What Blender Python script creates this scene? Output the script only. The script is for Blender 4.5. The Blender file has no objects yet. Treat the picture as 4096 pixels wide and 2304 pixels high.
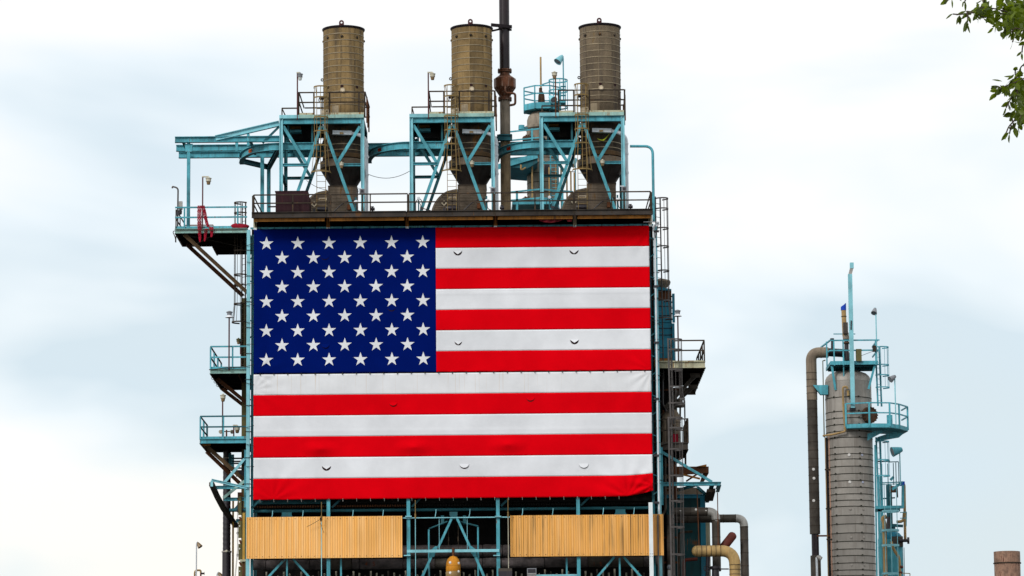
import bpy, math, random
import numpy as np
from mathutils import Vector, Matrix, noise as mnoise

random.seed(7)
sc = bpy.context.scene
col = sc.collection
PI = math.pi

# ------------------------------------------------------------------ camera
FPX = 13800.0                      # focal length in pixels of a 4096 px wide frame
PITCH = math.atan((3290 - 1152) / FPX)
ROLL = -0.0090
DIST = 209.0
cam_d = bpy.data.cameras.new('camera')
cam = bpy.data.objects.new('camera', cam_d)
col.objects.link(cam)
cam_d.sensor_width = 36.0
cam_d.lens = FPX / 4096 * 36.0
cam_d.clip_start = 0.5
cam_d.clip_end = 9000
CAM_LOC = Vector((0, -DIST, 1.7))
CAM_ROT = (Matrix.Rotation(PI / 2 + PITCH, 3, 'X') @ Matrix.Rotation(ROLL, 3, 'Z'))
cam.matrix_world = Matrix.Translation(CAM_LOC) @ CAM_ROT.to_4x4()
sc.camera = cam

def P(u, v, Y=0.0):
    """where the sight line of a photo pixel meets the vertical plane at depth Y (survey helper)"""
    d = CAM_ROT @ Vector(((u - 2048) / FPX, (1152 - v) / FPX, -1.0))
    return CAM_LOC + d * ((Y + DIST) / d.y)

def M(px, Y=0.0):
    return px * (DIST + Y) / FPX

# ------------------------------------------------------------------ world and sun
world = bpy.data.worlds.new('World')
sc.world = world
world.use_nodes = True
wn, wl = world.node_tree.nodes, world.node_tree.links
wn.clear()
SUN_EL, SUN_AZ = math.radians(34), math.radians(-38)     # azimuth off the camera's back, towards its left
sky = wn.new('ShaderNodeTexSky')
sky.sky_type = 'NISHITA'
sky.sun_disc = False
sky.sun_elevation = SUN_EL
sky.sun_rotation = PI - SUN_AZ
tc = wn.new('ShaderNodeTexCoord')
mp = wn.new('ShaderNodeMapping'); mp.inputs['Scale'].default_value = (1.0, 1.0, 2.3)
mp.inputs['Location'].default_value = (-4.4, -3.2, 0.8)
nz = wn.new('ShaderNodeTexNoise'); nz.inputs['Scale'].default_value = 6.5
nz.inputs['Detail'].default_value = 4; nz.inputs['Roughness'].default_value = 0.45
nz.inputs['Distortion'].default_value = 0.25
rp = wn.new('ShaderNodeValToRGB')
e = rp.color_ramp.elements
e[0].position = 0.36; e[0].color = (0.67, 0.785, 0.86, 1)
e[1].position = 0.60; e[1].color = (1.0, 1.0, 0.985, 1)
em = rp.color_ramp.elements.new(0.48); em.color = (0.85, 0.925, 0.97, 1)
sc_ = wn.new('ShaderNodeVectorMath'); sc_.operation = 'SCALE'; sc_.inputs['Scale'].default_value = 8.0
mixw = wn.new('ShaderNodeMix'); mixw.data_type = 'RGBA'; mixw.inputs[0].default_value = 0.93
bg = wn.new('ShaderNodeBackground'); bg.inputs['Strength'].default_value = 0.1
wo = wn.new('ShaderNodeOutputWorld')
wl.new(tc.outputs['Generated'], mp.inputs['Vector'])
wl.new(mp.outputs['Vector'], nz.inputs['Vector'])
sx_ = wn.new('ShaderNodeSeparateXYZ'); wl.new(tc.outputs['Generated'], sx_.inputs[0])
mz = wn.new('ShaderNodeMapRange'); mz.inputs['From Min'].default_value = 0.05; mz.inputs['From Max'].default_value = 0.25
wl.new(sx_.outputs['Z'], mz.inputs['Value'])
lay = wn.new('ShaderNodeValToRGB')           # cloud layers by height: pale low, greyer band, white above
for i_, (p_, c_) in enumerate(((0.0, .61), (0.17, .59), (0.27, .47), (0.41, .43), (0.57, .48), (0.73, .57), (1.0, .63))):
    el_ = lay.color_ramp.elements[i_] if i_ < 2 else lay.color_ramp.elements.new(p_)
    el_.position = p_; el_.color = (c_, c_, c_, 1)
wl.new(mz.outputs[0], lay.inputs['Fac'])
ns_ = wn.new('ShaderNodeMath'); ns_.operation = 'MULTIPLY_ADD'; ns_.inputs[1].default_value = 1.15; ns_.inputs[2].default_value = -0.595
wl.new(nz.outputs['Fac'], ns_.inputs[0])
na_ = wn.new('ShaderNodeMath'); na_.operation = 'ADD'
wl.new(lay.outputs['Color'], na_.inputs[0]); wl.new(ns_.outputs[0], na_.inputs[1])
wl.new(na_.outputs[0], rp.inputs['Fac'])
n2_ = wn.new('ShaderNodeTexNoise'); n2_.inputs['Scale'].default_value = 4.5; n2_.inputs['Detail'].default_value = 2   # low cloud glows slightly cream
wl.new(mp.outputs['Vector'], n2_.inputs['Vector'])
m2_ = wn.new('ShaderNodeMapRange'); m2_.inputs['From Min'].default_value = 0.44; m2_.inputs['From Max'].default_value = 0.62
wl.new(n2_.outputs['Fac'], m2_.inputs['Value'])
m3_ = wn.new('ShaderNodeMapRange'); m3_.inputs['From Min'].default_value = 0.17; m3_.inputs['From Max'].default_value = 0.09
wl.new(sx_.outputs['Z'], m3_.inputs['Value'])
m4_ = wn.new('ShaderNodeMath'); m4_.operation = 'MULTIPLY'; wl.new(m2_.outputs[0], m4_.inputs[0]); wl.new(m3_.outputs[0], m4_.inputs[1])
tint = wn.new('ShaderNodeMix'); tint.data_type = 'RGBA'; tint.blend_type = 'MULTIPLY'; tint.inputs[7].default_value = (1.03, 0.985, 0.93, 1)
wl.new(m4_.outputs[0], tint.inputs[0]); wl.new(rp.outputs['Color'], tint.inputs[6])
wl.new(tint.outputs[2], sc_.inputs[0])
wl.new(sky.outputs['Color'], mixw.inputs[6])
wl.new(sc_.outputs['Vector'], mixw.inputs[7])
wl.new(mixw.outputs[2], bg.inputs['Color'])
wl.new(bg.outputs['Background'], wo.inputs['Surface'])

sun_d = bpy.data.lights.new('sun', 'SUN')
sun_d.energy = 1.5
sun_d.angle = math.radians(14)
sun_d.color = (1.0, 0.97, 0.93)
sun = bpy.data.objects.new('sun', sun_d)
col.objects.link(sun)
to_sun = Vector((math.sin(SUN_AZ) * math.cos(SUN_EL), -math.cos(SUN_AZ) * math.cos(SUN_EL), math.sin(SUN_EL)))
sun.rotation_euler = to_sun.to_track_quat('Z', 'Y').to_euler()
sun.location = (0, 0, 120)

sc.view_settings.view_transform = 'Standard'
sc.view_settings.look = 'None'
sc.view_settings.exposure = 0.4
sc.view_settings.gamma = 1.0
sc.view_settings.use_curve_mapping = False

# ------------------------------------------------------------------ materials
def mat(name, base, var=0.25, rust=0.0, rough=0.6, scale=1.6, streak=0.35, metal=0.0,
        rustcol=(0.16, 0.06, 0.018), dirt=(0.05, 0.04, 0.03), bump=0.0, rand=0.0, spec=0.16):
    m = bpy.data.materials.new(name)
    m.use_nodes = True
    n, l = m.node_tree.nodes, m.node_tree.links
    b = n['Principled BSDF']
    b.inputs['Roughness'].default_value = rough
    b.inputs['Metallic'].default_value = metal
    b.inputs['Specular IOR Level'].default_value = spec
    t = n.new('ShaderNodeTexCoord'); oi = n.new('ShaderNodeObjectInfo')
    ad = n.new('ShaderNodeVectorMath'); ad.operation = 'MULTIPLY_ADD'
    cb = n.new('ShaderNodeCombineXYZ')
    for i in range(3): l.new(oi.outputs['Random'], cb.inputs[i])
    ad.inputs[1].default_value = (37, 53, 71)
    l.new(cb.outputs[0], ad.inputs[0]); l.new(t.outputs['Object'], ad.inputs[2])
    n1 = n.new('ShaderNodeTexNoise'); n1.inputs['Scale'].default_value = scale
    n1.inputs['Detail'].default_value = 6; n1.inputs['Roughness'].default_value = 0.6
    l.new(ad.outputs[0], n1.inputs['Vector'])
    mpn = n.new('ShaderNodeMapping'); mpn.inputs['Scale'].default_value = (5, 5, 0.35)
    l.new(ad.outputs[0], mpn.inputs['Vector'])
    n2 = n.new('ShaderNodeTexNoise'); n2.inputs['Scale'].default_value = scale * 1.2
    n2.inputs['Detail'].default_value = 5
    l.new(mpn.outputs[0], n2.inputs['Vector'])
    # broad tone variation
    r1 = n.new('ShaderNodeMapRange'); r1.inputs['From Min'].default_value = 0.3; r1.inputs['From Max'].default_value = 0.7
    r1.inputs['To Min'].default_value = 1 - var; r1.inputs['To Max'].default_value = 1 + var
    l.new(n1.outputs['Fac'], r1.inputs['Value'])
    vm = n.new('ShaderNodeVectorMath'); vm.operation = 'SCALE'
    vm.inputs[0].default_value = base[:3]
    last_scale = r1.outputs[0]
    if rand:
        rr = n.new('ShaderNodeMapRange'); rr.inputs['To Min'].default_value = 1 - rand; rr.inputs['To Max'].default_value = 1 + rand
        l.new(oi.outputs['Random'], rr.inputs['Value'])
        mu = n.new('ShaderNodeMath'); mu.operation = 'MULTIPLY'
        l.new(r1.outputs[0], mu.inputs[0]); l.new(rr.outputs[0], mu.inputs[1])
        last_scale = mu.outputs[0]
    l.new(last_scale, vm.inputs['Scale'])
    out = vm.outputs['Vector']
    if streak:
        r2 = n.new('ShaderNodeMapRange'); r2.inputs['From Min'].default_value = 0.5; r2.inputs['From Max'].default_value = 0.78
        r2.inputs['To Max'].default_value = streak
        l.new(n2.outputs['Fac'], r2.inputs['Value'])
        mx = n.new('ShaderNodeMix'); mx.data_type = 'RGBA'
        l.new(r2.outputs[0], mx.inputs[0]); l.new(out, mx.inputs[6]); mx.inputs[7].default_value = (*dirt, 1)
        out = mx.outputs[2]
    if rust:
        n3 = n.new('ShaderNodeTexNoise'); n3.inputs['Scale'].default_value = scale * 1.7; n3.inputs['Detail'].default_value = 8
        n3.inputs['Roughness'].default_value = 0.7
        l.new(mpn.outputs[0], n3.inputs['Vector'])
        mm = n.new('ShaderNodeMath'); mm.operation = 'ADD'
        l.new(n3.outputs['Fac'], mm.inputs[0]); l.new(n1.outputs['Fac'], mm.inputs[1])
        r3 = n.new('ShaderNodeMapRange'); r3.inputs['From Min'].default_value = 1.28 - rust * 0.5; r3.inputs['From Max'].default_value = 1.42 - rust * 0.5
        l.new(mm.outputs[0], r3.inputs['Value'])
        mx = n.new('ShaderNodeMix'); mx.data_type = 'RGBA'
        l.new(r3.outputs[0], mx.inputs[0]); l.new(out, mx.inputs[6]); mx.inputs[7].default_value = (*rustcol, 1)
        out = mx.outputs[2]
    l.new(out, b.inputs['Base Color'])
    if bump:
        bp = n.new('ShaderNodeBump'); bp.inputs['Strength'].default_value = bump; bp.inputs['Distance'].default_value = 0.03
        l.new(n1.outputs['Fac'], bp.inputs['Height']); l.new(bp.outputs[0], b.inputs['Normal'])
    return m

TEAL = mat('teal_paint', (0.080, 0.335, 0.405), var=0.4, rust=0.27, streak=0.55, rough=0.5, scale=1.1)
TEALP = mat('pale_teal_paint', (0.23, 0.53, 0.60), rust=0.10, streak=0.22, rough=0.5, scale=0.8)
TEALC = mat('bright_cyan_paint', (0.085, 0.36, 0.44), var=0.35, rust=0.10, streak=0.5, rough=0.5, scale=1.0)
TEALD = mat('dark_teal_and_shade', (0.018, 0.105, 0.13), rust=0.16, streak=0.5, rough=0.6, scale=1.0)  # darker teal; shade on rear and inner members put into the colour
TEALB = mat('blue_teal_sheet', (0.02, 0.20, 0.30), rust=0.10, streak=0.5, rough=0.55, scale=0.8)
STEEL = mat('brown_rail_steel', (0.042, 0.031, 0.022), var=0.4, rust=0.28, rough=0.75, scale=2.5, rustcol=(0.15, 0.065, 0.02))
STEELG = mat('grey_rail_steel', (0.085, 0.078, 0.076), var=0.3, rust=0.22, rough=0.7, scale=2.0)
DECKST = mat('weathered_deck_beam', (0.045, 0.038, 0.034), var=0.5, rust=0.30, streak=0.8, rough=0.75, scale=0.9, rustcol=(0.13, 0.06, 0.022))
RUST = mat('orange_rust_plate', (0.34, 0.14, 0.028), var=0.4, rust=0.35, streak=0.8, rough=0.8, scale=1.0, rustcol=(0.12, 0.05, 0.016))
RUSTD = mat('brown_rust', (0.11, 0.04, 0.016), var=0.4, rust=0.3, streak=0.6, rough=0.8, scale=1.4, rustcol=(0.05, 0.018, 0.012))
CREAMR = mat('rust_stained_cream', (0.46, 0.45, 0.32), var=0.25, rust=0.42, streak=0.5, rough=0.7, scale=1.3, rustcol=(0.24, 0.11, 0.03), dirt=(0.14, 0.07, 0.02))
TEALR = mat('rust_stained_teal', (0.28, 0.46, 0.42), var=0.25, rust=0.26, streak=0.4, rough=0.65, scale=1.2, rustcol=(0.26, 0.13, 0.04), dirt=(0.16, 0.10, 0.03))
YRAIL = mat('yellowed_ladder_steel', (0.21, 0.145, 0.055), var=0.35, rust=0.35, rough=0.7, scale=2.2)
DARK = mat('dark_casing_and_shade', (0.010, 0.009, 0.009), var=0.5, rust=0.06, streak=0.3, rough=0.85, scale=0.7, rustcol=(0.03, 0.014, 0.008), spec=0.1)  # dark casing; also carries interior shade on header beams and floor ribs
GRATE = mat('dark_grating_and_shade', (0.011, 0.009, 0.007), var=0.5, rust=0.2, rough=0.9, scale=1.8, rustcol=(0.06, 0.028, 0.012), spec=0.1)  # deck grating; underside shade put into its near-black colour
CLAD = mat('brown_stack_cladding', (0.215, 0.145, 0.064), var=0.42, rust=0.15, streak=0.95, rough=0.5, scale=0.55, rustcol=(0.22, 0.115, 0.025), dirt=(0.07, 0.055, 0.04), rand=0.3, metal=0.25)
CLADG = mat('grey_brown_stack_cladding', (0.150, 0.114, 0.074), var=0.42, rust=0.10, streak=0.95, rough=0.5, scale=0.55, rustcol=(0.17, 0.105, 0.035), dirt=(0.06, 0.05, 0.045), rand=0.22, metal=0.25)
BAND = mat('pale_band_steel', (0.26, 0.21, 0.14), var=0.2, rough=0.45, metal=0.3)
DRUM = mat('sooty_drum_cladding', (0.050, 0.038, 0.028), var=0.5, rust=0.36, streak=0.6, rough=0.55, scale=0.8, rustcol=(0.16, 0.075, 0.02), rand=0.2, metal=0.3)
CONE = mat('dark_cone_steel', (0.042, 0.034, 0.031), var=0.3, rust=0.1, streak=0.5, rough=0.5, metal=0.4)
DUCT = mat('weathered_duct_cladding', (0.145, 0.112, 0.082), var=0.45, rust=0.36, streak=0.5, rough=0.5, scale=0.9, rustcol=(0.15, 0.085, 0.035), metal=0.3)
RIMB = mat('black_rim_steel', (0.012, 0.008, 0.011), var=0.3, rough=0.6)
LUG = mat('maroon_lug_steel', (0.055, 0.012, 0.016), var=0.3, rough=0.6)
BRACEM = mat('brown_stained_brace', (0.080, 0.048, 0.022), var=0.4, rust=0.35, streak=0.6, rough=0.75, rustcol=(0.07, 0.03, 0.012))
MAROON = mat('maroon_box_paint', (0.026, 0.006, 0.010), var=0.3, rust=0.08, rough=0.6)
BLACKP = mat('black_pipe_coating', (0.014, 0.010, 0.016), var=0.4, rust=0.05, rough=0.45, spec=0.5)
FLAREB = mat('purple_black_pipe', (0.011, 0.005, 0.008), var=0.5, rust=0.08, rough=0.4, spec=0.35, rustcol=(0.07, 0.02, 0.012))
FLARER = mat('burnt_rust_vessel', (0.12, 0.045, 0.022), var=0.55, rust=0.35, streak=0.9, rough=0.45, scale=2.4, rustcol=(0.07, 0.020, 0.012), dirt=(0.33, 0.24, 0.19), metal=0.3)
TANPIPE = mat('tan_pipe_lagging', (0.205, 0.16, 0.115), var=0.3, rust=0.2, streak=0.6, rough=0.6, scale=1.0, rustcol=(0.15, 0.08, 0.03))
GREYPIPE = mat('weathered_grey_lagging', (0.068, 0.058, 0.048), var=0.4, rust=0.15, streak=0.5, rough=0.55, scale=1.2, rustcol=(0.12, 0.065, 0.03), metal=0.2)
SOOTPIPE = mat('sooty_canvas_lagging', (0.085, 0.072, 0.072), var=0.6, rust=0.20, streak=0.3, rough=0.8, scale=2.2, rustcol=(0.10, 0.045, 0.015), bump=0.8)
ORPIPE = mat('orange_stained_lagging', (0.55, 0.22, 0.018), var=0.35, rust=0.2, streak=0.5, rough=0.55, scale=1.6, rustcol=(0.10, 0.05, 0.02))
YELPIPE = mat('cream_pipe_lagging', (0.36, 0.235, 0.10), var=0.3, rust=0.16, streak=0.5, rough=0.6, scale=1.4)
ELBOW = mat('pale_grey_elbow', (0.34, 0.33, 0.31), var=0.3, rust=0.15, rough=0.5, metal=0.3)
TOWER = mat('grey_tower_cladding', (0.325, 0.30, 0.27), var=0.2, rust=0.05, streak=0.6, rough=0.5, scale=0.5, rustcol=(0.22, 0.15, 0.09), dirt=(0.14, 0.11, 0.09), rand=0.06, metal=0.2)
TBAND = mat('dark_band_steel', (0.035, 0.035, 0.026), var=0.2, rough=0.6)
CONC = mat('stained_vessel_lagging', (0.24, 0.20, 0.155), var=0.35, rust=0.2, streak=0.7, rough=0.65, scale=0.9, rustcol=(0.09, 0.065, 0.045))
SHROUD = mat('brown_bolted_cover', (0.07, 0.035, 0.02), var=0.5, rust=0.3, rough=0.7, scale=2.5)
WHITEP = mat('white_conduit_paint', (0.62, 0.66, 0.70), var=0.1, rust=0.05, streak=0.2, rough=0.5)
WHITE = mat('white_post_paint', (0.74, 0.80, 0.82), var=0.08, streak=0.12, rough=0.5)
CREAMB = mat('cream_cabinet_paint', (0.60, 0.50, 0.36), var=0.1, rust=0.06, rough=0.6)
LAMPC = mat('cream_lamp_casting', (0.50, 0.47, 0.37), var=0.2, rust=0.15, rough=0.6)
LAMPG = mat('grey_lamp_casting', (0.20, 0.21, 0.23), var=0.2, rough=0.5)
GLASSB = mat('amber_dirty_glass', (0.22, 0.14, 0.065), var=0.3, rough=0.3, streak=0.2, spec=0.5)
GLASSC = mat('clear_dirty_glass', (0.55, 0.58, 0.56), var=0.2, rough=0.25, streak=0.1, spec=0.5)
POLE = mat('maroon_lamp_pole', (0.09, 0.026, 0.028), var=0.3, rust=0.1, rough=0.6)
NETRED = mat('red_safety_netting', (0.32, 0.010, 0.028), var=0.5, rough=0.9, streak=0.1)
NETDK = mat('dull_red_netting', (0.10, 0.006, 0.010), var=0.5, rough=0.9, streak=0.1)
YELLOW = mat('lime_yellow_cloth', (0.45, 0.50, 0.03), var=0.2, rough=0.8, streak=0.1)
ORSIGND = mat('faded_red_sign_paint', (0.30, 0.022, 0.004), var=0.2, rough=0.6, streak=0.2)
RUSTL = mat('rust_red_lettering', (0.17, 0.04, 0.012), var=0.5, rough=0.8, streak=0.3, scale=5)
ORSIGN = mat('orange_sign_paint', (0.75, 0.12, 0.008), var=0.1, rough=0.5, streak=0.1)
BLACKL = mat('black_lettering_and_gaps', (0.02, 0.004, 0.004), var=0.05, rough=0.6, streak=0)
BLUEC = mat('blue_tarpaulin', (0.006, 0.05, 0.40), var=0.2, rough=0.6, streak=0.1)
OLIVE = mat('olive_door_paint', (0.12, 0.11, 0.045), var=0.3, rust=0.3, rough=0.7)
MUSTARD = mat('mustard_channel_paint', (0.52, 0.30, 0.055), var=0.2, rust=0.2, rough=0.6)
OXIDE = mat('red_oxide_pipe', (0.11, 0.025, 0.018), var=0.3, rust=0.1, rough=0.6)
PINK = mat('pink_primer_strip', (0.46, 0.27, 0.19), var=0.2, rough=0.7)
WIRE = mat('dark_wire', (0.02, 0.018, 0.018), var=0.2, rough=0.6, streak=0)
DOT = mat('pale_inspection_disc', (0.68, 0.66, 0.63), var=0.1, rough=0.5, streak=0.1)
DOTB = mat('blue_grey_inspection_disc', (0.42, 0.45, 0.58), var=0.1, rough=0.5, streak=0.1)
FLTAN = mat('scorched_tan_lagging', (0.30, 0.215, 0.125), var=0.35, rust=0.25, streak=0.8, rough=0.6, rustcol=(0.17, 0.085, 0.025))
OCHRE = mat('ochre_stained_lagging', (0.37, 0.245, 0.10), var=0.35, rust=0.25, streak=0.6, rough=0.6, scale=1.5, rustcol=(0.40, 0.15, 0.02), dirt=(0.10, 0.065, 0.03))
BRIGHT = mat('bare_mottled_pipe', (0.30, 0.18, 0.125), var=0.55, rust=0.42, streak=0.5, rough=0.55, scale=2.6, rustcol=(0.10, 0.035, 0.022), dirt=(0.055, 0.03, 0.035))
EARTH = mat('asphalt_ground', (0.05, 0.048, 0.046), var=0.3, rough=0.95, streak=0, scale=0.3)

def clothmat(name, base, streaks=False):
    m = bpy.data.materials.new(name); m.use_nodes = True
    n, l = m.node_tree.nodes, m.node_tree.links
    b = n['Principled BSDF']; b.inputs['Roughness'].default_value = 1.0
    b.inputs['Specular IOR Level'].default_value = 0.0
    t = n.new('ShaderNodeTexCoord')
    n1 = n.new('ShaderNodeTexNoise'); n1.inputs['Scale'].default_value = 0.28; n1.inputs['Detail'].default_value = 7; n1.inputs['Roughness'].default_value = 0.62
    l.new(t.outputs['Object'], n1.inputs['Vector'])
    r1 = n.new('ShaderNodeMapRange'); r1.inputs['From Min'].default_value = 0.3; r1.inputs['From Max'].default_value = 0.7; r1.inputs['To Min'].default_value = 0.84; r1.inputs['To Max'].default_value = 1.08
    l.new(n1.outputs['Fac'], r1.inputs['Value'])
    vm = n.new('ShaderNodeVectorMath'); vm.operation = 'SCALE'; vm.inputs[0].default_value = base
    l.new(r1.outputs[0], vm.inputs['Scale'])
    out = vm.outputs['Vector']
    if streaks:      # rust runs below the lacing eyelets
        mp_ = n.new('ShaderNodeMapping'); mp_.inputs['Scale'].default_value = (9.0, 0.0, 0.16)
        l.new(t.outputs['Object'], mp_.inputs['Vector'])
        n2 = n.new('ShaderNodeTexNoise'); n2.inputs['Scale'].default_value = 1.0; n2.inputs['Detail'].default_value = 3
        l.new(mp_.outputs[0], n2.inputs['Vector'])
        r2 = n.new('ShaderNodeMapRange'); r2.inputs['From Min'].default_value = 0.60; r2.inputs['From Max'].default_value = 0.76; r2.inputs['To Max'].default_value = 0.5
        l.new(n2.outputs['Fac'], r2.inputs['Value'])
        mx = n.new('ShaderNodeMix'); mx.data_type = 'RGBA'
        l.new(r2.outputs[0], mx.inputs[0]); l.new(out, mx.inputs[6]); mx.inputs[7].default_value = (0.50, 0.30, 0.10, 1)
        out = mx.outputs[2]
    l.new(out, b.inputs['Base Color'])
    w = n.new('ShaderNodeTexNoise'); w.inputs['Scale'].default_value = 14; w.inputs['Detail'].default_value = 3
    l.new(t.outputs['Object'], w.inputs['Vector'])
    bp = n.new('ShaderNodeBump'); bp.inputs['Strength'].default_value = 0.15; bp.inputs['Distance'].default_value = 0.02
    l.new(w.outputs['Fac'], bp.inputs['Height']); l.new(bp.outputs[0], b.inputs['Normal'])
    return m
FRED = clothmat('flag_red_cloth', (0.70, 0.0012, 0.006))
FWHITE = clothmat('flag_white_cloth', (0.73, 0.745, 0.78))
FWHITES = clothmat('flag_rust_streaked_cloth', (0.73, 0.74, 0.765), True)
FBLUE = clothmat('flag_blue_cloth', (0.001, 0.008, 0.115))

def panelmat(name, base, pale, soot, amt):
    """cream corrugated sheet: each rib fades a little differently, rain-washed soot runs down some of them"""
    m = bpy.data.materials.new(name); m.use_nodes = True
    n, l = m.node_tree.nodes, m.node_tree.links
    b = n['Principled BSDF']; b.inputs['Roughness'].default_value = 0.6; b.inputs['Specular IOR Level'].default_value = 0.2
    t = n.new('ShaderNodeTexCoord')
    def noise(sx, sz, det):
        mp_ = n.new('ShaderNodeMapping'); mp_.inputs['Scale'].default_value = (sx, 1, sz); l.new(t.outputs['Object'], mp_.inputs['Vector'])
        q = n.new('ShaderNodeTexNoise'); q.inputs['Scale'].default_value = 1.0; q.inputs['Detail'].default_value = det; l.new(mp_.outputs[0], q.inputs['Vector']); return q
    def rng(q, a, b_, c, d):
        r = n.new('ShaderNodeMapRange'); r.inputs['From Min'].default_value = a; r.inputs['From Max'].default_value = b_
        r.inputs['To Min'].default_value = c; r.inputs['To Max'].default_value = d; l.new(q.outputs['Fac'], r.inputs['Value']); return r.outputs[0]
    def mix(f, a, b_):
        x = n.new('ShaderNodeMix'); x.data_type = 'RGBA'; l.new(f, x.inputs[0])
        if isinstance(a, tuple): x.inputs[6].default_value = (*a, 1)
        else: l.new(a, x.inputs[6])
        x.inputs[7].default_value = (*b_, 1); return x.outputs[2]
    ribs = noise(5.5, .12, 4); broad = noise(.55, .25, 3); run = noise(8.5, .16, 6)
    c = mix(rng(ribs, .38, .66, 0, .8), base, pale)
    c = mix(rng(broad, .45, .75, 0, .55), c, tuple(x * .80 for x in base))
    mu = n.new('ShaderNodeMath'); mu.operation = 'MULTIPLY'; l.new(rng(run, .47, .64, 0, 1), mu.inputs[0]); l.new(rng(noise(.7, .3, 4), .40, .60, 0, amt), mu.inputs[1])
    c = mix(mu.outputs[0], c, soot)
    l.new(c, b.inputs['Base Color']); return m
CREAM1 = panelmat('cream_corrugated_sheet', (0.90, 0.47, 0.125), (0.92, 0.58, 0.26), (0.42, 0.22, 0.06), 0.35)
CREAM2 = panelmat('sooty_cream_corrugated_sheet', (0.78, 0.39, 0.09), (0.83, 0.48, 0.18), (0.14, 0.08, 0.03), .75)

def leafmat(name, c, tr):
    m = bpy.data.materials.new(name); m.use_nodes = True
    n, l = m.node_tree.nodes, m.node_tree.links
    b = n['Principled BSDF']; b.inputs['Roughness'].default_value = 0.5
    oi = n.new('ShaderNodeObjectInfo'); g = n.new('ShaderNodeNewGeometry')
    ad = n.new('ShaderNodeMath'); l.new(oi.outputs['Random'], ad.inputs[0]); l.new(g.outputs['Random Per Island'], ad.inputs[1])
    fr = n.new('ShaderNodeMath'); fr.operation = 'FRACT'; l.new(ad.outputs[0], fr.inputs[0])
    r = n.new('ShaderNodeValToRGB'); l.new(fr.outputs[0], r.inputs[0])
    r.color_ramp.elements[0].color = (c[0] * 0.5, c[1] * 0.5, c[2] * 0.5, 1)
    r.color_ramp.elements[1].color = (c[0] * 1.7, c[1] * 1.5, c[2], 1)
    l.new(r.outputs[0], b.inputs['Base Color'])
    tl = n.new('ShaderNodeBsdfTranslucent'); l.new(r.outputs[0], tl.inputs['Color'])
    mx = n.new('ShaderNodeMixShader'); mx.inputs[0].default_value = tr
    l.new(b.outputs[0], mx.inputs[1]); l.new(tl.outputs[0], mx.inputs[2])
    l.new(mx.outputs[0], n['Material Output'].inputs['Surface'])
    return m
LEAF = leafmat('green_leaf', (0.10, 0.16, 0.004), 0.55)
BARK = mat('brown_bark', (0.07, 0.05, 0.04), var=0.4, rough=0.9, scale=8)

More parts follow.
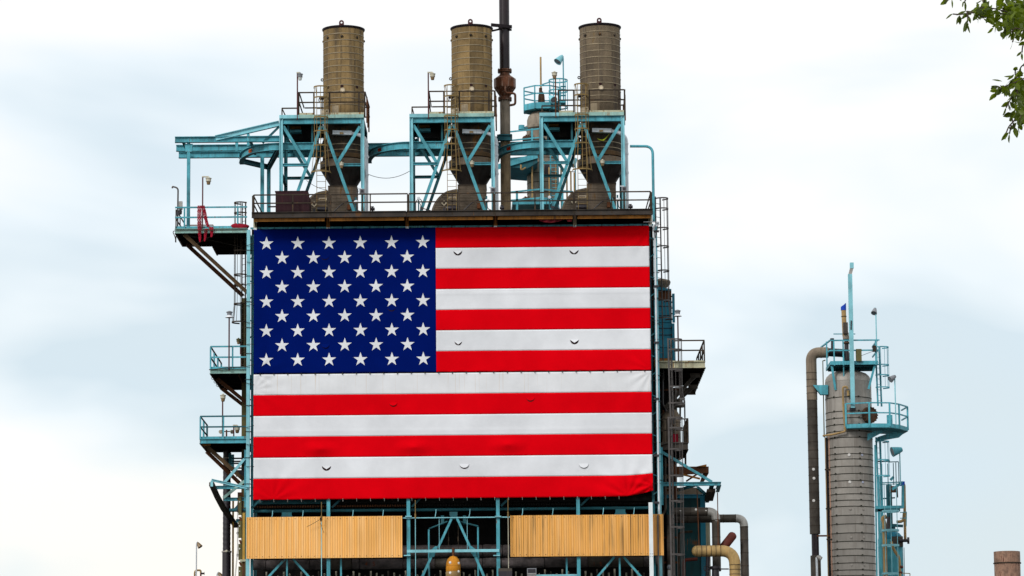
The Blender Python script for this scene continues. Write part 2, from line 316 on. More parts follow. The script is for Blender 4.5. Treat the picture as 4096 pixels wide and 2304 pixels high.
# ------------------------------------------------------------------ mesh helpers
class MB:
    def __init__(s): s.v = []; s.f = []
    def add(s, vs, fs):
        o = len(s.v); s.v += [tuple(x) for x in vs]; s.f += [tuple(i + o for i in f) for f in fs]
    def box(s, a, b):
        x0, x1 = sorted((a[0], b[0])); y0, y1 = sorted((a[1], b[1])); z0, z1 = sorted((a[2], b[2]))
        s.add([(x0, y0, z0), (x1, y0, z0), (x1, y1, z0), (x0, y1, z0), (x0, y0, z1), (x1, y0, z1), (x1, y1, z1), (x0, y1, z1)],
              [(0, 3, 2, 1), (4, 5, 6, 7), (0, 1, 5, 4), (1, 2, 6, 5), (2, 3, 7, 6), (3, 0, 4, 7)]); return s
    def bar(s, p0, p1, w, h, up=None, ow=0.0, oh=0.0):
        """oriented box from p0 to p1; w across (side), h along up"""
        p0, p1 = Vector(p0), Vector(p1); d = (p1 - p0).normalized()
        up = Vector(up) if up else (Vector((0, 0, 1)) if abs(d.z) < 0.9 else Vector((0, -1, 0)))
        sd = d.cross(up).normalized(); u = sd.cross(d).normalized()
        c = []
        for p in (p0, p1):
            for a, b in ((-1, -1), (1, -1), (1, 1), (-1, 1)):
                c.append(p + sd * (ow + a * w / 2) + u * (oh + b * h / 2))
        s.add(c, [(0, 1, 2, 3), (7, 6, 5, 4), (0, 4, 5, 1), (1, 5, 6, 2), (2, 6, 7, 3), (3, 7, 4, 0)]); return s
    def ibeam(s, p0, p1, w, h, up=None, t=None):
        """I section: flanges w wide, h high along up"""
        t = t or min(w, h) * 0.13
        s.bar(p0, p1, w, t, up, 0, h / 2 - t / 2); s.bar(p0, p1, w, t, up, 0, -h / 2 + t / 2)
        s.bar(p0, p1, t, h - 2 * t, up); return s
    def tube(s, pts, r, n=12, caps=True):
        pts = [Vector(p) for p in pts]
        rs = r if isinstance(r, (list, tuple)) else [r] * len(pts)
        t0 = (pts[1] - pts[0]).normalized()
        ref = Vector((0, 0, 1)) if abs(t0.z) < 0.9 else Vector((0, 1, 0))
        nrm = t0.cross(ref).normalized()
        o = len(s.v)
        for i, p in enumerate(pts):
            if i == 0: t = t0
            elif i == len(pts) - 1: t = (pts[i] - pts[i - 1]).normalized()
            else: t = ((pts[i + 1] - p).normalized() + (p - pts[i - 1]).normalized()).normalized()
            nrm = (nrm - t * nrm.dot(t)).normalized(); b = t.cross(nrm)
            for k in range(n):
                a = 2 * PI * k / n
                s.v.append(tuple(p + (nrm * math.cos(a) + b * math.sin(a)) * rs[i]))
        for i in range(len(pts) - 1):
            for k in range(n):
                k2 = (k + 1) % n
                s.f.append((o + i * n + k, o + i * n + k2, o + (i + 1) * n + k2, o + (i + 1) * n + k))
        if caps:
            s.f.append(tuple(o + k for k in reversed(range(n))))
            e = o + (len(pts) - 1) * n
            s.f.append(tuple(e + k for k in range(n)))
        return s
    def lathe(s, c, prof, n=48, a0=0.0, a1=2 * PI, corr=0, amp=0.0, axis=None, ref=None):
        """revolve profile [(radius, height)] about an axis through c (vertical by default)"""
        full = abs(a1 - a0 - 2 * PI) < 1e-6
        ax = Vector(axis).normalized() if axis else Vector((0, 0, 1))
        x = Vector(ref) if ref else (Vector((1, 0, 0)) if abs(ax.x) < 0.9 else Vector((0, 0, 1)))
        x = (x - ax * x.dot(ax)).normalized(); y = ax.cross(x)
        c = Vector(c); m = n if full else n + 1; o = len(s.v)
        for r, h in prof:
            for k in range(m):
                a = a0 + (a1 - a0) * k / n
                rr = r + (amp * math.cos(a * corr) if corr else 0)
                s.v.append(tuple(c + x * (rr * math.cos(a)) + y * (rr * math.sin(a)) + ax * h))
        for i in range(len(prof) - 1):
            for k in range(n):
                k2 = (k + 1) % m
                s.f.append((o + i * m + k, o + i * m + k2, o + (i + 1) * m + k2, o + (i + 1) * m + k))
        return s
    def ring(s, c, r, h, w, n=48, a0=0.0, a1=2 * PI, axis=None, ref=None):
        """flat hoop: radial thickness w, height h"""
        return s.lathe(c, [(r, -h / 2), (r + w, -h / 2), (r + w, h / 2), (r, h / 2), (r, -h / 2)], n, a0, a1, axis=axis, ref=ref)
    def extr(s, poly, d):
        """extrude planar polygon (list of points) by vector d"""
        n = len(poly); d = Vector(d)
        vs = [Vector(p) for p in poly] + [Vector(p) + d for p in poly]
        fs = [tuple(range(n)), tuple(reversed(range(n, 2 * n)))]
        for i in range(n):
            j = (i + 1) % n; fs.append((i, i + n, j + n, j))
        s.add(vs, fs); return s
    def build(s, name, material, parent=None, smooth=False, label=None, kind=None):
        me = bpy.data.meshes.new(name)
        org = Vector((0, 0, 0))
        q = parent
        while q is not None: org += q.location; q = q.parent
        me.from_pydata([tuple(Vector(v) - org) for v in s.v], [], s.f)
        me.validate(); me.update()
        import bmesh as _bm
        b = _bm.new(); b.from_mesh(me); _bm.ops.recalc_face_normals(b, faces=b.faces); b.to_mesh(me); b.free()
        if smooth:
            me.shade_smooth(); me.set_sharp_from_angle(angle=math.radians(38))
        me.materials.append(material)
        o = bpy.data.objects.new(name, me); col.objects.link(o)
        if parent is not None: o.parent = parent
        if label: o['label'] = label
        if kind: o['kind'] = kind
        return o

def thing(name, label, cat, loc, group=None):
    o = bpy.data.objects.new(name, None); col.objects.link(o)
    o.empty_display_size = 0.3
    o.location = loc; o['label'] = label; o['category'] = cat
    o['kind'] = 'thing'
    if group: o['group'] = group
    return o
def tag(o, label, cat, group=None):
    o['label'] = label; o['category'] = cat; o['kind'] = 'thing'
    if group: o['group'] = group
    return o
CHILD = {}
def copy_tree(o, off, label, parent=None):
    c = o.copy(); col.objects.link(c)
    if parent is None:
        c.location = o.location + Vector(off); c['label'] = label
    else: c.parent = parent
    for ch in list(o.children): copy_tree(ch, off, None, c)
    return c
def swap_mat(root, a, b):
    for ch in root.children_recursive:
        if ch.type == 'MESH' and ch.data.materials[0] == a:
            ch.material_slots[0].link = 'OBJECT'; ch.material_slots[0].material = b
def fillet(pts, r, n=6):
    pts = [Vector(p) for p in pts]; out = [pts[0]]
    for i in range(1, len(pts) - 1):
        a, b, c = pts[i - 1], pts[i], pts[i + 1]
        d0, d1 = (a - b), (c - b)
        rr = min(r, d0.length * 0.49, d1.length * 0.49)
        p0, p1 = b + d0.normalized() * rr, b + d1.normalized() * rr
        for k in range(n + 1):
            t = k / n
            out.append(p0 * (1 - t) ** 2 + b * 2 * t * (1 - t) + p1 * t * t)
    out.append(pts[-1]); return out
def vert(u, v0, v1, Y):
    """two ends of an upright: same x, heights taken at v0 and v1"""
    a, b = P(u, v0, Y), P(u, v1, Y); x = P(u, (max(v0, -200) + min(v1, 2400)) / 2, Y).x
    return Vector((x, Y, a.z)), Vector((x, Y, b.z))
def horiz(u0, v0, u1, v1, Y):
    a, b = P(u0, v0, Y), P(u1, v1, Y); z = (a.z + b.z) / 2
    return Vector((a.x, Y, z)), Vector((b.x, Y, z))
def vx(u, v, Y): return P(u, v, Y).x
def vz(u, v, Y): return P(u, v, Y).z

# ---- railings, ladders, lamps ----
def railing(parent, path, mat_, h=1.07, w=0.06, spacing=2.4, mid=True, posts=None, kick=None, kmat=None):
    """rails along a path of deck-level points; every post and rail is a part"""
    for i in range(len(path) - 1):
        a, b = Vector(path[i]), Vector(path[i + 1])
        for hh in ([h, h * 0.53] if mid else [h]):
            MB().bar(a + Vector((0, 0, hh)), b + Vector((0, 0, hh)), w, w * 1.05).build('rail', mat_, parent)
        if kick:
            MB().bar(a + Vector((0, 0, kick / 2 + 0.004)), b + Vector((0, 0, kick / 2 + 0.004)), 0.012, kick).build('kick_plate', kmat or mat_, parent)
        L = (b - a).length; n = max(1, round(L / spacing))
        fr = posts if (posts and i == 0) else [k / n for k in range(n + (1 if i == len(path) - 2 else 0))]
        for t in fr:
            p = a.lerp(b, t)
            MB().bar(p, p + Vector((0, 0, h - w / 2)), w * 1.1, w * 0.9).build('post', mat_, parent)

def ladder(name, label, base, top, mat_, cage=None, face=0.0, w=0.45, group=None, hoops=None, hoopr=0.42, flare=0.0, step=0.38, stile=0.05):
    """upright ladder; face = turn of its front from -Y; hoops = heights of the safety hoops"""
    base, top = Vector(base), Vector(top)
    t = thing(name, label, 'ladder', base, group)
    R = Matrix.Rotation(face, 3, 'Z'); side = R @ Vector((1, 0, 0)); front = R @ Vector((0, -1, 0))
    for s in (-1, 1):
        MB().bar(base + side * s * w / 2, top + side * s * w / 2, stile, stile * 1.6, up=front).build('stile', mat_, t)
    H = (top - base).length; n = int(H / step)
    rung = None
    for k in range(1, n):
        p = base.lerp(top, k / n)
        if rung is None:
            rung = MB().tube([base - side * w / 2, base + side * w / 2], 0.016, 6).build('rung', mat_, t)
            rung.location = p - base
        else:
            c = rung.copy(); col.objects.link(c); c.location = p - base
    if hoops:
        rads = []
        for i, z in enumerate(hoops):
            r = hoopr + (flare if i == len(hoops) - 1 else 0); rads.append(r)
            c = Vector((base.x, base.y, z)) + front * 0.30
            mb = MB().ring(c, r, 0.085, 0.014, 20, -PI * 0.03, PI * 1.03, axis=(0, 0, 1), ref=tuple(-side))
            for s in (-1, 1):
                e = c + side * s * (r + 0.007)
                mb.bar(e, Vector((e.x, e.y, e.z)) - front * 0.30 , 0.014, 0.085)
            mb.build('cage_hoop', mat_, t)
        for a in (0.12, 0.31, 0.5, 0.69, 0.88):
            pts = []
            for z, r in zip(hoops, rads):
                c = Vector((base.x, base.y, z)) + front * 0.30
                pts.append(c + (side * -math.cos(a * PI) + front * math.sin(a * PI)) * (r - 0.015))
            mb = MB()
            for p, q in zip(pts[:-1], pts[1:]): mb.bar(p, q, 0.035, 0.014, up=front)
            mb.build('cage_strap', mat_, t)
    return t

def jar_lamp(label, base, head, group, cap=None, glass=None, pole=None, size=0.42, arm=True, hang=True):
    """explosion-proof jar lamp on a pole: pole, arm, cap casting, globe; lamp is not lit"""
    cap = cap or LAMPC; glass = glass or GLASSB; pole = pole or POLE
    base, head = Vector(base), Vector(head)
    t = thing('pole_lamp', label, 'lamp', base, group)
    up = head + Vector((0, 0, size * 0.62))
    if arm:
        px = Vector((base.x, base.y, up.z))
        MB().tube([base, px], 0.042, 8).build('pole', pole, t, True)
        d = Vector((1 if head.x > base.x else -1, 0, 0))
        MB().bar(px - d * 0.05, Vector((head.x, head.y, up.z)) , 0.10, 0.07).build('arm', LAMPC, t)
    else:
        MB().tube([base, Vector((base.x, base.y, head.z + (0.0 if hang else -size * 0.5)))], 0.042, 8).build('pole', pole, t, True)
    s = size
    MB().lathe(head, [(0.0, 0.62 * s), (0.12 * s, 0.62 * s), (0.16 * s, 0.5 * s), (0.44 * s, 0.42 * s), (0.46 * s, 0.36 * s), (0.39 * s, 0.34 * s), (0.36 * s, -0.02 * s), (0.40 * s, -0.06 * s), (0.0, -0.06 * s)], 16).build('lamp_cap', cap, t, True)
    MB().lathe(head, [(0.30 * s, -0.06 * s), (0.28 * s, -0.3 * s), (0.22 * s, -0.52 * s), (0.0, -0.56 * s)], 14).build('globe', glass, t, True)
    return t

def bell_lamp(label, base, head, group, size=0.5):
    """grey driver housing over a white enamel skirt, on a pole"""
    base, head = Vector(base), Vector(head)
    t = thing('pole_lamp', label, 'lamp', base, group)
    MB().tube([base, (base.x, base.y, head.z + 0.15 * size)], 0.045, 8).build('pole', POLE, t, True)
    h = Vector((head.x, head.y + 0.3 * size, head.z)); s = size
    MB().lathe(h, [(0, 0.62 * s), (0.12 * s, 0.62 * s), (0.42 * s, 0.50 * s), (0.44 * s, 0.42 * s), (0.34 * s, 0.36 * s), (0.31 * s, 0.06 * s), (0, 0.06 * s)], 16).build('lamp_cap', LAMPG, t, True)
    MB().lathe(h, [(0.27 * s, 0.06 * s), (0.33 * s, -0.06 * s), (0.56 * s, -0.26 * s), (0.54 * s, -0.28 * s), (0.30 * s, -0.10 * s)], 18).build('lamp_shade', FWHITE, t, True)
    MB().lathe(h, [(0.2 * s, -0.1 * s), (0.19 * s, -0.28 * s), (0.0, -0.34 * s)], 12).build('bulb', GLASSB, t, True)
    return t

def spot_lamp(label, base, head, aim, group, pole=None, shade=None, size=0.42):
    """tilted floodlight cone on a slim pole"""
    base, head, aim = Vector(base), Vector(head), Vector(aim).normalized()
    pole = pole or TEALC; shade = shade or TEALP
    t = thing('flood_lamp', label, 'lamp', base, group)
    top = Vector((base.x, base.y, head.z + 0.12))
    MB().tube(fillet([base, top, head - aim * size * 0.5 + Vector((0, 0, 0.06))], 0.12, 4), 0.045, 8).build('pole', pole, t, True)
    s = size
    MB().lathe(head, [(0.0, -0.55 * s), (0.20 * s, -0.5 * s), (0.30 * s, -0.2 * s), (0.46 * s, 0.45 * s), (0.42 * s, 0.45 * s), (0.0, 0.2 * s)], 16, axis=tuple(aim)).build('lamp_shade', shade, t, True)
    MB().lathe(head, [(0.41 * s, 0.40 * s), (0.2 * s, 0.42 * s), (0.0, 0.43 * s)], 16, axis=tuple(aim)).build('lens', LAMPG, t, True)
    return t
# ================================================================== GROUND
g = MB(); g.add([(-4000, -400, 0), (4000, -400, 0), (4000, 6000, 0), (-4000, 6000, 0)], [(0, 1, 2, 3)])
gr = g.build('ground', EARTH); gr['kind'] = 'structure'

# ================================================================== BUILDING FRAME
YD = -1.45                                        # front edge of the roof deck
Z_DECK = horiz(1004, 849, 2612, 838, YD)[0].z     # roof deck level
Z_FAS = horiz(1004, 870, 2612, 861, YD)[0].z      # underside of the front channel
bld = thing('refinery_heater_building', 'tall pale teal steel-framed heater building carrying the huge flag', 'building', (0, 6, 0))
COLS = [vx(993, 1500, 0.2), vx(1314, 2100, 0.2), vx(1634, 2100, 0.2), vx(1992, 2100, 0.2), vx(2313, 2100, 0.2), vx(2630, 1500, 0.2)]
XL, XR = COLS[0], COLS[-1]
cw = 0.21
for i, x in enumerate(COLS):
    m_ = TEALP if i in (0, 5) else TEAL
    MB().ibeam((x, 0.22, 0), (x, 0.22, Z_FAS - 0.45), cw, 0.30, up=(0, -1, 0), t=0.03).build('column', m_, bld)
# rear and side columns, inner dark teal posts beside the flag
for x in (COLS[0], COLS[2], COLS[3], COLS[5]):
    for y in (7.0, 13.5):
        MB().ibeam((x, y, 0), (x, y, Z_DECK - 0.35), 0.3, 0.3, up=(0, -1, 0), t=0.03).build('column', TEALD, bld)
xi0, xi1 = vx(1009, 1500, 0.5), vx(2606, 1500, 0.5)
for x in (xi0, xi1):
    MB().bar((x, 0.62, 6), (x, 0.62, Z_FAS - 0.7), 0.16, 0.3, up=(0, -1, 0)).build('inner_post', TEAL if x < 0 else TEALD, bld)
# short struts tying outer and inner posts
for i in range(14):
    z = vz(1000, 960, 0) - i * 1.22
    for (a, b) in ((XL, xi0), (xi1, XR)):
        MB().bar((a, 0.45, z), (b, 0.45, z + (0.25 if i % 2 else -0.12)), 0.05, 0.07).build('lacing_bar', TEAL, bld)
# heater casing: the dark boxes behind flag and burner floor
z_cb = vz(1500, 2020, 1.2)
MB().box((XL + 0.12, 1.1, z_cb), (XR - 0.12, 13, Z_DECK - 0.6)).build('upper_casing', DARK, bld)
MB().box((XL + 0.12, 6.0, 0), (XR - 0.12, 13, z_cb - 0.01)).build('lower_casing', DARK, bld)
# header beams behind flag foot
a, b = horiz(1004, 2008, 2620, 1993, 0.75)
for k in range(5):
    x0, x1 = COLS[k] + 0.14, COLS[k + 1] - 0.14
    MB().ibeam((x0, 0.75, a.z), (x1, 0.75, a.z), 0.2, 0.30, t=0.03).build('header_beam', TEALD if k == 0 else DARK, bld)  # near-black past the first bay: interior shade put into the colour
    z2 = vz(1500, 2041, 0.9)
    MB().tube([(x0, 0.9, z2), (x1, 0.9, z2)], 0.10, 12).build('round_beam', TEALD, bld, True)
    # corrugated floor edge above the round beam
    mb = MB(); n = 30
    for q in range(n):
        x = x0 + (x1 - x0) * (q + 0.5) / n
        mb.box((x - 0.05, 0.99, z2 + 0.22), (x + 0.05, 1.04, z2 + 0.34))
    mb.build('floor_rib', RUSTD if k < 2 else DARK, bld)  # ribs of the later bays get their shade from a near-black colour
    # knee braces at the column heads
    MB().bar((x0 + 0.9, 0.5, a.z + 0.4), (x0 + 0.05, 0.5, z2 + 0.15), 0.1, 0.12).build('knee_brace', TEALD, bld)
    # hangers above cladding
    for q in (0.3, 0.7):
        x = x0 + (x1 - x0) * q
        MB().tube([(x, 0.0, z2 - 0.05), (x - 0.02, -0.03, z2 - 0.32), (x - 0.08, -0.05, z2 - 0.6)], 0.022, 6).build('hanger_rod', TEALP, bld)
# roof deck, its front channel, rusty lower plate, brackets
XDL, XDR = vx(1006, 850, YD), vx(2612, 850, YD)
MB().box((XDL, YD + 0.1, Z_DECK - 0.12), (XDR, 14.0, Z_DECK)).build('roof_deck', GRATE, bld)
seg = [XDL] + [x for x in COLS[1:5]] + [XDR]
for k in range(5):
    mb = MB(); x0, x1 = seg[k] + 0.012, seg[k + 1] - 0.012
    h = Z_DECK - Z_FAS
    mb.box((x0, YD, Z_FAS), (x1, YD + 0.016, Z_DECK + 0.02))
    mb.box((x0, YD - 0.10, Z_FAS), (x1, YD - 0.001, Z_FAS + 0.035)); mb.box((x0, YD - 0.10, Z_DECK - 0.015), (x1, YD - 0.001, Z_DECK + 0.02))
    mb.build('deck_channel', DECKST, bld)
    zr1, zr0 = vz(1500, 867, YD + .42), vz(1500, 882, YD + .42)
    MB().box((seg[k] + 0.14, YD + .12, vz(1500, 882.5, YD + .12)), (seg[k + 1] - 0.14, YD + .14, Z_FAS - .004)).build('rusty_fascia', RUST, bld)
    # joists under the overhang
    for q in (0.25, 0.5, 0.75):
        x = x0 + (x1 - x0) * q
        MB().bar((x, YD + 0.12, zr1 + 0.05), (x, 1.05, zr1 + 0.05), 0.1, 0.16).build('joist', DARK, bld)
for k, x in enumerate(seg):
    zt, zb = vz(1500, 866, -1.4), vz(1500, 905, 0)
    x_ = x + (0.12 if k == 0 else -0.12 if k == 5 else 0)
    mb = MB()
    mb.extr([(x_ - 0.012, YD + 0.2, zt), (x_ - 0.012, 0.05, zt), (x_ - 0.012, 0.05, zb - 0.05), (x_ - 0.012, -0.35, zb + 0.1)], (0.024, 0, 0))
    mb.bar((x_, -0.06, zb - 0.05), (x_, -0.06, zt + 0.3), 0.22, 0.03, up=(0, -1, 0))
    mb.bar((x_, YD + .38, zb + 0.62), (x_, YD + .38, zt + 0.1), 0.2, 0.03, up=(0, -1, 0))
    mb.build('outrigger_bracket', CREAMR if k in (0, 4, 5) else RUST, bld)
    MB().box((x_ - 0.1, -0.09, zb - 0.17), (x_ + 0.1, -0.05, zb - 0.05)).build('end_plate', WHITE, bld)
# flag head bar
zb = horiz(1016, 911, 2600, 899, -0.02)[0].z
MB().box((XL + 0.12, 0.02, zb - 0.06), (XR - 0.12, 0.10, zb + 0.05)).build('head_rail', TEAL, bld)

# lower storey members: A-frame, bars, posts (all parts of the frame)
def bbar(p, q, w=0.12, h=0.12, m_=None, nm='brace', up=None):
    MB().ibeam(p, q, w, h, up=up or (0, -1, 0), t=0.022).build(nm, m_ or TEAL, bld)
Yb = 0.45
bbar(P(1813, 2060, Yb), P(1752, 2192, Yb), 0.14); bbar(P(1822, 2060, Yb), P(1882, 2192, Yb), 0.14)
bbar(P(1731, 2215, Yb), P(1660, 2370, Yb), 0.15); bbar(P(1896, 2215, Yb), P(1965, 2370, Yb), 0.15)
MB().extr([P(1798, 2047, Yb - .1), P(1830, 2047, Yb - .1), P(1830, 2060, Yb - .1), P(1820, 2076, Yb - .1), P(1808, 2076, Yb - .1), P(1798, 2060, Yb - .1)], (0, .02, 0)).build('gusset_plate', TEALD, bld)
for s, poly in ((0, [(1724, 2199), (1742, 2184), (1749, 2186), (1749, 2199), (1741, 2212), (1737, 2227), (1720, 2227), (1720, 2212)]),
                (1, [(1877, 2184), (1886, 2184), (1903, 2198), (1906, 2212), (1906, 2225), (1893, 2225), (1884, 2211), (1877, 2198)])):
    MB().extr([P(u, v, Yb - .11) for u, v in poly], (0, .02, 0)).build('gusset_plate', TEAL, bld)
a, b = horiz(1628, 2204, 1997, 2203, 0.06); MB().bar(a, b, 0.10, 0.17).build('cross_beam', TEALP, bld)
a, b = horiz(1610, 2071, 2040, 2070, -0.02); MB().tube([a, b], 0.035, 8).build('tie_rod', TEALP, bld)
for u in (1634, 1992):
    z = vz(u, 2066, -0.05); MB().box((vx(u, 2066, 0) - .19, -0.12, z - .03), (vx(u, 2066, 0) + .19, 0.05, z + .04)).build('clip_plate', TEALP, bld)
    z = vz(u, 2222, -0.05); MB().box((vx(u, 2222, 0) - .28, -0.12, z - .03), (vx(u, 2222, 0) + .12, 0.05, z + .03)).build('clip_plate', TEALP, bld)
for u0, v0, u1, v1 in ((1140, 2236, 1070, 2312), (1172, 2236, 1240, 2312), (2458, 2227, 2386, 2312), (2492, 2225, 2568, 2312)):
    bbar(P(u0, v0, 0.5), P(u1, v1, 0.5), 0.13)
for u in (1148, 1364, 2267, 2479):
    p, q = vert(u, 2232, 2340, 0.5); bbar(p, q, 0.10)
a, b = horiz(2140, 2301, 2310, 2301, 0.3); MB().bar(a, b, 0.1, 0.1).build('cross_beam', TEALP, bld)
for x0, x1 in ((COLS[0], COLS[1]), (COLS[4], COLS[5])):
    xm = (x0 + x1) / 2 - (0.1 if x0 < 0 else -0.1); z = vz(1500, 2058, 0.5)
    MB().extr([(xm - .3, .4, z + .18), (xm + .3, .4, z + .18), (xm + .3, .4, z), (xm + .42, .4, z - .2), (xm - .42, .4, z - .2), (xm - .3, .4, z)], (0, .02, 0)).build('gusset_plate', TEALD, bld)
# lower tier sills to the ground
for z in (5.0, 10.5):
    for k in range(5):
        MB().ibeam((COLS[k] + .12, .22, z), (COLS[k + 1] - .12, .22, z), 0.25, 0.35, t=.03).build('sill_beam', TEAL, bld)
# draught linkage left and right of A-frame
for (ux, vt, px_, pv, sgn) in ((1716, 2118, 1770, 2094, 1), (1913, 2108, 1858, 2094, -1)):
    Yl = 0.9
    MB().bar(P(px_, 2062, Yl), P(px_, 2098, Yl), 0.19, 0.05, up=(0, -1, 0)).build('pivot_bracket', TEALD, bld)
    MB().tube([P(ux, vt - 3, Yl - .1), P(px_ + 20 * sgn, pv - 8, Yl - .1)], 0.05, 8).build('crank_arm', TEALD, bld, True)
    p, q = vert(ux, vt, 2400, Yl - .15); MB().tube([p, q], 0.055, 8).build('push_rod', TEAL, bld, True)
for u, v0, v1 in ((1757, 2068, 2200), (1869, 2068, 2200)):
    p, q = vert(u, v0, v1, 0.1); MB().tube([p, q], 0.016, 6).build('drop_rod', TEALP, bld)
for u in (1794, 1833):
    p, q = vert(u, 2100, 2196, 0.7); MB().tube([p, q], 0.016, 6).build('drop_rod', STEEL, bld)
    p, q = vert(u, 2146, 2166, 0.68); MB().tube([p, q], 0.04, 6).build('turnbuckle', STEEL, bld)
# long stay rods in front of the cladding
for u, v0, v1, mm in ((1286, 2008, 2420, TEALP), (1662, 2000, 2420, TEALP), (2033, 1994, 2276, LAMPC)):
    p, q = vert(u, v0, v1, -0.45); pm = p.lerp(q, 0.17 if v1 > 2300 else 0.25)
    MB().tube([p, pm], 0.024, 6).build('stay_rod', YRAIL, bld)
    MB().tube([pm, q], 0.024, 6).build('stay_rod', mm, bld)
    MB().tube([pm + Vector((0, 0, .25)), pm - Vector((0, 0, .05))], 0.05, 6).build('turnbuckle', YRAIL, bld)

# burner tubes, a row low behind the frame
bt = MB().tube([(0, 0, 0), (0, 0, 1.2)], 0.055, 8)
first = None
for i in range(66):
    x = XL + 0.9 + i * (XR - XL - 1.8) / 65
    if first is None:
        zt = vz(1500, 2284, 3.6)
        first = MB().tube([(x, 3.6, zt - 1.3), (x, 3.6, zt)], 0.055, 8).build('burner_tube', LAMPC, bld, True); fx = x
    else:
        c = first.copy(); col.objects.link(c); c.location.x += x - fx; c.location.z -= (i % 3) * 0.12
        if i % 4 == 1: c.material_slots[0].link = 'OBJECT'; c.material_slots[0].material = GREYPIPE

# ================================================================== LAGGED HEADERS behind the frame
def header(v0, v1, Y, cuts, label, mats):
    p0, p1 = horiz(1006, v0, 2632, v0 - 6, Y); r = M((v1 - v0) / 2, Y); z = (vz(1500, v0, Y) + vz(1500, v1, Y)) / 2
    t = thing('header_pipe', label, 'pipe', (0, Y, z))
    xs = [p0.x] + [vx(c, v0, Y) for c in cuts] + [p1.x]
    for i in range(len(xs) - 1):
        n = max(3, int((xs[i + 1] - xs[i]) / 0.18)); mb = MB()
        pts = []; rs = []
        for k in range(n + 1):
            x = xs[i] + 0.02 + (xs[i + 1] - xs[i] - 0.04) * k / n
            pts.append((x, Y, z + 0.012 * math.sin(x * 3.1))); rs.append(r * (1 + 0.05 * mnoise.noise(Vector((x * 2.3, Y, 3)))) * (0.94 if k in (0, n) else 1))
        mb.tube(pts, rs, 18).build('lagging_section', mats[i % len(mats)], t, True)
    return t
header(2236, 2277, 2.6, [1064, 1239, 1321, 1408, 1438, 1612, 1660, 1740, 1840, 1930, 2005, 2178, 2352, 2574], 'lower soot-grey canvas lagged header pipe behind the teal posts', [SOOTPIPE, SOOTPIPE, SOOTPIPE, GREYPIPE, SOOTPIPE])
def rusty_text(s_, u, v, Y, size):
    cu = bpy.data.curves.new('lettering', 'FONT'); cu.body = s_; cu.size = size; cu.extrude = .003; cu.align_x = 'CENTER'; cu.align_y = 'CENTER'; cu.space_character = 1.5
    tmp_ = bpy.data.objects.new('lettering', cu); col.objects.link(tmp_)
    me_ = bpy.data.meshes.new_from_object(tmp_.evaluated_get(bpy.context.evaluated_depsgraph_get())); bpy.data.objects.remove(tmp_)
    c_ = P(u, v, Y); me_.transform(Matrix.Translation(c_) @ Matrix.Rotation(PI / 2, 4, 'X'))
    mb_ = MB(); mb_.v = [tuple(v_.co) for v_ in me_.vertices]; mb_.f = [tuple(p_.vertices) for p_ in me_.polygons]; return mb_
HP = [o for o in bpy.data.objects if o.name.startswith('header_pipe')][0]
rusty_text('4 S', 1480, 2256, 2.6 - M(21, 2.6), .36).build('lettering', RUSTL, HP)
rusty_text('1 S', 2390, 2256, 2.6 - M(21, 2.6), .34).build('lettering', RUSTL, HP)
header(2182, 2234, 3.4, [1250, 1500, 1740, 1930, 2010, 2200, 2420], 'upper dark canvas lagged header pipe seen between the two cream panels', [SOOTPIPE])
# orange stained duct end at the centre bottom
Yo = -0.1
c = P(1813, 2280, Yo); r = M(29, Yo)
t = thing('lagged_burner_duct', 'orange-stained lagged duct with domed end and pale dots at bottom centre', 'duct', (c.x, Yo, 0))
zt = vz(1813, 2223, Yo)
prof = [(0.02, zt), (r * .45, zt - .06), (r * .78, zt - .2), (r * .96, zt - .42), (r, zt - .62)]
MB().lathe((c.x, Yo, 0), prof, 24).build('domed_end', ORPIPE, t, True)
z = zt - .63
for k, m_ in enumerate((ORPIPE, YELPIPE, ORPIPE, YELPIPE, ORPIPE, YELPIPE, ORPIPE, ORPIPE)):
    hgt = .32 if k < 7 else z
    MB().lathe((c.x, Yo, 0), [(r, z), (r * 1.012, z - hgt + .02), (r * .98, z - hgt)], 24).build('lagging_section', m_, t, True); z -= hgt
for du, vv in ((-12, 2250), (23, 2253), (-12, 2291), (22, 2286)):
    x = c.x + M(du, Yo); y = Yo - math.sqrt(max(.01, r * r - M(du, Yo) ** 2)) - .012
    MB().lathe((x, y, vz(1813, vv, y)), [(0, .02), (.06, .015), (.08, 0), (0.08, -.02)], 12, axis=(M(du, Yo) / r, -1, 0)).build('inspection_disc', DOT, t, True)
MB().tube([P(1813, 2192, Yo + .1), P(1813, 2228, Yo + .1)], .08, 8).build('hanger', RUSTD, t, True)

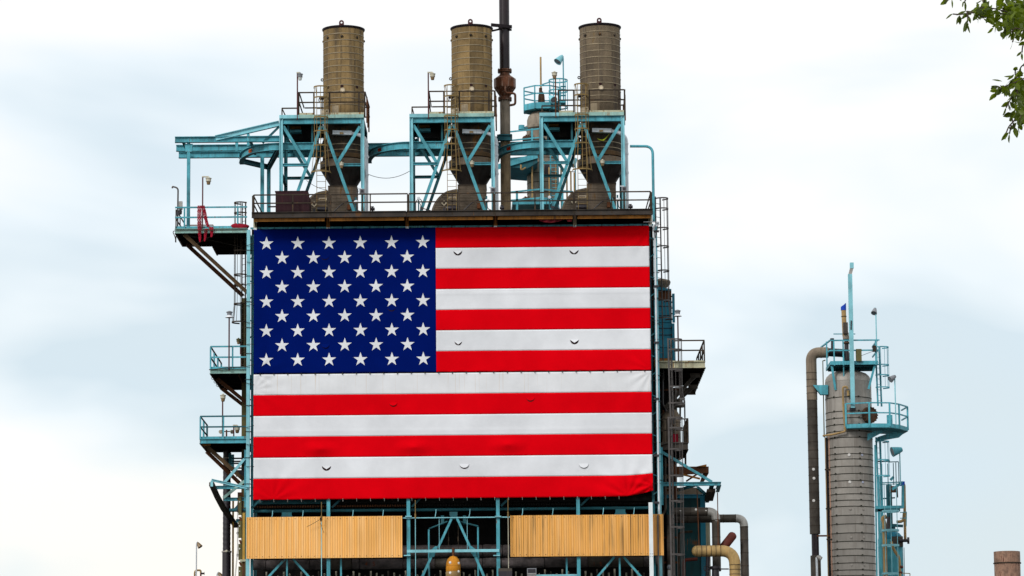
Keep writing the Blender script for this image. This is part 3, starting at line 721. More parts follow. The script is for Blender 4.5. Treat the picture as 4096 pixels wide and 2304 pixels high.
# ================================================================== CORRUGATED CREAM PANELS
def panel(u0, v0, u1, v1, Y, nsheet, label, m_, bite=False):
    a, b = P(u0, v0, Y), P(u1, v1, Y); z1, z0 = (vz(u0, v0, Y) + vz(u1, v0 - (u1 - u0) * .009, Y)) / 2, (vz(u0, v1, Y) + vz(u1, v1 - (u1 - u0) * .009, Y)) / 2
    t = thing('corrugated_panel', label, 'cladding panel', ((a.x + b.x) / 2, Y, z0), 'cream corrugated panels below the flag')
    per = 8; pitch = (b.x - a.x) / (nsheet * per)
    for k in range(nsheet):
        mb = MB(); prof = []
        for q in range(per):
            x = a.x + (k * per + q) * pitch
            prof += [(x, 0.0), (x + pitch * .34, 0.0), (x + pitch * .50, .032), (x + pitch * .84, .032)]
        prof.append((a.x + (k + 1) * per * pitch + .02, 0.0))
        y_ = Y - (k % 2) * .006
        n = len(prof); vs = []; nz_ = 6
        for j in range(nz_ + 1):
            z = z0 + (z1 - z0) * j / nz_
            vs += [(x, y_ + d + .006 * math.sin(x * 2 + j), z) for x, d in prof]
        fs = [(j * n + i, j * n + i + 1, (j + 1) * n + i + 1, (j + 1) * n + i) for j in range(nz_) for i in range(n - 1)]
        mb.add(vs, fs)
        o = mb.build('corrugated_sheet', m_, t)
        sol = o.modifiers.new('thickness', 'SOLIDIFY'); sol.thickness = .006
    for zz in (z0 + .12, (z0 + z1) / 2, z1 - .12):
        MB().box((a.x + .02, Y + .06, zz - .05), (b.x - .02, Y + .14, zz + .05)).build('girt', TEALD, t)
    n = nsheet * 3
    first = None
    for k in range(n):
        for zz in (z0 + .12, z1 - .12):
            x = a.x + (k + .5) * (b.x - a.x) / n
            if first is None:
                first = MB().lathe((x, Y - .012, zz), [(0, .016), (.022, .012), (.022, 0)], 6, axis=(0, -1, 0)).build('screw', RUSTD, t); f0 = (x, zz)
            else:
                c_ = first.copy(); col.objects.link(c_); c_.location = (x - f0[0], 0, zz - f0[1])
    return t, a.x, b.x, z0, z1
panel(986, 2069, 1608, 2235, -0.15, 8, 'cleaner cream corrugated cladding panel left of the A-frame', CREAM1)
panel(2041, 2062, 2654, 2227, -0.15, 8, 'sootier cream corrugated cladding panel right of the A-frame', CREAM2)
# dead creeper stems stuck to left panel's rod
t = MB().tube([P(1283, 2076, -.5), P(1260, 2090, -.45), P(1228, 2107, -.4)], .014, 5).tube([P(1282, 2092, -.5), P(1288, 2112, -.45), P(1296, 2132, -.4)], .014, 5).tube([P(1282, 2070, -.5), P(1284, 2085, -.5)], .05, 6)
tag(t.build('dry_twig', STEEL), 'dry dark twig caught on the rod over the left cream panel', 'twig')
# white square post on the right panel
p, q = vert(2605, 2010, 2600, -0.6); q.z = 0
t = thing('white_post', 'white square post standing in front of the right cream panel', 'post', q)
MB().bar(q, p, .24, .2).build('post_body', WHITE, t)
for v in (2215, 2226):
    for du in (-4, 4):
        MB().lathe(P(2605 + du, v, -.71), [(0, .012), (.02, .012), (.02, 0)], 8, axis=(0, -1, 0)).build('bolt_hole', BLACKL, t)
# twin floodlights at bottom edge
c = P(2021, 2290, -.6)
t = thing('flood_light', 'wide dark floodlight with grey casing below the right panel', 'lamp', (c.x, c.y, c.z - .3), 'floodlights at the bottom edge')
MB().extr([(c.x - .43, c.y, c.z - .05), (c.x - .40, c.y, c.z + .26), (c.x + .40, c.y, c.z + .26), (c.x + .43, c.y, c.z - .05)], (0, .35, 0)).build('casing', GREYPIPE, t)
MB().box((c.x - .41, c.y - .03, c.z - .6), (c.x + .41, c.y + .3, c.z + .08)).build('lens_hood', BLACKP, t)
MB().box((c.x - .05, c.y + .1, c.z - 1.6), (c.x + .05, c.y + .2, c.z - .6)).build('bracket', TEAL, t)
c = P(2127, 2290, -.5)
t = thing('flood_light', 'small square floodlight in a silver frame below the right panel', 'lamp', (c.x, c.y, c.z - .3), 'floodlights at the bottom edge')
MB().box((c.x - .28, c.y, c.z - .2), (c.x + .28, c.y + .2, c.z + .26)).build('casing', LAMPG, t)
MB().box((c.x - .23, c.y - .02, c.z - .02), (c.x + .23, c.y - .001, c.z + .21)).build('lens', BLACKP, t)
mb = MB()
for k in range(3): mb.box((c.x - .28, c.y - .03, c.z - .1 - k * .09), (c.x + .28, c.y - .001, c.z - .06 - k * .09))
mb.build('cooling_fin', ELBOW, t)
MB().box((c.x - .05, c.y + .05, c.z - 1.2), (c.x + .05, c.y + .15, c.z - .2)).build('bracket', TEAL, t)

# ================================================================== THE FLAG
ft = horiz(1016, 916, 2596, 904, -0.08); fb = horiz(1012, 1999, 2612, 1986, -0.08)
FX0 = (vx(1017, 916, -.08) + vx(1012, 1990, -.08)) / 2; FX1 = (vx(2596, 910, -.08) + vx(2612, 1980, -.08)) / 2
FZ1, FZ0 = ft[0].z, fb[0].z; SH = (FZ1 - FZ0 - 0.06) / 13
XC = vx(1744, 1200, -.08)
flag = thing('american_flag', 'huge american flag banner lashed across the front of the heater building', 'flag', (0, -.1, FZ0))
DENT = [P(1283, 1790, 0), P(1655, 1783, 0), P(2030, 1773, 0)]
def zrow(k):
    """height of the k-th stripe edge from the top (a slit between the two banners after stripe 7)"""
    return FZ1 - k * SH - (0.06 if k > 7 else 0)
def disp(x, z):
    """drape: slow billow, corner folds, three dents; returns (dx, y, dz)"""
    y = -0.08 - 0.035 * mnoise.noise(Vector((x * .22, z * .3, 1.5))) - 0.020 * mnoise.noise(Vector((x * 1.0, z * .8, 4)))
    def fold(cx, cz, rad, amp, freq, ph):
        dx, dz = x - cx, z - cz; d = math.hypot(dx, dz)
        if d > rad: return 0
        a = math.atan2(dz, dx)
        return amp * math.sin(a * freq + ph) * (1 - d / rad) ** 1.3 * min(1, d / .3)
    zl, zm = FZ0, zrow(7)
    y += fold(FX0 + 1.2, zl, 3.0, .03, 11, 0) + fold(FX1 - 1.5, zl, 3.6, .05, 12, 1) + fold(FX1, zl + .4, 2.2, .08, 10, 2)
    y += fold(FX0, zm, 3.2, .022, 13, .5) + fold(FX1, zm, 3.6, .018, 13, 1.5) + fold(FX1, FZ1, 2.6, .05, 12, 0) + fold(FX0, FZ1, 3.0, .05, 10, 2)
    y += fold(FX1, zm - .06, 1.6, .02, 12, 0) + fold(FX0, zm - 1, 3, .02, 13, 0)
    if zm < z < zm + 1.4:
        y += .018 * math.sin(x * 5.2 + z * 3.1 + 2 * mnoise.noise(Vector((x * .5, 0, 0)))) * (1 - (z - zm) / 1.4)
    for d in DENT:
        r = math.hypot((x - d.x) / 1.35, (z - d.z + .1) / .55)
        if r < 1: y -= .17 * (1 - r) ** 1.4
    # seams
    for zs in (vz(2300, 1170, 0), vz(1800, 1721, 0)):
        y -= .018 * math.exp(-((z - zs) / .05) ** 2)
    dz = 0.0
    t_ = (x - (FX1 - 1.9)) / 1.9
    if t_ > 0 and z < FZ0 + 2.0: dz = .36 * t_ ** 1.5 * (1 - (z - FZ0) / 2.0)
    return y, dz
def cloth(name, x0, x1, z0, z1, m_, parent, nx, nz, off=0.0):
    mb = MB(); vs = []
    for j in range(nz + 1):
        for i in range(nx + 1):
            x = x0 + (x1 - x0) * i / nx; z = z0 + (z1 - z0) * j / nz
            y, dz = disp(x, z); vs.append((x, y + off, z + dz))
    w = nx + 1
    mb.add(vs, [(j * w + i, j * w + i + 1, (j + 1) * w + i + 1, (j + 1) * w + i) for j in range(nz) for i in range(nx)])
    o = mb.build(name, m_, parent)
    o.data.shade_smooth(); s = o.modifiers.new('thickness', 'SOLIDIFY'); s.thickness = .008; s.offset = 0
    return o
for k in range(13):
    x0 = XC if k < 7 else FX0
    m_ = FRED if k % 2 == 0 else (FWHITES if k == 7 else FWHITE)
    cloth('stripe', x0, FX1, zrow(k + 1) if k != 6 else FZ1 - 7 * SH, zrow(k) if k != 7 else FZ1 - 7 * SH - .06, m_, flag, 150 if k < 7 else 260, 14)
cz0 = FZ1 - 7 * SH
canton = cloth('canton', FX0, XC, cz0, FZ1, FBLUE, flag, 110, 80)
# fifty stars, each a sewn-on piece
sx0, sx1 = vx(1066, 975, -.1), vx(1691, 970, -.1)
R_ = M(29.7); zc0, zc1 = FZ1 - M(60) , cz0 + M(54)
for rr in range(9):
    z = zc0 + (zc1 - zc0) * rr / 8
    for cc in range(6 if rr % 2 == 0 else 5):
        x = sx0 + (sx1 - sx0) * (cc + (0 if rr % 2 == 0 else .5)) / 5
        vs = []
        for ring in (1.0, 0.5):
            for k in range(10):
                a = PI / 2 + k * PI / 5; r = R_ * (1 if k % 2 == 0 else .382) * ring
                xx, zz = x + r * math.cos(a), z + r * math.sin(a)
                vs.append((xx, disp(xx, zz)[0] - .018, zz))
        vs.append((x, disp(x, z)[0] - .018, z))
        fs = []
        for k in range(10):
            k2 = (k + 1) % 10
            fs += [(k, k2, 10 + k2, 10 + k), (10 + k, 10 + k2, 20)]
        mb = MB(); mb.add(vs, fs); mb.build('star', FWHITE, canton)
# half-moon wind vents: a dark cut with its flap hanging out
VR = random.Random(5)
def vent(u, v, m_, w=.52, open_=.55, vee=True):
    w *= VR.uniform(.86, 1.1); open_ *= VR.uniform(.5, 1.3); gap = VR.uniform(.86, 1.08)
    c = P(u, v, -.1); y = disp(c.x, c.z)[0]
    t_ = MB(); n = 14
    # black half-disc on the cloth stands in for the opening's shade
    pts = [(c.x + w * .5 * math.cos(PI + PI * k / n), y - .013, c.z + w * .52 * math.sin(PI + PI * k / n)) for k in range(n + 1)]
    mb = MB(); mb.add(pts, [tuple(range(n + 1))])
    parent = canton if m_ is FBLUE else flag
    o = mb.build('vent_cut', BLACKL, parent)
    mb = MB(); vs = []; s = .80 if vee else .86 * min(1.06, gap)
    for k in range(n + 1):
        a = PI + PI * k / n; px_ = w * .5 * math.cos(a); dz = w * .52 * math.sin(a) * s
        if vee: dz = -w * .50 * (1 - abs(px_) / (w * .5)) ** .9 * .80 * gap
        vs.append((c.x + px_, y - .016 + dz * open_ * .5, c.z + dz))
    for k in range(n + 1):
        px_ = w * .5 * math.cos(PI + PI * k / n); vs.append((c.x + px_, y - .018, c.z + .015))
    m2 = n + 1
    mb.add(vs, [(k, k + 1, m2 + k + 1, m2 + k) for k in range(n)])
    mb.build('vent_flap', m_, parent)
for u, v in ((1831, 1004), (2296, 999), (1833, 1366), (2298, 1359)): vent(u, v, FWHITE)
for u, v in ((1300, 1023), (1566, 1228), (1301, 1377)): vent(u, v, FBLUE, vee=False)
for u, v, e in ((1573, 1611, False), (2122, 1589, False)): vent(u, v, FRED, vee=e)
for u, v, e in ((1306, 1864, True), (1857, 1856, False), (2335, 1855, False)): vent(u, v, FWHITE, vee=e)
# lacing along top, middle slit, sides and foot
def tie(p, q, m_=WIRE, r=.014):
    MB().bar(p, q, r * 2, r * 2).build('lacing_tie', m_, flag)
n = 29
for k in range(n):
    x = FX0 + .4 + (FX1 - FX0 - .8) * k / (n - 1)
    tie((x, -.14, FZ1 - .02), (x + .03, -.05, FZ1 + .15))
    tie((x, -.13, FZ1 - 7 * SH + .03), (x, -.13, FZ1 - 7 * SH - .12), WIRE, .02)
    if k < n - 2: tie((x, -.13, FZ0 + .03), (x + .02, -.11, FZ0 - .15), ELBOW, .010)
for k in range(13):
    z = FZ0 + .8 + k * 1.25
    tie((FX0 + .02, -.12, z), (XL - .1, .02, z + .12 * (k % 3 - 1)), WIRE, .013)
    tie((FX1 - .02, -.12, z), (XR + .1, .02, z + .10 * (k % 2)), WIRE, .013)
MB().bar((FX0, -.02, cz0 - .03), (FX1, -.02, cz0 - .03), .03, .14).build('slit_backing', BLACKL, flag)
# rope along the columns
for x in (XL, XR):
    mb = MB()
    for k in range(10):
        z = FZ0 + 1 + k * 1.6
        mb.ring((x, .22, z), .20, .03, .02, 10)
    mb.build('column_rope', WIRE, flag)
# ================================================================== ROOF RAILING
t = thing('roof_railing', 'long brown steel railing along the front edge of the roof deck', 'railing', (0, YD, Z_DECK))
ZR = Z_DECK + .02
xs = [vx(u, 812, YD) for u in (1013, 1171, 1321, 1481, 1633, 1809, 1977, 2140, 2296, 2447, 2604)]
hr = vz(1800, 773, YD) - ZR
for hh in (hr, hr * .52):
    for k in range(5):
        MB().bar((xs[2 * k] + .03, YD + .03, ZR + hh), (xs[2 * k + 2] - .03, YD + .03, ZR + hh), .07, .075).build('rail', STEEL, t)
for k, x in enumerate(xs):
    w = .16 if k % 2 == 0 else .075
    MB().bar((x, YD + .03, ZR - .25), (x, YD + .03, ZR + hr - .04), w, .07, up=(0, -1, 0)).build('post', STEEL, t)
for x in (xs[0], xs[-1]):
    for hh in (hr, hr * .52):
        MB().bar((x, YD + .1, ZR + hh), (x + (.12 if x < 0 else -.12), 8, ZR + hh), .06, .06).build('rail', STEEL, t)

# ================================================================== STACK SUPPORT FRAMES (three alike)
YN, YF, YS = 1.0, 5.4, 3.3
DX = vx(1647, 600, YN) - vx(1124.5, 600, YN)
DXS = vx(1886, 250, YS) - vx(1374.5, 250, YS)
DX = (DX + DXS) / 2
NAMES = ['leftmost', 'middle', 'rightmost']
fr = thing('stack_support_frame', 'teal braced steel frame holding the leftmost brown stack', 'steel frame', (vx(1290, 700, YN), 3.2, Z_DECK), 'teal frames under the three stacks')
z_pt, z_pb = vz(1290, 460.5, YN), vz(1290, 474, YN)
xl, xr = vx(1124.5, 600, YN), vx(1450.5, 600, YN)
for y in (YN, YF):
    m_ = TEALP if y == YN else TEALD  # far legs darker: their shade is in the paint colour
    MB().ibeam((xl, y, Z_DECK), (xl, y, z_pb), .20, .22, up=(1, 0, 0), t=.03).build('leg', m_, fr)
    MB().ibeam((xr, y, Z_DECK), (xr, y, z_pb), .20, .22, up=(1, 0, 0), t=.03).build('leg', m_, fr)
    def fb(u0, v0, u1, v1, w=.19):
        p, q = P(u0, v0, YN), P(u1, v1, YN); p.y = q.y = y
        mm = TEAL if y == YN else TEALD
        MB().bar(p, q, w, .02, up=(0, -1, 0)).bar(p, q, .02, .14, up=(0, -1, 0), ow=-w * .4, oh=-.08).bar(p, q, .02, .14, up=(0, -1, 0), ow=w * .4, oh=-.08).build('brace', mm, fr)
    fb(1133, 505, 1226, 655); fb(1284, 503, 1157, 862); fb(1294, 503, 1420, 858); fb(1440, 506, 1350, 651)
    for a_, b_, vv in ((1131, 1228, 660), (1373, 1444, 660)):
        p, q = horiz(a_, vv, b_, vv, YN); p.y = q.y = y
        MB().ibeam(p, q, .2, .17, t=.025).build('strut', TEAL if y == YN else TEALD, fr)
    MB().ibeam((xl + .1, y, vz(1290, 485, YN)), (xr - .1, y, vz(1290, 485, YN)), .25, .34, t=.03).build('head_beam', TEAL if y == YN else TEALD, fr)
for x in (xl, xr):
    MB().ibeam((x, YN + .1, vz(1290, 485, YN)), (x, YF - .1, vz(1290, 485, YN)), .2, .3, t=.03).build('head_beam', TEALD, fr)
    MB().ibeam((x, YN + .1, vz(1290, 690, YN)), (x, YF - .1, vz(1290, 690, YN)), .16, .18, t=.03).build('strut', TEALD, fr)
# platform deck with a hole for the stack
xps, xpe, xpk = vx(1117, 468, YN - .15), vx(1455, 468, YN - .15), vx(1195, 468, YN - .15)
cxs = vx(1374.5, 440, YS)
mb = MB(); RS = M(82, YS)
for (a_, b_) in (((xps, YN), (cxs - RS - .05, YF + .3)), ((cxs - RS - .05, YN), (xpe, YS - RS - .05)), ((cxs - RS - .05, YS + RS + .05), (xpe, YF + .3))):
    mb.box((a_[0], a_[1] - .1, z_pb + .06), (b_[0], b_[1], z_pb + .10))
mb.build('platform_plate', GRATE, fr)
for q in range(9):
    y = YN + .35 + q * .5
    mb = MB()
    if abs(y - YS) < RS + .1: mb.bar((xps + .1, y, z_pb - .05), (cxs - RS - .1, y, z_pb - .05), .06, .2)
    else: mb.bar((xps + .1, y, z_pb - .05), (xpe - .1, y, z_pb - .05), .06, .2)
    mb.build('joist', GRATE, fr)
# dark soffit plates and monorail hanging gear under the platform
MB().box((vx(1165, 530, 3), 3.0, vz(1250, 560, 3.2)), (vx(1270, 530, 3), 4.6, vz(1250, 505, 3.2))).build('hoist_housing', DARK, fr)
for u in (1153, 1249):
    p, q = vert(u, 500, 575, YN + .5); MB().ibeam(p, q, .12, .12, up=(0, -1, 0), t=.02).build('hanger', TEALD, fr)
MB().box((vx(1160, 527, 2.5), 2.4, vz(1180, 530, 2.5)), (vx(1205, 527, 2.5), 3.4, vz(1180, 520, 2.5))).build('trolley_beam', TEAL, fr)
MB().box((vx(1160, 512, 2.8), 2.7, vz(1180, 515, 2.8)), (vx(1203, 512, 2.8), 3.0, vz(1180, 506, 2.8))).build('rusty_plate', RUST, fr)
# fascia
MB().box((xps, YN - .15, z_pb), (xpk - .005, YN - .12, z_pt)).build('fascia', TEALP, fr)
MB().box((xpk + .005, YN - .17, z_pb), (xpe, YN - .13, z_pt)).build('fascia', TEALR, fr)
zk = vz(1290, 452.5, YN)
MB().box((xpk + .02, YN - .12, z_pt + .004), (vx(1256, 455, YN) - .05, YN - .10, zk)).build('kick_plate', CREAMR, fr)
MB().box((vx(1318, 455, YN), YN - .12, z_pt + .004), (xpe, YN - .10, zk)).build('kick_plate', CREAMR, fr)
# platform railing
hr2 = vz(1290, 370.5, YN) - z_pt
ups = (1195, 1256, 1318, 1436, 1459)
px_ = [vx(u, 415, YN) for u in ups]
for x in px_: MB().bar((x, YN - .06, z_pb + .02), (x, YN - .06, z_pt + hr2 - .04), .10, .06, up=(0, -1, 0)).build('post', STEEL, fr)
for hh in (hr2, hr2 * .56):
    MB().bar((px_[0] - .05, YN - .06, z_pt + hh), (px_[1], YN - .06, z_pt + hh), .06, .08).build('rail', STEEL, fr)
    MB().bar((px_[2], YN - .06, z_pt + hh), (px_[4], YN - .06, z_pt + hh), .06, .08).build('rail', STEEL, fr)
    MB().bar((px_[1], YN - .06, z_pt + hh), (px_[2], YN - .06, z_pt + hh), .05, .06).build('rail', STEEL, fr)
    MB().bar((px_[4] + .03, YN, z_pt + hh), (px_[4] + .1, YF + .2, z_pt + hh), .06, .08).build('rail', STEEL, fr)
    MB().bar((px_[0] + .03, YN, z_pt + hh), (px_[0] + .05, YF + .2, z_pt + hh), .06, .08).build('rail', STEEL, fr)
    MB().bar((px_[0] + .1, YF + .2, z_pt + hh), (px_[4] + .1, YF + .2, z_pt + hh), .06, .08).build('rail', STEEL, fr)
for k in range(1, 4):
    y = YN + (YF - YN) * k / 3
    MB().bar((px_[4] + .07, y, z_pb), (px_[4] + .07, y, z_pt + hr2), .09, .06, up=(0, -1, 0)).build('post', RUSTD, fr)
zl = vz(1160, 433, YN)
MB().bar((vx(1127, 433, YN), YN, zl), (px_[0], YN, zl), .06, .08).build('rail', STEEL, fr)
MB().bar((vx(1128, 450, YN), YN, z_pt), (vx(1128, 450, YN), YN, zl), .07, .07).build('post', STEEL, fr)
MB().bar((vx(1128, 450, YN), YN, zl), (vx(1133, 450, YN), YN + 3, zl), .05, .06).build('rail', STEEL, fr)

# caged ladder up the frame
xlad = vx(1285, 620, YN - .3)
hz = [vz(1285, v, YN - .5) for v in (351, 394, 473, 529, 586, 692)]
lad = ladder('caged_ladder', 'yellowed caged ladder climbing the leftmost stack frame', (xlad, YN - .32, Z_DECK), (xlad, YN - .32, z_pt + 1.1), YRAIL, w=.55, hoops=hz, hoopr=.44, flare=.17, group='caged ladders on the stack frames', stile=.035)
for k in range(2):
    MB().bar((xlad + (k - .5) * .55, YN - .32, z_pt + 1.1), (xlad + (k - .5) * .7, YN - .32, z_pt + 1.75), .04, .05, up=(0, -1, 0)).build('stile', YRAIL, lad)

# conduit pipe bending out of frame and down
con = thing('vent_conduit', 'white painted vent pipe bending down beside the leftmost stack frame', 'pipe', (vx(1466, 840, YN + .5), YN + .5, Z_DECK), 'white vent pipes beside the stack frames')
MB().bar(P(1331, 531, YN + .7), P(1408, 533, YN + .7), .35, .25).build('vent_box', WHITEP, con)
MB().box(tuple(P(1359, 536, YN + .5)), tuple(P(1374, 529, YN + .52) + Vector((0, .02, 0)))).build('data_plate', YELPIPE, con)
p, q = vert(1466, 590, 848, YN + .5)
MB().tube(fillet([P(1405, 533, YN + .7), P(1442, 540, YN + .6), Vector((p.x, p.y, vz(1466, 560, YN + .5))), Vector((p.x, p.y, Z_DECK))], .9, 8), .115, 12).build('vent_pipe', WHITEP, con, True)
for v in (585, 625, 700): MB().ring((p.x, p.y, vz(1466, v, YN + .5)), .11, .12, .03, 14).build('pipe_collar', WHITEP, con)

# curved monorail with load sign
cr = thing('curved_monorail', 'teal curved hoist rail with orange load sign on the leftmost frame', 'hoist rail', (vx(1090, 585, YN), YN + .4, vz(1100, 585, YN + .3)), 'curved hoist rails at the frames')
Yr = YN + .35
zr = (vz(1110, 573, Yr) + vz(1110, 601, Yr)) / 2; hrail = M(28, Yr)
x1_, xc_, rx, ry = vx(1274, 585, Yr), vx(1120, 585, Yr), vx(1120, 585, Yr) - vx(946, 585, Yr), 4.3
path = [Vector((x1_, Yr, zr))] + [Vector((xc_ - rx * math.sin(a), Yr + ry * (1 - math.cos(a)), zr)) for a in [PI / 2 * k / 18 for k in range(19)]]
path.append(path[-1] + Vector((0, .25, 0)))
mb = MB()
for p, q in zip(path[:-1], path[1:]):
    e_ = (q - p).normalized() * .01
    mb.bar(p - e_, q + e_, .30, .035, (0, 0, 1), 0, hrail / 2); mb.bar(p - e_, q + e_, .30, .035, (0, 0, 1), 0, -hrail / 2)
    mb.bar(p - e_, q + e_, .03, hrail, (0, 0, 1))
mb.build('rail_beam', TEAL, cr)
# sign follows the web
k = 8; p, q = path[k], path[k + 1]; d = (q - p).normalized(); nrm = Vector((d.y, -d.x, 0)); nrm = nrm if nrm.y < 0 else -nrm
pc = P(995, 599, 1.6); best = min(range(1, 19), key=lambda i: abs(path[i].x - pc.x)); p, q = path[best], path[best + 1]
d = (path[best - 1] - q).normalized(); nrm = Vector((d.y, -d.x, 0)); nrm = nrm if nrm.y < 0 else -nrm
ctr = path[best] + nrm * .04
sgn = MB().bar(ctr - d * .195, ctr + d * .195, .012, .21, (0, 0, 1)).build('load_sign', ORSIGN, cr)
tx = bpy.data.curves.new('load_text', 'FONT'); tx.body = '6 TON'; tx.size = .165; tx.extrude = .003; tx.align_x = 'CENTER'; tx.align_y = 'CENTER'
tmp = bpy.data.objects.new('load_text', tx); col.objects.link(tmp)
dg = bpy.context.evaluated_depsgraph_get(); me = bpy.data.meshes.new_from_object(tmp.evaluated_get(dg)); bpy.data.objects.remove(tmp)
mx_ = Matrix((d, Vector((0, 0, 1)), nrm)).transposed().to_4x4(); mx_.translation = ctr + nrm * .012 - cr.location
me.transform(mx_); me.materials.clear(); me.materials.append(BLACKL)
to = bpy.data.objects.new('lettering', me); col.objects.link(to); to.parent = sgn

# ================================================================== STACKS
def zS(v): return vz(1374.5, v, YS)
st = thing('exhaust_stack', 'tan-brown clad exhaust stack at the left with clear open sky around', 'chimney', (cxs, YS, Z_DECK), 'three clad exhaust stacks')
C0 = (cxs, YS, 0)
zt, zj = zS(121), zS(640)
for k in range(9):          # separate upright cladding sheets
    a0 = -PI / 2 + (k - .5) * 2 * PI / 9 + .25; w = 2 * PI / 9
    MB().lathe(C0, [(RS + .004 * (k % 2), z) for z in (zt - .05, zS(300), zS(452), zS(470))], 88, a0 + .004, a0 + w - .004, corr=96, amp=.011).build('cladding_sheet', CLAD, st)
    MB().lathe(C0, [(RS + .004 * (k % 2), z) for z in (zS(470), zS(560), zj)], 88, a0 + .004, a0 + w - .004, corr=96, amp=.011).build('cladding_sheet', DRUM, st)
    # seam batten with screws
    a = a0; MB().bar((cxs + math.cos(a) * (RS + .012), YS + math.sin(a) * (RS + .012), zS(465)), (cxs + math.cos(a) * (RS + .012), YS + math.sin(a) * (RS + .012), zt - .1), .05, .012, up=(math.cos(a), math.sin(a), 0)).build('seam_batten', CLAD, st)
b0 = None
for i in range(13):
    z = zS(124.5 + 25.6 * i)
    if b0 is None:
        b0 = MB().ring((cxs, YS, z), RS + .008, .045, .018, 56).build('band', BAND, st, True); bz = z
    else:
        c_ = b0.copy(); col.objects.link(c_); c_.location.z += z - bz
for v in (590, 612):
    c_ = b0.copy(); col.objects.link(c_); c_.location.z += zS(v) - bz
MB().lathe(C0, [(RS - .1, zt - .10), (RS + .03, zt - .10), (RS + .085, zt - .02), (RS + .085, zt + .035), (RS - .12, zt + .035), (RS - .12, zt - 3)], 64).build('rim', RIMB, st, True)
# lifting lug on the far front of the rim
def lug(x, y, z, s, ax_):
    n = 12; out = []; inn = []
    for k in range(n + 1):
        a = PI * k / n; out.append((math.cos(a) * s, s * 1.35 + math.sin(a) * s)); inn.append((math.cos(a) * s * .4, s * 1.35 + math.sin(a) * s * .4))
    mb = MB()
    for y_ in (-.03, .03):
        pass
    U = Vector((1, 0, 0)) if ax_ == 'y' else Vector((0, 1, 0)); N = Vector((0, 1, 0)) if ax_ == 'y' else Vector((1, 0, 0))
    o_ = Vector((x, y, z))
    def pt(c_, dpt): return o_ + U * c_[0] + Vector((0, 0, c_[1])) + N * dpt
    for k in range(n):
        vs = [pt(out[k], -.03), pt(out[k + 1], -.03), pt(inn[k + 1], -.03), pt(inn[k], -.03), pt(out[k], .03), pt(out[k + 1], .03), pt(inn[k + 1], .03), pt(inn[k], .03)]
        mb.add(vs, [(0, 1, 2, 3), (7, 6, 5, 4), (0, 4, 5, 1), (2, 6, 7, 3)])
    for k in range(n):      # lower half ring
        a, a2 = PI + PI * k / n, PI + PI * (k + 1) / n
        i0, i1 = (math.cos(a) * s * .4, s * 1.35 + math.sin(a) * s * .4), (math.cos(a2) * s * .4, s * 1.35 + math.sin(a2) * s * .4)
        o0 = (max(-s, min(s, math.cos(a) * 1.6 * s)), max(0, s * 1.35 + math.sin(a) * 1.9 * s)); o1 = (max(-s, min(s, math.cos(a2) * 1.6 * s)), max(0, s * 1.35 + math.sin(a2) * 1.9 * s))
        vs = [pt(o0, -.03), pt(o1, -.03), pt(i1, -.03), pt(i0, -.03), pt(o0, .03), pt(o1, .03), pt(i1, .03), pt(i0, .03)]
        mb.add(vs, [(0, 1, 2, 3), (7, 6, 5, 4), (0, 4, 5, 1), (2, 6, 7, 3)])
    return mb
lug(cxs - .06, YS - RS - .05, zt - .02, .155, 'y').build('lifting_lug', LUG, st)
MB().ring((cxs - RS - .08, YS, zS(319)), .045, .06, .055, 16, axis=(0, 1, 0)).build('side_lug', RIMB, st)
# ports: pale capped ones near the top, open dark ones lower
for v, m_, r in ((163, DRUM, .085), (361, BLACKL, .085)):
    for da in (-47, -2, 44, 100, -100, 180):
        a = -PI / 2 + math.radians(da); ax = (math.cos(a), math.sin(a), 0)
        p = (cxs + math.cos(a) * RS, YS + math.sin(a) * RS, zS(v))
        if v == 163: MB().lathe(p, [(r, -.02), (r, .05), (r * .7, .09), (0, .11)], 14, axis=ax).build('capped_port', m_, st, True)
        else: MB().lathe(p, [(r * 1.1, -.02), (r * 1.1, .022), (r * .9, .022), (0, .018)], 14, axis=ax).build('open_port', m_, st)
a = -PI / 2; p = (cxs, YS - RS, zS(378))
MB().lathe(p, [(.07, -.05), (.07, .05), (.15, .05), (.15, .09), (0, .09)], 18, axis=(0, -1, 0)).build('blind_flange', CREAMB, st, True)
for k in range(8):
    an = k * PI / 4; MB().lathe((p[0] + .115 * math.cos(an), p[1] - .09, p[2] + .115 * math.sin(an)), [(.016, 0), (.016, .02), (0, .02)], 6, axis=(0, -1, 0)).build('flange_bolt', STEEL, st)
MB().lathe(C0, [(RS + .014, zS(437)), (RS + .014, zS(468))], 30, -PI / 2 - .55, -PI / 2 - .2).build('patch_plate', BAND, st)
# collar, cone
MB().lathe(C0, [(RS, zj + .25), (RS + .05, zj + .2), (RS + .06, zj - .02), (RS + .02, zj - .04)], 48).build('drum_lip', BRACEM, st, True)
Rc = M(96, YS)
MB().lathe(C0, [(RS * .98, zS(644)), (Rc, zS(651)), (Rc, zS(678)), (Rc * .96, zS(681)), (RS * .9, zS(682))], 48).build('collar', RUST if False else DUCT, st, True)
MB().lathe(C0, [(Rc * .95, zS(682)), (M(55, YS), zS(744)), (M(52, YS), zS(752))], 32).build('cone', CONE, st, True)
for k in range(10):
    a = k * PI / 5 + .1
    MB().bar((cxs + Rc * .96 * math.cos(a), YS + Rc * .96 * math.sin(a), zS(684)), (cxs + M(56, YS) * math.cos(a), YS + M(56, YS) * math.sin(a), zS(742)), .03, .03).build('cone_rib', CONE, st)

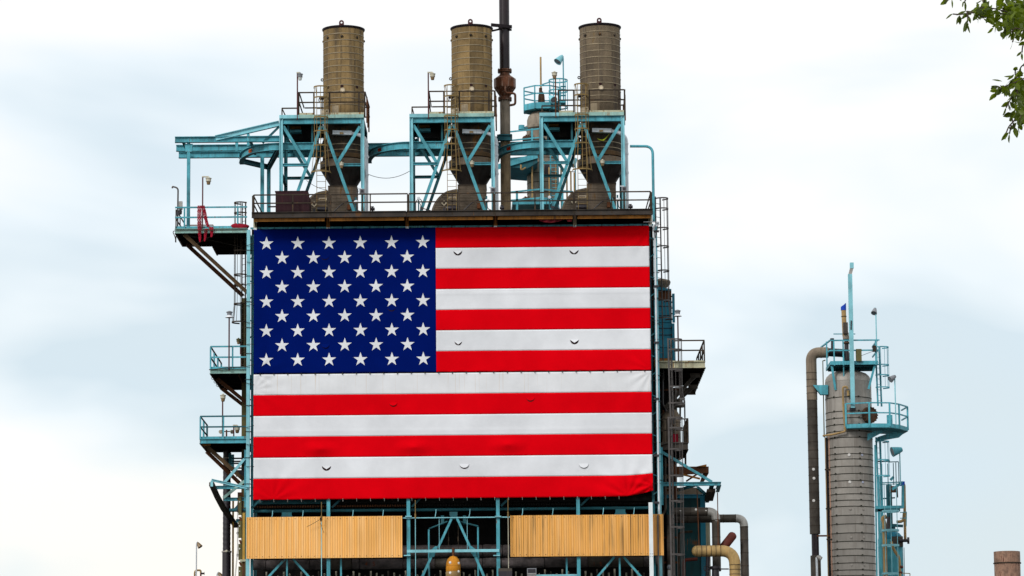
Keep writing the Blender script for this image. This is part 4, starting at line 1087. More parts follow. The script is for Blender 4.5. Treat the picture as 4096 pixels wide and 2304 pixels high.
# ================================================================== DRAFT FANS below the stacks
fan = thing('draft_fan', 'ribbed draft fan and duct under the leftmost stack', 'fan', (vx(1330, 840, YS), YS, Z_DECK), 'lagged draft fans under the stacks')
def ribbed_box(x0, x1, y0, y1, z0, z1, pitch, amp):
    mb = MB(); n = max(2, int((z1 - z0) / pitch)); zs = []
    for k in range(n):
        z = z0 + (z1 - z0) * k / n; h = (z1 - z0) / n
        zs += [(z, 0), (z + h * .5, 0), (z + h * .62, amp), (z + h * .88, amp)]
    zs.append((z1, 0)); rings = [[(x0 + a, y0 + a, z), (x1 - a, y0 + a, z), (x1 - a, y1 - a, z), (x0 + a, y1 - a, z)] for z, a in zs]
    vs = [p for r_ in rings for p in r_]; fs = []
    for i in range(len(rings) - 1):
        for k in range(4):
            k2 = (k + 1) % 4; fs.append((i * 4 + k, i * 4 + k2, i * 4 + 4 + k2, i * 4 + 4 + k))
    e_ = len(rings) * 4 - 4; fs += [(3, 2, 1, 0), (e_, e_ + 1, e_ + 2, e_ + 3)]
    mb.add(vs, fs); return mb
xd0, xd1 = vx(1313, 790, YS - 1), vx(1427, 790, YS - 1)
zd1 = vz(1374, 744, YS - 1)
ribbed_box(xd0, xd1, YS - 1.0, YS + 1.0, Z_DECK, zd1, .095, .022).build('outlet_duct', DUCT, fan)
MB().box((xd0 - .02, YS - 1.03, zd1 - .03), (xd1 + .02, YS + 1.03, zd1 + .03)).build('duct_flange', STEEL, fan)
MB().box((xd0 - .015, YS - 1.04, Z_DECK), (xd0 + .05, YS - 1.0, zd1 - .04)).build('corner_angle', DUCT, fan)
# scroll housing: rounded ribbed casing left of the duct
ysc0, ysc1 = YS - 1.15, YS + 1.1
xs0, xs1 = vx(1203, 840, ysc0), xd0 - .03
zsc = vz(1270, 764, ysc0)
outline = [(xs0, Z_DECK)]
n = 14
w_ = (xs1 - xs0) * .95; hgt = zsc - Z_DECK
for k in range(n + 1):
    a = PI - (PI / 2) * k / n; outline.append((xs0 + w_ + w_ * math.cos(a), Z_DECK + .15 + (hgt - .15) * math.sin(a)))
outline += [(xs1, zsc + .05), (xs1, Z_DECK)]
MB().extr([(x, ysc0 + .06, z) for x, z in outline], (0, ysc1 - ysc0 - .06, 0)).build('scroll_body', DRUM, fan)
# front face ribs follow the outline
def xleft(z):
    t_ = min(1, max(0, (z - Z_DECK - .15) / (hgt - .15))); return xs0 + w_ - w_ * math.cos(math.asin(t_))
k = 0; z = Z_DECK + .05
while z < zsc - .02:
    xa = xleft(z + .05) + .1
    MB().box((xa, ysc0 + .02, z), (xs1 - .01, ysc0 + .055, z + .075)).build('lagging_slat', DUCT if True else DRUM, fan)
    z += .105
mb = MB(); pts = [(xleft(Z_DECK + hgt * q / 16), Z_DECK + hgt * q / 16) for q in range(17)]
for p, q in zip(pts[:-1], pts[1:]):
    mb.bar((p[0] + .05, ysc0 + .02, p[1]), (q[0] + .05, ysc0 + .02, q[1]), .12, .06, up=(0, -1, 0))
mb.build('scroll_edge', DUCT, fan)
dc = P(1257, 817, ysc0)
MB().ring((dc.x, ysc0 - .01, dc.z), .10, .05, .08, 4, axis=(0, -1, 0), ref=(0, 0, 1)).build('diamond_plate', CREAMB, fan)
sl = P(1291, 797, ysc0)
MB().box((sl.x - .24, ysc0 - .02, sl.z - .07), (sl.x + .24, ysc0 + .01, sl.z + .07)).build('slot_frame', CREAMB, fan)
MB().box((sl.x - .20, ysc0 - .03, sl.z - .035), (sl.x + .20, ysc0 - .021, sl.z + .035)).build('slot', BLACKL, fan)
# motor and damper linkage
mc = P(1287, 838, ysc0 - .5)
MB().lathe((mc.x, mc.y, mc.z), [(0, -.35), (.14, -.35), (.16, -.3), (.16, .3), (.12, .36), (0, .36)], 14, axis=(1, 0, 0)).build('motor', BLACKP, fan, True)
MB().box((mc.x - .55, mc.y - .1, mc.z - .2), (mc.x - .4, mc.y + .1, mc.z + .02)).build('coupling_guard', BLACKP, fan)
MB().tube(fillet([P(1336, 845, ysc0 - .2), P(1365, 818, ysc0 - .2), P(1392, 803, ysc0 - .1), P(1425, 800, ysc0)], .4), .035, 8).build('damper_rod', BLACKP, fan, True)
MB().box(tuple(P(1389, 838, ysc0 - .1)), tuple(P(1402, 820, ysc0 + .1) + Vector((0, .1, 0)))).build('damper_box', RUSTD, fan)

# junction box on post, cream cabinet, jar lamp on strut, deck lamp per frame
jb = thing('control_post', 'dark junction box on a stand by the leftmost frame right leg', 'control box', (vx(1448, 848, .2), .2, Z_DECK), 'control posts by the frames')
c = P(1449, 765, .2)
MB().box((c.x - .17, .1, c.z - .16), (c.x + .17, .3, c.z + .14)).build('box', LAMPG, jb)
MB().box((c.x - .09, .08, c.z - .1), (c.x + .09, .1, c.z + .08)).build('dial_face', BLACKP, jb)
MB().box((c.x - .26, .15, c.z + .14), (c.x - .02, .25, c.z + .2)).build('rain_hood', WHITEP, jb)
MB().tube([(c.x, .22, Z_DECK), (c.x, .22, c.z - .15)], .05, 8).build('stand', STEEL, jb)
v_ = P(1424, 808, .2)
MB().lathe(tuple(v_), [(0, -.14), (.1, -.1), (.12, .05), (.05, .15), (0, .15)], 12, axis=(1, 0, .3)).build('transmitter', WHITEP, jb, True)
MB().tube(fillet([v_ + Vector((0, 0, -.1)), v_ + Vector((.03, 0, -.5)), v_ + Vector((.3, 0, -.6))], .15), .025, 6).build('cable', WIRE, jb)
MB().box((v_.x - .08, .2, Z_DECK), (v_.x + .02, .35, v_.z + .3)).build('stand', TEALD, jb)
cb_ = thing('cream_cabinet', 'cream instrument cabinet behind the leftmost ladder cage', 'cabinet', (vx(1303, 459, YN + .6), YN + .6, z_pt), 'cream cabinets on the stack platforms')
c = P(1303, 448, YN + .6)
MB().extr([(c.x - .28, YN + .4, z_pt), (c.x + .28, YN + .4, z_pt), (c.x + .28, YN + .4, z_pt + .40), (c.x + .10, YN + .4, z_pt + .47), (c.x - .28, YN + .4, z_pt + .40)], (0, .5, 0)).build('cabinet_body', CREAMB, cb_)
MB().box((c.x + .0, YN + .38, z_pt + .3), (c.x + .14, YN + .398, z_pt + .36)).build('handle', BLACKL, cb_)
MB().box((c.x - .27, YN + .385, z_pt + .2), (c.x + .27, YN + .398, z_pt + .215)).build('door_seam', BLACKL, cb_)
vt_ = thing('valve_assembly', 'small dark valve and pipework beside the leftmost stack at platform level', 'valve', (vx(1285, 430, YN + .9), YN + .9, z_pt), 'valve assemblies on the stack platforms')
c = P(1285, 392, YN + .9)
MB().tube(fillet([(c.x + .05, c.y, z_pt), (c.x + .05, c.y, c.z - .1), (c.x + .3, c.y, c.z + .1), (c.x + .45, YS - RS * .5, c.z + .1)], .12), .045, 8).build('pipe', STEEL, vt_, True)
MB().lathe(tuple(c), [(0, -.15), (.13, -.1), (.13, .06), (.06, .12), (0, .12)], 10, axis=(1, 0, 0)).build('valve_body', BLACKP, vt_, True)
MB().ring((c.x - .12, c.y - .05, c.z - .15), .09, .03, .02, 12, axis=(1, -.4, 0)).build('handwheel', BLACKP, vt_)
lampg = 'jar lamps about the stack frames'
bl = jar_lamp('cream jar lamp on the leftmost frame strut, in front of its cone', (P(1366, 648, YN - .2)), P(1366, 661, YN - .35), lampg, size=.36, arm=False)
bl.name = 'bracket_lamp'
zz = vz(1190, 450, YN)
pl = jar_lamp('grey-capped jar lamp with clear globe left of the leftmost stack', (vx(1190, 450, YN), YN - .12, z_pt - .3), P(1200, 307, YN - .12), 'pole lamps on the stack platforms', cap=LAMPG, glass=GLASSC, size=.42)

rk = thing('instrument_rack', 'small rack of dark tubing and gauges by the leftmost frame left leg', 'instrument rack', (vx(1152, 848, .4), .4, Z_DECK), 'instrument racks by the frames')
xk = vx(1150, 820, .4)
MB().box((xk - .03, .4, Z_DECK), (xk + .05, .5, Z_DECK + 1.15)).build('stand', TEALD, rk)
for k, (dx, h) in enumerate(((-.16, .95), (.14, .75), (.22, 1.0))):
    MB().tube(fillet([(xk + dx, .42, Z_DECK), (xk + dx, .42, Z_DECK + h), (xk + dx * .2, .42, Z_DECK + h + .12)], .1, 3), .022, 6).build('tubing', WIRE, rk)
MB().lathe((xk + .02, .36, Z_DECK + 1.12), [(0, .05), (.10, .04), (.10, -.04), (0, -.05)], 12, axis=(0, -1, 0)).build('gauge', WHITEP, rk)
MB().box((xk + .1, .38, Z_DECK + .42), (xk + .3, .5, Z_DECK + .58)).build('valve_block', BLACKP, rk)
MB().tube(fillet([(xk + .3, .45, Z_DECK + .5), (xk + .9, .6, Z_DECK + .35), (xk + 1.1, .8, Z_DECK)], .3, 4), .03, 6).build('hose', BLACKP, rk)
FRAMEBOUND = []
def rep(o, labels):
    r = [o]
    for i in (1, 2): r.append(copy_tree(o, (DX * i, 0, 0), labels[i - 1]))
    return r
frs = rep(fr, ['teal braced steel frame holding the middle brown stack', 'teal braced steel frame holding the rightmost grey-brown stack'])
rep(lad, ['yellowed caged ladder climbing the middle stack frame', 'yellowed caged ladder climbing the rightmost stack frame'])
cons = rep(con, ['white painted vent pipe bending down beside the middle stack frame', 'white painted vent pipe bending down beside the rightmost stack frame'])
crs = rep(cr, ['teal curved hoist rail with orange load sign on the middle frame', 'teal curved hoist rail with faded load sign on the rightmost frame'])
for c_ in crs[1:]: swap_mat(c_, ORSIGN, ORSIGND)
sts = rep(st, ['golden-brown stained exhaust stack tied to the tall black flare pipe', 'greyer sooty exhaust stack at the right, beyond the cyan vessel'])
swap_mat(sts[2], CLAD, CLADG)
fans = rep(fan, ['ribbed draft fan and duct under the middle stack', 'darker ribbed draft fan and duct under the rightmost stack'])
rep(rk, ['small rack of dark tubing and gauges by the middle frame left leg', 'small rack of dark tubing and gauges by the rightmost frame left leg'])
rep(jb, ['dark junction box on a stand by the middle frame right leg', 'dark junction box on a stand by the rightmost frame right leg'])
rep(cb_, ['cream instrument cabinet behind the middle ladder cage', 'cream instrument cabinet behind the rightmost ladder cage'])
rep(vt_, ['small dark valve and pipework beside the middle stack at platform level', 'small dark valve and pipework beside the rightmost stack at platform level'])
rep(bl, ['cream jar lamp on the middle frame strut, in front of its cone', 'cream jar lamp on the rightmost frame strut, in front of its cone'])
jar_lamp('cream jar lamp with amber globe left of the middle stack', (vx(1714, 450, YN), YN - .12, z_pt - .3), P(1730, 306, YN - .12), 'pole lamps on the stack platforms', size=.42)
pl3 = jar_lamp('cream jar lamp on a rusty pole right of the cyan vessel platform', (vx(2223, 450, YN), YN - .12, z_pt - .3), P(2218, 301, YN - .12), 'pole lamps on the stack platforms', size=.42, arm=False, pole=RUSTD)

# lime cloth caught on rightmost drum
mb = MB(); pts = [(2389, 553), (2398, 557), (2410, 559), (2420, 553), (2428, 545), (2438, 534)]
lo = [(2391, 555), (2399, 560), (2412, 563), (2418, 560), (2427, 549), (2438, 535)]
vs = [P(u, v, YS - RS - .1) for u, v in pts] + [P(u, v, YS - RS - .22) for u, v in lo]
mb.add(vs, [(i, i + 1, 7 + i, 6 + i) for i in range(5)])
o = mb.build('cloth_scrap', YELLOW); o.modifiers.new('thickness', 'SOLIDIFY').thickness = .01
tag(o, 'torn lime-yellow cloth scrap draped on the rightmost stack drum', 'cloth')

# slack cable between the two left frames
mb = MB(); a, b = P(1473, 697, YN), P(1641, 683, YN)
mb.tube([a.lerp(b, k / 12) - Vector((0, 0, .35 * 4 * (k / 12) * (1 - k / 12))) for k in range(13)], .018, 5)
tag(mb.build('slack_cable', WIRE), 'thin dark cable sagging between leftmost and middle stack frames', 'cable')
mb = MB(); a, b = P(1226, 722, YN + .1), P(1310, 760, YN + 1)
mb.tube([a.lerp(b, k / 8) - Vector((0, 0, .12 * 4 * (k / 8) * (1 - k / 8))) for k in range(9)], .016, 5)
tag(mb.build('slack_cable', WIRE), 'short dark cable drooping behind the leftmost caged ladder', 'cable')

# maroon box on the deck
a, b = P(1102, 848, -.9), P(1236, 766, -.9)
t = thing('maroon_box', 'dark maroon steel box on the roof deck behind the left railing', 'box', ((a.x + b.x) / 2, -.4, Z_DECK))
MB().extr([(a.x, -.9, Z_DECK), (b.x + .03, -.9, Z_DECK), (b.x + .03, -.9, b.z - .35), (b.x - .1, -.9, b.z), (a.x, -.9, b.z)], (0, 1.6, 0)).build('box_body', MAROON, t)
MB().box((a.x - .04, -.93, b.z), (b.x - .06, .74, b.z + .05)).build('lid', MAROON, t)
MB().box((a.x - .48, -.6, Z_DECK + .5), (a.x - .01, -.4, Z_DECK + .56)).build('bracket', BLACKP, t)
# little standing valves along the deck
for u, lab in ((1490, 'small dark valve standing on the deck edge right of the leftmost frame'), (2008, 'black valve at the foot of the flare pipe on the deck'), (2522, 'tan-green valve on the deck right of the rightmost frame')):
    c = P(u, 835, -1.2)
    t = thing('deck_valve', lab, 'valve', (c.x, -1.2, Z_DECK), 'valves standing along the deck')
    MB().tube([(c.x, -1.2, Z_DECK), (c.x, -1.2, Z_DECK + .32)], .05, 8).build('stem', BLACKP, t)
    MB().lathe((c.x, -1.2, Z_DECK + .2), [(0, -.14), (.09, -.14), (.11, 0), (.09, .14), (0, .14)], 10, axis=(1, 0, 0)).build('valve_body', BLACKP, t, True)
    MB().box((c.x - .1, -1.24, Z_DECK + .32), (c.x + .08, -1.16, Z_DECK + .37)).build('handle', BLACKP, t)

# ================================================================== HOIST RUNWAY (long beams behind, truss at left)
rw = thing('hoist_runway', 'long teal runway beams with sloping truss reaching out to the left', 'crane runway', (vx(1000, 600, 5), 5.6, vz(1000, 600, 5.6)))
Yw = 6.0
for v0, v1, u0, dy in ((580, 604, 705, 0), (608, 631, 715, .05)):
    p, q = horiz(u0, (v0 + v1) / 2, 2328, (v0 + v1) / 2 - 12, Yw + dy); h = M(v1 - v0 + 2, Yw)
    MB().ibeam(p, q, .30, h, t=.04).build('runway_beam', TEAL, rw)
Yt = 1.35
p, q = horiz(700, 559, 1120, 556, Yt); MB().ibeam(p, q, .3, M(24, Yt), t=.04).build('truss_chord', TEAL, rw)
p2 = P(862, 553, Yt - .02); q2 = P(1117, 494, Yt - .02); MB().ibeam(p2, q2, .28, M(22, Yt), t=.04).build('truss_chord', TEALP, rw)
pp, qq = vert(993, 536, 584, Yt); MB().ibeam(pp, qq, .16, .18, up=(0, -1, 0), t=.02).build('truss_post', TEAL, rw)
MB().ibeam(P(1050, 572, Yt), P(1117, 506, Yt), .12, .16, up=(0, -1, 0), t=.02).build('truss_diagonal', TEALD, rw)
pp, qq = vert(947, 570, 604, Yt + 3); MB().ibeam(pp, qq, .18, .18, up=(0, -1, 0), t=.02).build('truss_post', TEAL, rw)
for u in (730, 1000): # cross ties between near chord and far beams
    c = P(u, 572, Yt); MB().ibeam((c.x, Yt + .15, p.z - .05), (c.x, Yw - .15, p.z - .05), .14, .16, t=.02).build('cross_tie', TEALD, rw)
zf = vz(1000, 612, Yw)
P1Z = vz(840, 909, .5)
xcol = vx(754, 740, 1.5); MB().ibeam((xcol, 1.5, P1Z), (xcol, 1.5, p.z - M(12, Yt)), .20, .22, up=(0, -1, 0), t=.03).build('column', TEAL, rw)
MB().extr([(xcol - .25, 1.38, p.z - .25), (xcol + .25, 1.38, p.z - .25), (xcol + .18, 1.38, p.z - .75), (xcol - .18, 1.38, p.z - .75)], (0, .24, 0)).build('column_head', TEAL, rw)
for u, y in ((1049, Yw), (1075, Yw + 2.5)):
    x = vx(u, 720, y); MB().ibeam((x, y, Z_DECK), (x, y, zf - .25), .23, .22, up=(0, -1, 0), t=.03).build('column', TEAL, rw)
x = vx(1075, 640, Yw + 2.5); MB().ibeam((x, Yw + 2.5, zf - .45), (vx(960, 625, Yw), Yw + .2, zf - .45), .25, .3, t=.03).build('cross_tie', TEALD, rw)
MB().ibeam((x, Yw + 2.5, zf - .45), (vx(1120, 640, 1.4), 1.6, zf - .45), .25, .3, t=.03).build('cross_tie', TEALD, rw)

# ================================================================== BLACK FLARE PIPE in the middle
Yf = 4.6
cx = vx(2019, 300, Yf)
fl = thing('flare_pipe', 'tall purple-black flare pipe with rust-streaked bulb beside the middle stack', 'flare stack', (cx, Yf, Z_DECK))
def zF(v): return vz(2019, v, Yf)
rp_ = M(20.7, Yf); cF = (cx, Yf, 0)
MB().lathe(cF, [(0, zF(-420)), (rp_, zF(-420)), (rp_, zF(278))], 28).build('upper_pipe', FLAREB, fl, True)
def flange(v, rr, nb=14):
    MB().lathe(cF, [(rp_, zF(v - 5)), (rr, zF(v - 5)), (rr, zF(v - 1)), (rp_, zF(v - 1))], 28).build('flange', FLARER, fl, True)
    MB().lathe(cF, [(rp_, zF(v + 1)), (rr, zF(v + 1)), (rr, zF(v + 5)), (rp_, zF(v + 5))], 28).build('flange', FLARER, fl, True)
    for k in range(nb):
        a = 2 * PI * k / nb; p = (cx + rr * .92 * math.cos(a), Yf + rr * .92 * math.sin(a))
        MB().tube([(p[0], p[1], zF(v + 9)), (p[0], p[1], zF(v - 9))], .022, 6).build('flange_bolt', STEEL, fl)
flange(284, M(29, Yf)); flange(397, M(28, Yf))
MB().lathe(cF, [(rp_, zF(289)), (rp_ * 1.02, zF(300)), (M(45, Yf), zF(316)), (M(45, Yf), zF(352)), (rp_ * 1.05, zF(386)), (rp_, zF(393))], 10).build('bulb', FLARER, fl)
MB().lathe(cF, [(rp_, zF(402)), (rp_, zF(545))], 28).build('lower_pipe', CONC, fl, True)
MB().tube(fillet([(cx + .02, Yf - .55, zF(352)), (cx + .02, Yf - .85, zF(362)), (cx + .02, Yf - .75, zF(382)), (cx + M(42, Yf), Yf - .6, zF(382)), (cx + M(42, Yf), Yf - .4, zF(423)), (cx + M(18, Yf), Yf - .1, zF(423))], .16, 5), .075, 10).build('bypass_pipe', FLARER, fl, True)
MB().lathe(cF, [(rp_ * .99, zF(560)), (rp_ * .99, zF(688)), (rp_ * 1.03, zF(690)), (rp_ * 1.0, zF(693)), (rp_ * 1.0, Z_DECK)], 28).build('lagged_pipe', FLTAN, fl, True)
MB().ibeam(P(1988, 551, Yf - .5), P(2049, 551, Yf - .5), .3, .36, t=.04).build('support_bracket', TEALD, fl)
MB().box((cx - .42, Yf - .4, zF(560)), (cx + .42, Yf + .4, zF(541))).build('support_plate', TEALD, fl)
MB().ibeam((cx, Yf - .3, zF(551)), (vx(1972, 551, YF), YF, zF(551)), .2, .3, t=.03).build('support_bracket', TEALD, fl)
MB().ring((cx, Yf, zF(111)), rp_, .24, .06, 24).build('clamp', RIMB, fl)
MB().bar((vx(1965, 111, YS + .4), YS + .4, zF(112)), (cx + M(30, Yf), Yf - .25, zF(111)), .1, .2).build('guide_arm', RIMB, fl)
MB().bar((vx(1968, 135, YS + .4), YS + .4, zF(136)), (cx - M(12, Yf), Yf - .2, zF(118)), .1, .12).build('guide_arm', RIMB, fl)
MB().box((cx + M(20, Yf), Yf - .3, zF(124)), (cx + M(30, Yf), Yf, zF(119))).build('clamp_lug', RIMB, fl)

# teal pipe at the far right of roof
p, q = vert(2613, 650, 838, 1.5)
t = MB().tube(fillet([P(2520, 585, 1.5), Vector((p.x, 1.5, vz(2613, 585, 1.5))), Vector((p.x, 1.5, Z_DECK - .3))], .5, 8), .085, 12)
tag(t.build('teal_pipe', TEAL, None, True), 'teal pipe bending down at the right end of the roof', 'pipe')
# dull red netting behind deck at right
mb = MB(); vs = []; nx_, nz_ = 16, 5
for j in range(nz_ + 1):
    for i in range(nx_ + 1):
        x = vx(2155, 880, -.4) + (vx(2286, 880, -.4) - vx(2155, 880, -.4)) * i / nx_
        zt_, zb_ = vz(2200, 866, -.4), vz(2200, 878 + 22 * math.sin(PI * min(1, .15 + i / nx_)) ** .7 + (18 if i > 13 else 0), -.4)
        vs.append((x, -1.2 + .06 * math.sin(i * 1.7 + j), zt_ + (zb_ - zt_) * j / nz_))
w = nx_ + 1; mb.add(vs, [(j * w + i, j * w + i + 1, (j + 1) * w + i + 1, (j + 1) * w + i) for j in range(nz_) for i in range(nx_)])
tag(mb.build('debris_net', NETDK, None, True), 'dull red debris net sagging under the deck edge at right', 'net')
# ================================================================== SIDE PLATFORMS
def platform(label, x0, x1, y0, y1, z, bh, m_, kick=.14, sides=('l',), deckm=None, group='steel platforms on the sides of the building', fm=None, side_m=None):
    """cantilevered steel platform: z = deck level; rail along the front and the named sides"""
    t = thing('side_platform', label, 'platform', ((x0 + x1) / 2, y0, z), group)
    fm = fm or m_; sm = side_m or RUSTD
    MB().bar((x0, y0, z - bh / 2), (x1, y0, z - bh / 2), .018, bh).bar((x0, y0 - .06, z - .015), (x1, y0 - .06, z - .015), .10, .025).bar((x0, y0 - .06, z - bh + .015), (x1, y0 - .06, z - bh + .015), .10, .025).build('front_beam', fm, t)
    if kick: MB().bar((x0, y0 + .05, z + kick / 2 + .01), (x1, y0 + .05, z + kick / 2 + .01), .014, kick).build('kick_plate', m_, t)
    for x in (x0 + .02, x1 - .02): MB().ibeam((x, y0 + .02, z - bh / 2), (x, y1, z - bh / 2), .1, bh, t=.02).build('side_beam', sm, t)
    MB().ibeam((x0, y1, z - bh / 2), (x1, y1, z - bh / 2), .1, bh, t=.02).build('back_beam', GRATE, t)
    MB().box((x0 + .03, y0 + .03, z - .05), (x1 - .03, y1 - .03, z - .005)).build('grating', deckm or GRATE, t)
    n = max(2, int((y1 - y0) / 1.4))
    for k in range(1, n): MB().ibeam((x0 + .08, y0 + (y1 - y0) * k / n, z - bh * .55), (x1 - .08, y0 + (y1 - y0) * k / n, z - bh * .55), .08, bh * .75, t=.018).build('joist', GRATE, t)
    return t
def cable_run(parent, pts, m_=WIRE, r=.02): MB().tube(pts, r, 6).build('conduit', m_, parent)

# ---- upper left platform
z1 = vz(840, 914, .5)
x0, x1 = vx(700, 925, .5), XL - .12
pf = platform('large upper left platform with red netting hanging over its teal rail', x0, x1, .5, 5.4, z1, M(20), TEALR, kick=.15, fm=TEALR)
for ch in pf.children:
    if ch.name.startswith('kick'): ch.data.materials[0] = TEAL
xd = vx(860, 1000, 7); MB().box((xd, 5.45, z1 - .08), (x1, 8.8, z1 - .02)).build('grating', GRATE, pf)
for k in range(4): MB().ibeam((xd, 5.9 + k * .9, z1 - .2), (x1, 5.9 + k * .9, z1 - .2), .08, .2, t=.02).build('joist', GRATE, pf)
MB().ibeam((xd, 5.45, z1 - .2), (xd, 8.8, z1 - .2), .1, .25, t=.02).build('side_beam', RUSTD, pf)
railing(pf, [(x0, .5, z1), (x1, .5, z1)], TEAL, h=vz(840, 829, .5) - z1, w=.085, posts=[.13, .87])
railing(pf, [(x0 + .05, .55, z1), (x0 + .1, 5.3, z1)], STEEL, h=1.2, w=.06, spacing=2.2)
railing(pf, [(x0 + .1, 5.3, z1), (vx(853, 900, 5.3), 5.3, z1)], RUSTD, h=1.05, w=.06, spacing=2.2, mid=False)
MB().ibeam(P(737, 938, .7), P(990, 1171, .7), .22, .22, t=.03).build('brace', BRACEM, pf)
pA, pB = P(745, 976, 5.0), P(972, 1184, 5.0); MB().ibeam(pA, pB, .22, .24, t=.03).build('brace', RUSTD, pf)
pA, pB = P(730, 985, 5.0), P(860, 975, .9)
for a_, b_ in (((727, 936, .8), (960, 985, 5.2)), ((860, 936, .8), (760, 988, 5.0))):
    MB().bar(P(*a_), P(*b_), .06, .06).build('under_brace', CREAMB if False else GREYPIPE, pf)
cable_run(pf, fillet([P(704, 969, .3), P(700, 947, .2), P(692, 930, .15), P(694, 924, .2), P(990, 920, .3)], .15, 4), STEEL, .025)
MB().box(tuple(P(700, 968, .3)), tuple(P(705, 946, .4) + Vector((0, .1, 0)))).build('switch_box', BLACKP, pf)
# red netting: strands draped over the rail, and a heap on the deck
def net(cols, Y, label, dense=1):
    """two edges per level: (v, u_left, u_right); ragged loose weave with real holes"""
    mb = MB()
    for s in range(len(cols) - 1):
        v0, a0, b0 = cols[s]; v1, a1, b1 = cols[s + 1]
        m = max(2, int((v1 - v0) / 4)); nst = 8
        for k in range(nst):
            for q in range(m):
                f = lambda t_: (v0 + (v1 - v0) * t_, a0 + (a1 - a0) * t_ + ((b0 + (b1 - b0) * t_) - (a0 + (a1 - a0) * t_)) * (k + .5 + .35 * math.sin(q * 2.1 + k * 1.7)) / nst)
                (va, ua), (vb, ub) = f(q / m), f((q + 1) / m)
                jit = .05 * math.sin(q * 3.3 + k)
                pa, pb = P(ua, va, Y + jit), P(ub, vb, Y + jit)
                mb.bar(pa, pb, .018 + .02 * ((k * 5 + q * 3 + k * q) % 4) / 2, .010, up=(0, -1, 0))
                if q % 2 == k % 2 and k < nst - 1:
                    mb.bar(pa, pa + (P(ua + (b0 - a0) / nst * 1.2, va + 3, Y) - pa), .014, .008, up=(0, -1, 0))
    return mb
o = net([(822, 803, 818), (850, 811, 825), (880, 818, 830), (895, 822, 834), (908, 829, 838)], .38, '').build('netting_strip', NETRED, None, kind='stuff')
mb = net([(822, 790, 806), (870, 789, 806), (910, 790, 806), (945, 794, 804), (968, 798, 802)], .36, '')
t = thing('safety_net', 'red netting hanging in ragged strips over the upper left platform rail', 'net', P(805, 910, .38))
o.parent = t; o.data.transform(Matrix.Translation(-t.location))
mb.build('netting_strip', NETRED, t, kind='stuff')
net([(907, 836, 854), (935, 842, 852), (948, 843, 848)], .34, '').build('netting_strip', NETRED, t, kind='stuff')
net([(915, 818, 832), (950, 816, 824), (965, 817, 820)], .34, '').build('netting_strip', NETRED, t, kind='stuff')
hp = P(955, 912, .6)
mb = MB(); rs = [.02, .14, .19, .22, .21, .2, .16, .05]
mb.tube([(hp.x - .55 + k * .17, .62, z1 + .12 + .03 * math.sin(k)) for k in range(8)], rs, 10)
tag(mb.build('net_heap', NETRED, None, True), 'crumpled heap of red netting on the deck beside the caged ladder', 'net')
# bent pole with transformer box, jar lamp
t = thing('switch_pole', 'bent thin pole with grey box at far left platform corner', 'pole', (vx(709, 905, .6), .6, z1))
pl = vx(712, 820, .6)
MB().tube(fillet([(pl - .02, .6, z1), (pl, .6, vz(712, 752, .6)), P(690, 746, .6), P(689, 753, .6)], .22, 5), .05, 8).build('pole', STEELG, t, True)
MB().box((pl + .06, .5, vz(712, 838, .6)), (pl + .27, .75, vz(712, 806, .6))).build('grey_box', ELBOW, t)
MB().lathe((pl + .14, .6, vz(712, 850, .6)), [(0, -.15), (.1, -.1), (.12, .1), (.05, .2)], 10).build('sealing_fitting', BLACKP, t, True)
MB().box((pl - .12, .52, vz(712, 862, .6)), (pl + .06, .66, vz(712, 848, .6))).build('bracket', BLACKP, t)
SL = 'jar lamps along the sides of the building'
jar_lamp('jar lamp on a maroon pole above the red netting', (vx(810, 905, .4), .4, z1), P(834, 724, .4), SL, size=.43)

# ---- ladder on the left flank, upper
lz = lambda v: vz(975, v, 1.6)
ladder('flank_ladder', 'caged ladder passing behind the left column down from the roof', (vx(975, 1000, 2.0), 2.0, lz(1480)), (vx(975, 1000, 2.0), 2.0, lz(806)), STEEL, hoops=[lz(v) for v in (809, 850, 930, 1001, 1097, 1139, 1214, 1287)], hoopr=.34, face=-.95, w=.42, flare=.12, group='caged ladders on the building flanks', stile=.045)
# flank columns and plates
fk = thing('flank_column', 'olive and teal plated column behind the left column', 'column', (vx(978, 2304, 4), 4, 0))
xa = vx(979, 1300, 4.2)
MB().bar((xa, 4.2, 0), (xa, 4.2, lz(1168)), .34, .3, up=(0, -1, 0)).build('column_web', OLIVE, fk)
MB().bar((vx(966, 1300, 4.0), 4.0, lz(1500)), (vx(966, 1300, 4.0), 4.0, lz(1185)), .10, .2, up=(0, -1, 0)).build('column_flange', TEALD, fk)
for k, (va, vb) in enumerate(((1985, 2060), (2084, 2152), (2176, 2240), (2266, 2330))):
    p, q = vert(960, va, vb, 1.0); MB().bar(p, q, .19, .12, up=(0, -1, 0)).build('door_plate', OLIVE, fk)
    pm = p.lerp(q, .3); MB().lathe((pm.x - .02, .93, pm.z), [(.045, 0), (.045, .02), (0, .02)], 8, axis=(0, -1, 0)).build('peep_hole', DOT, fk)
    MB().bar(q + Vector((-.02, 0, -.12)), q + Vector((.08, 0, -.35)), .12, .12).build('door_plate', RUSTD, fk)
    MB().ring((p.x - .14, 1.0, q.z + .3), .04, .035, .04, 8, axis=(0, 1, 0)).build('latch', BLACKP, fk)
p, q = vert(975, 2052, 2240, .9); MB().ibeam(p, q, .13, .12, up=(0, -1, 0)).build('channel', MUSTARD, fk)
p, q = vert(974, 2240, 2400, .9); MB().ibeam(p, q, .13, .12, up=(0, -1, 0)).build('channel', RUSTD, fk)
a, b = horiz(960, 2242, 988, 2242, .8); MB().bar(a, b, .2, .13).build('sill', CREAMR, fk)
a, b = horiz(918, 2041, 986, 2040, 1.2); MB().tube([a, b], .11, 10).build('pipe_stub', TEALD, fk, True)
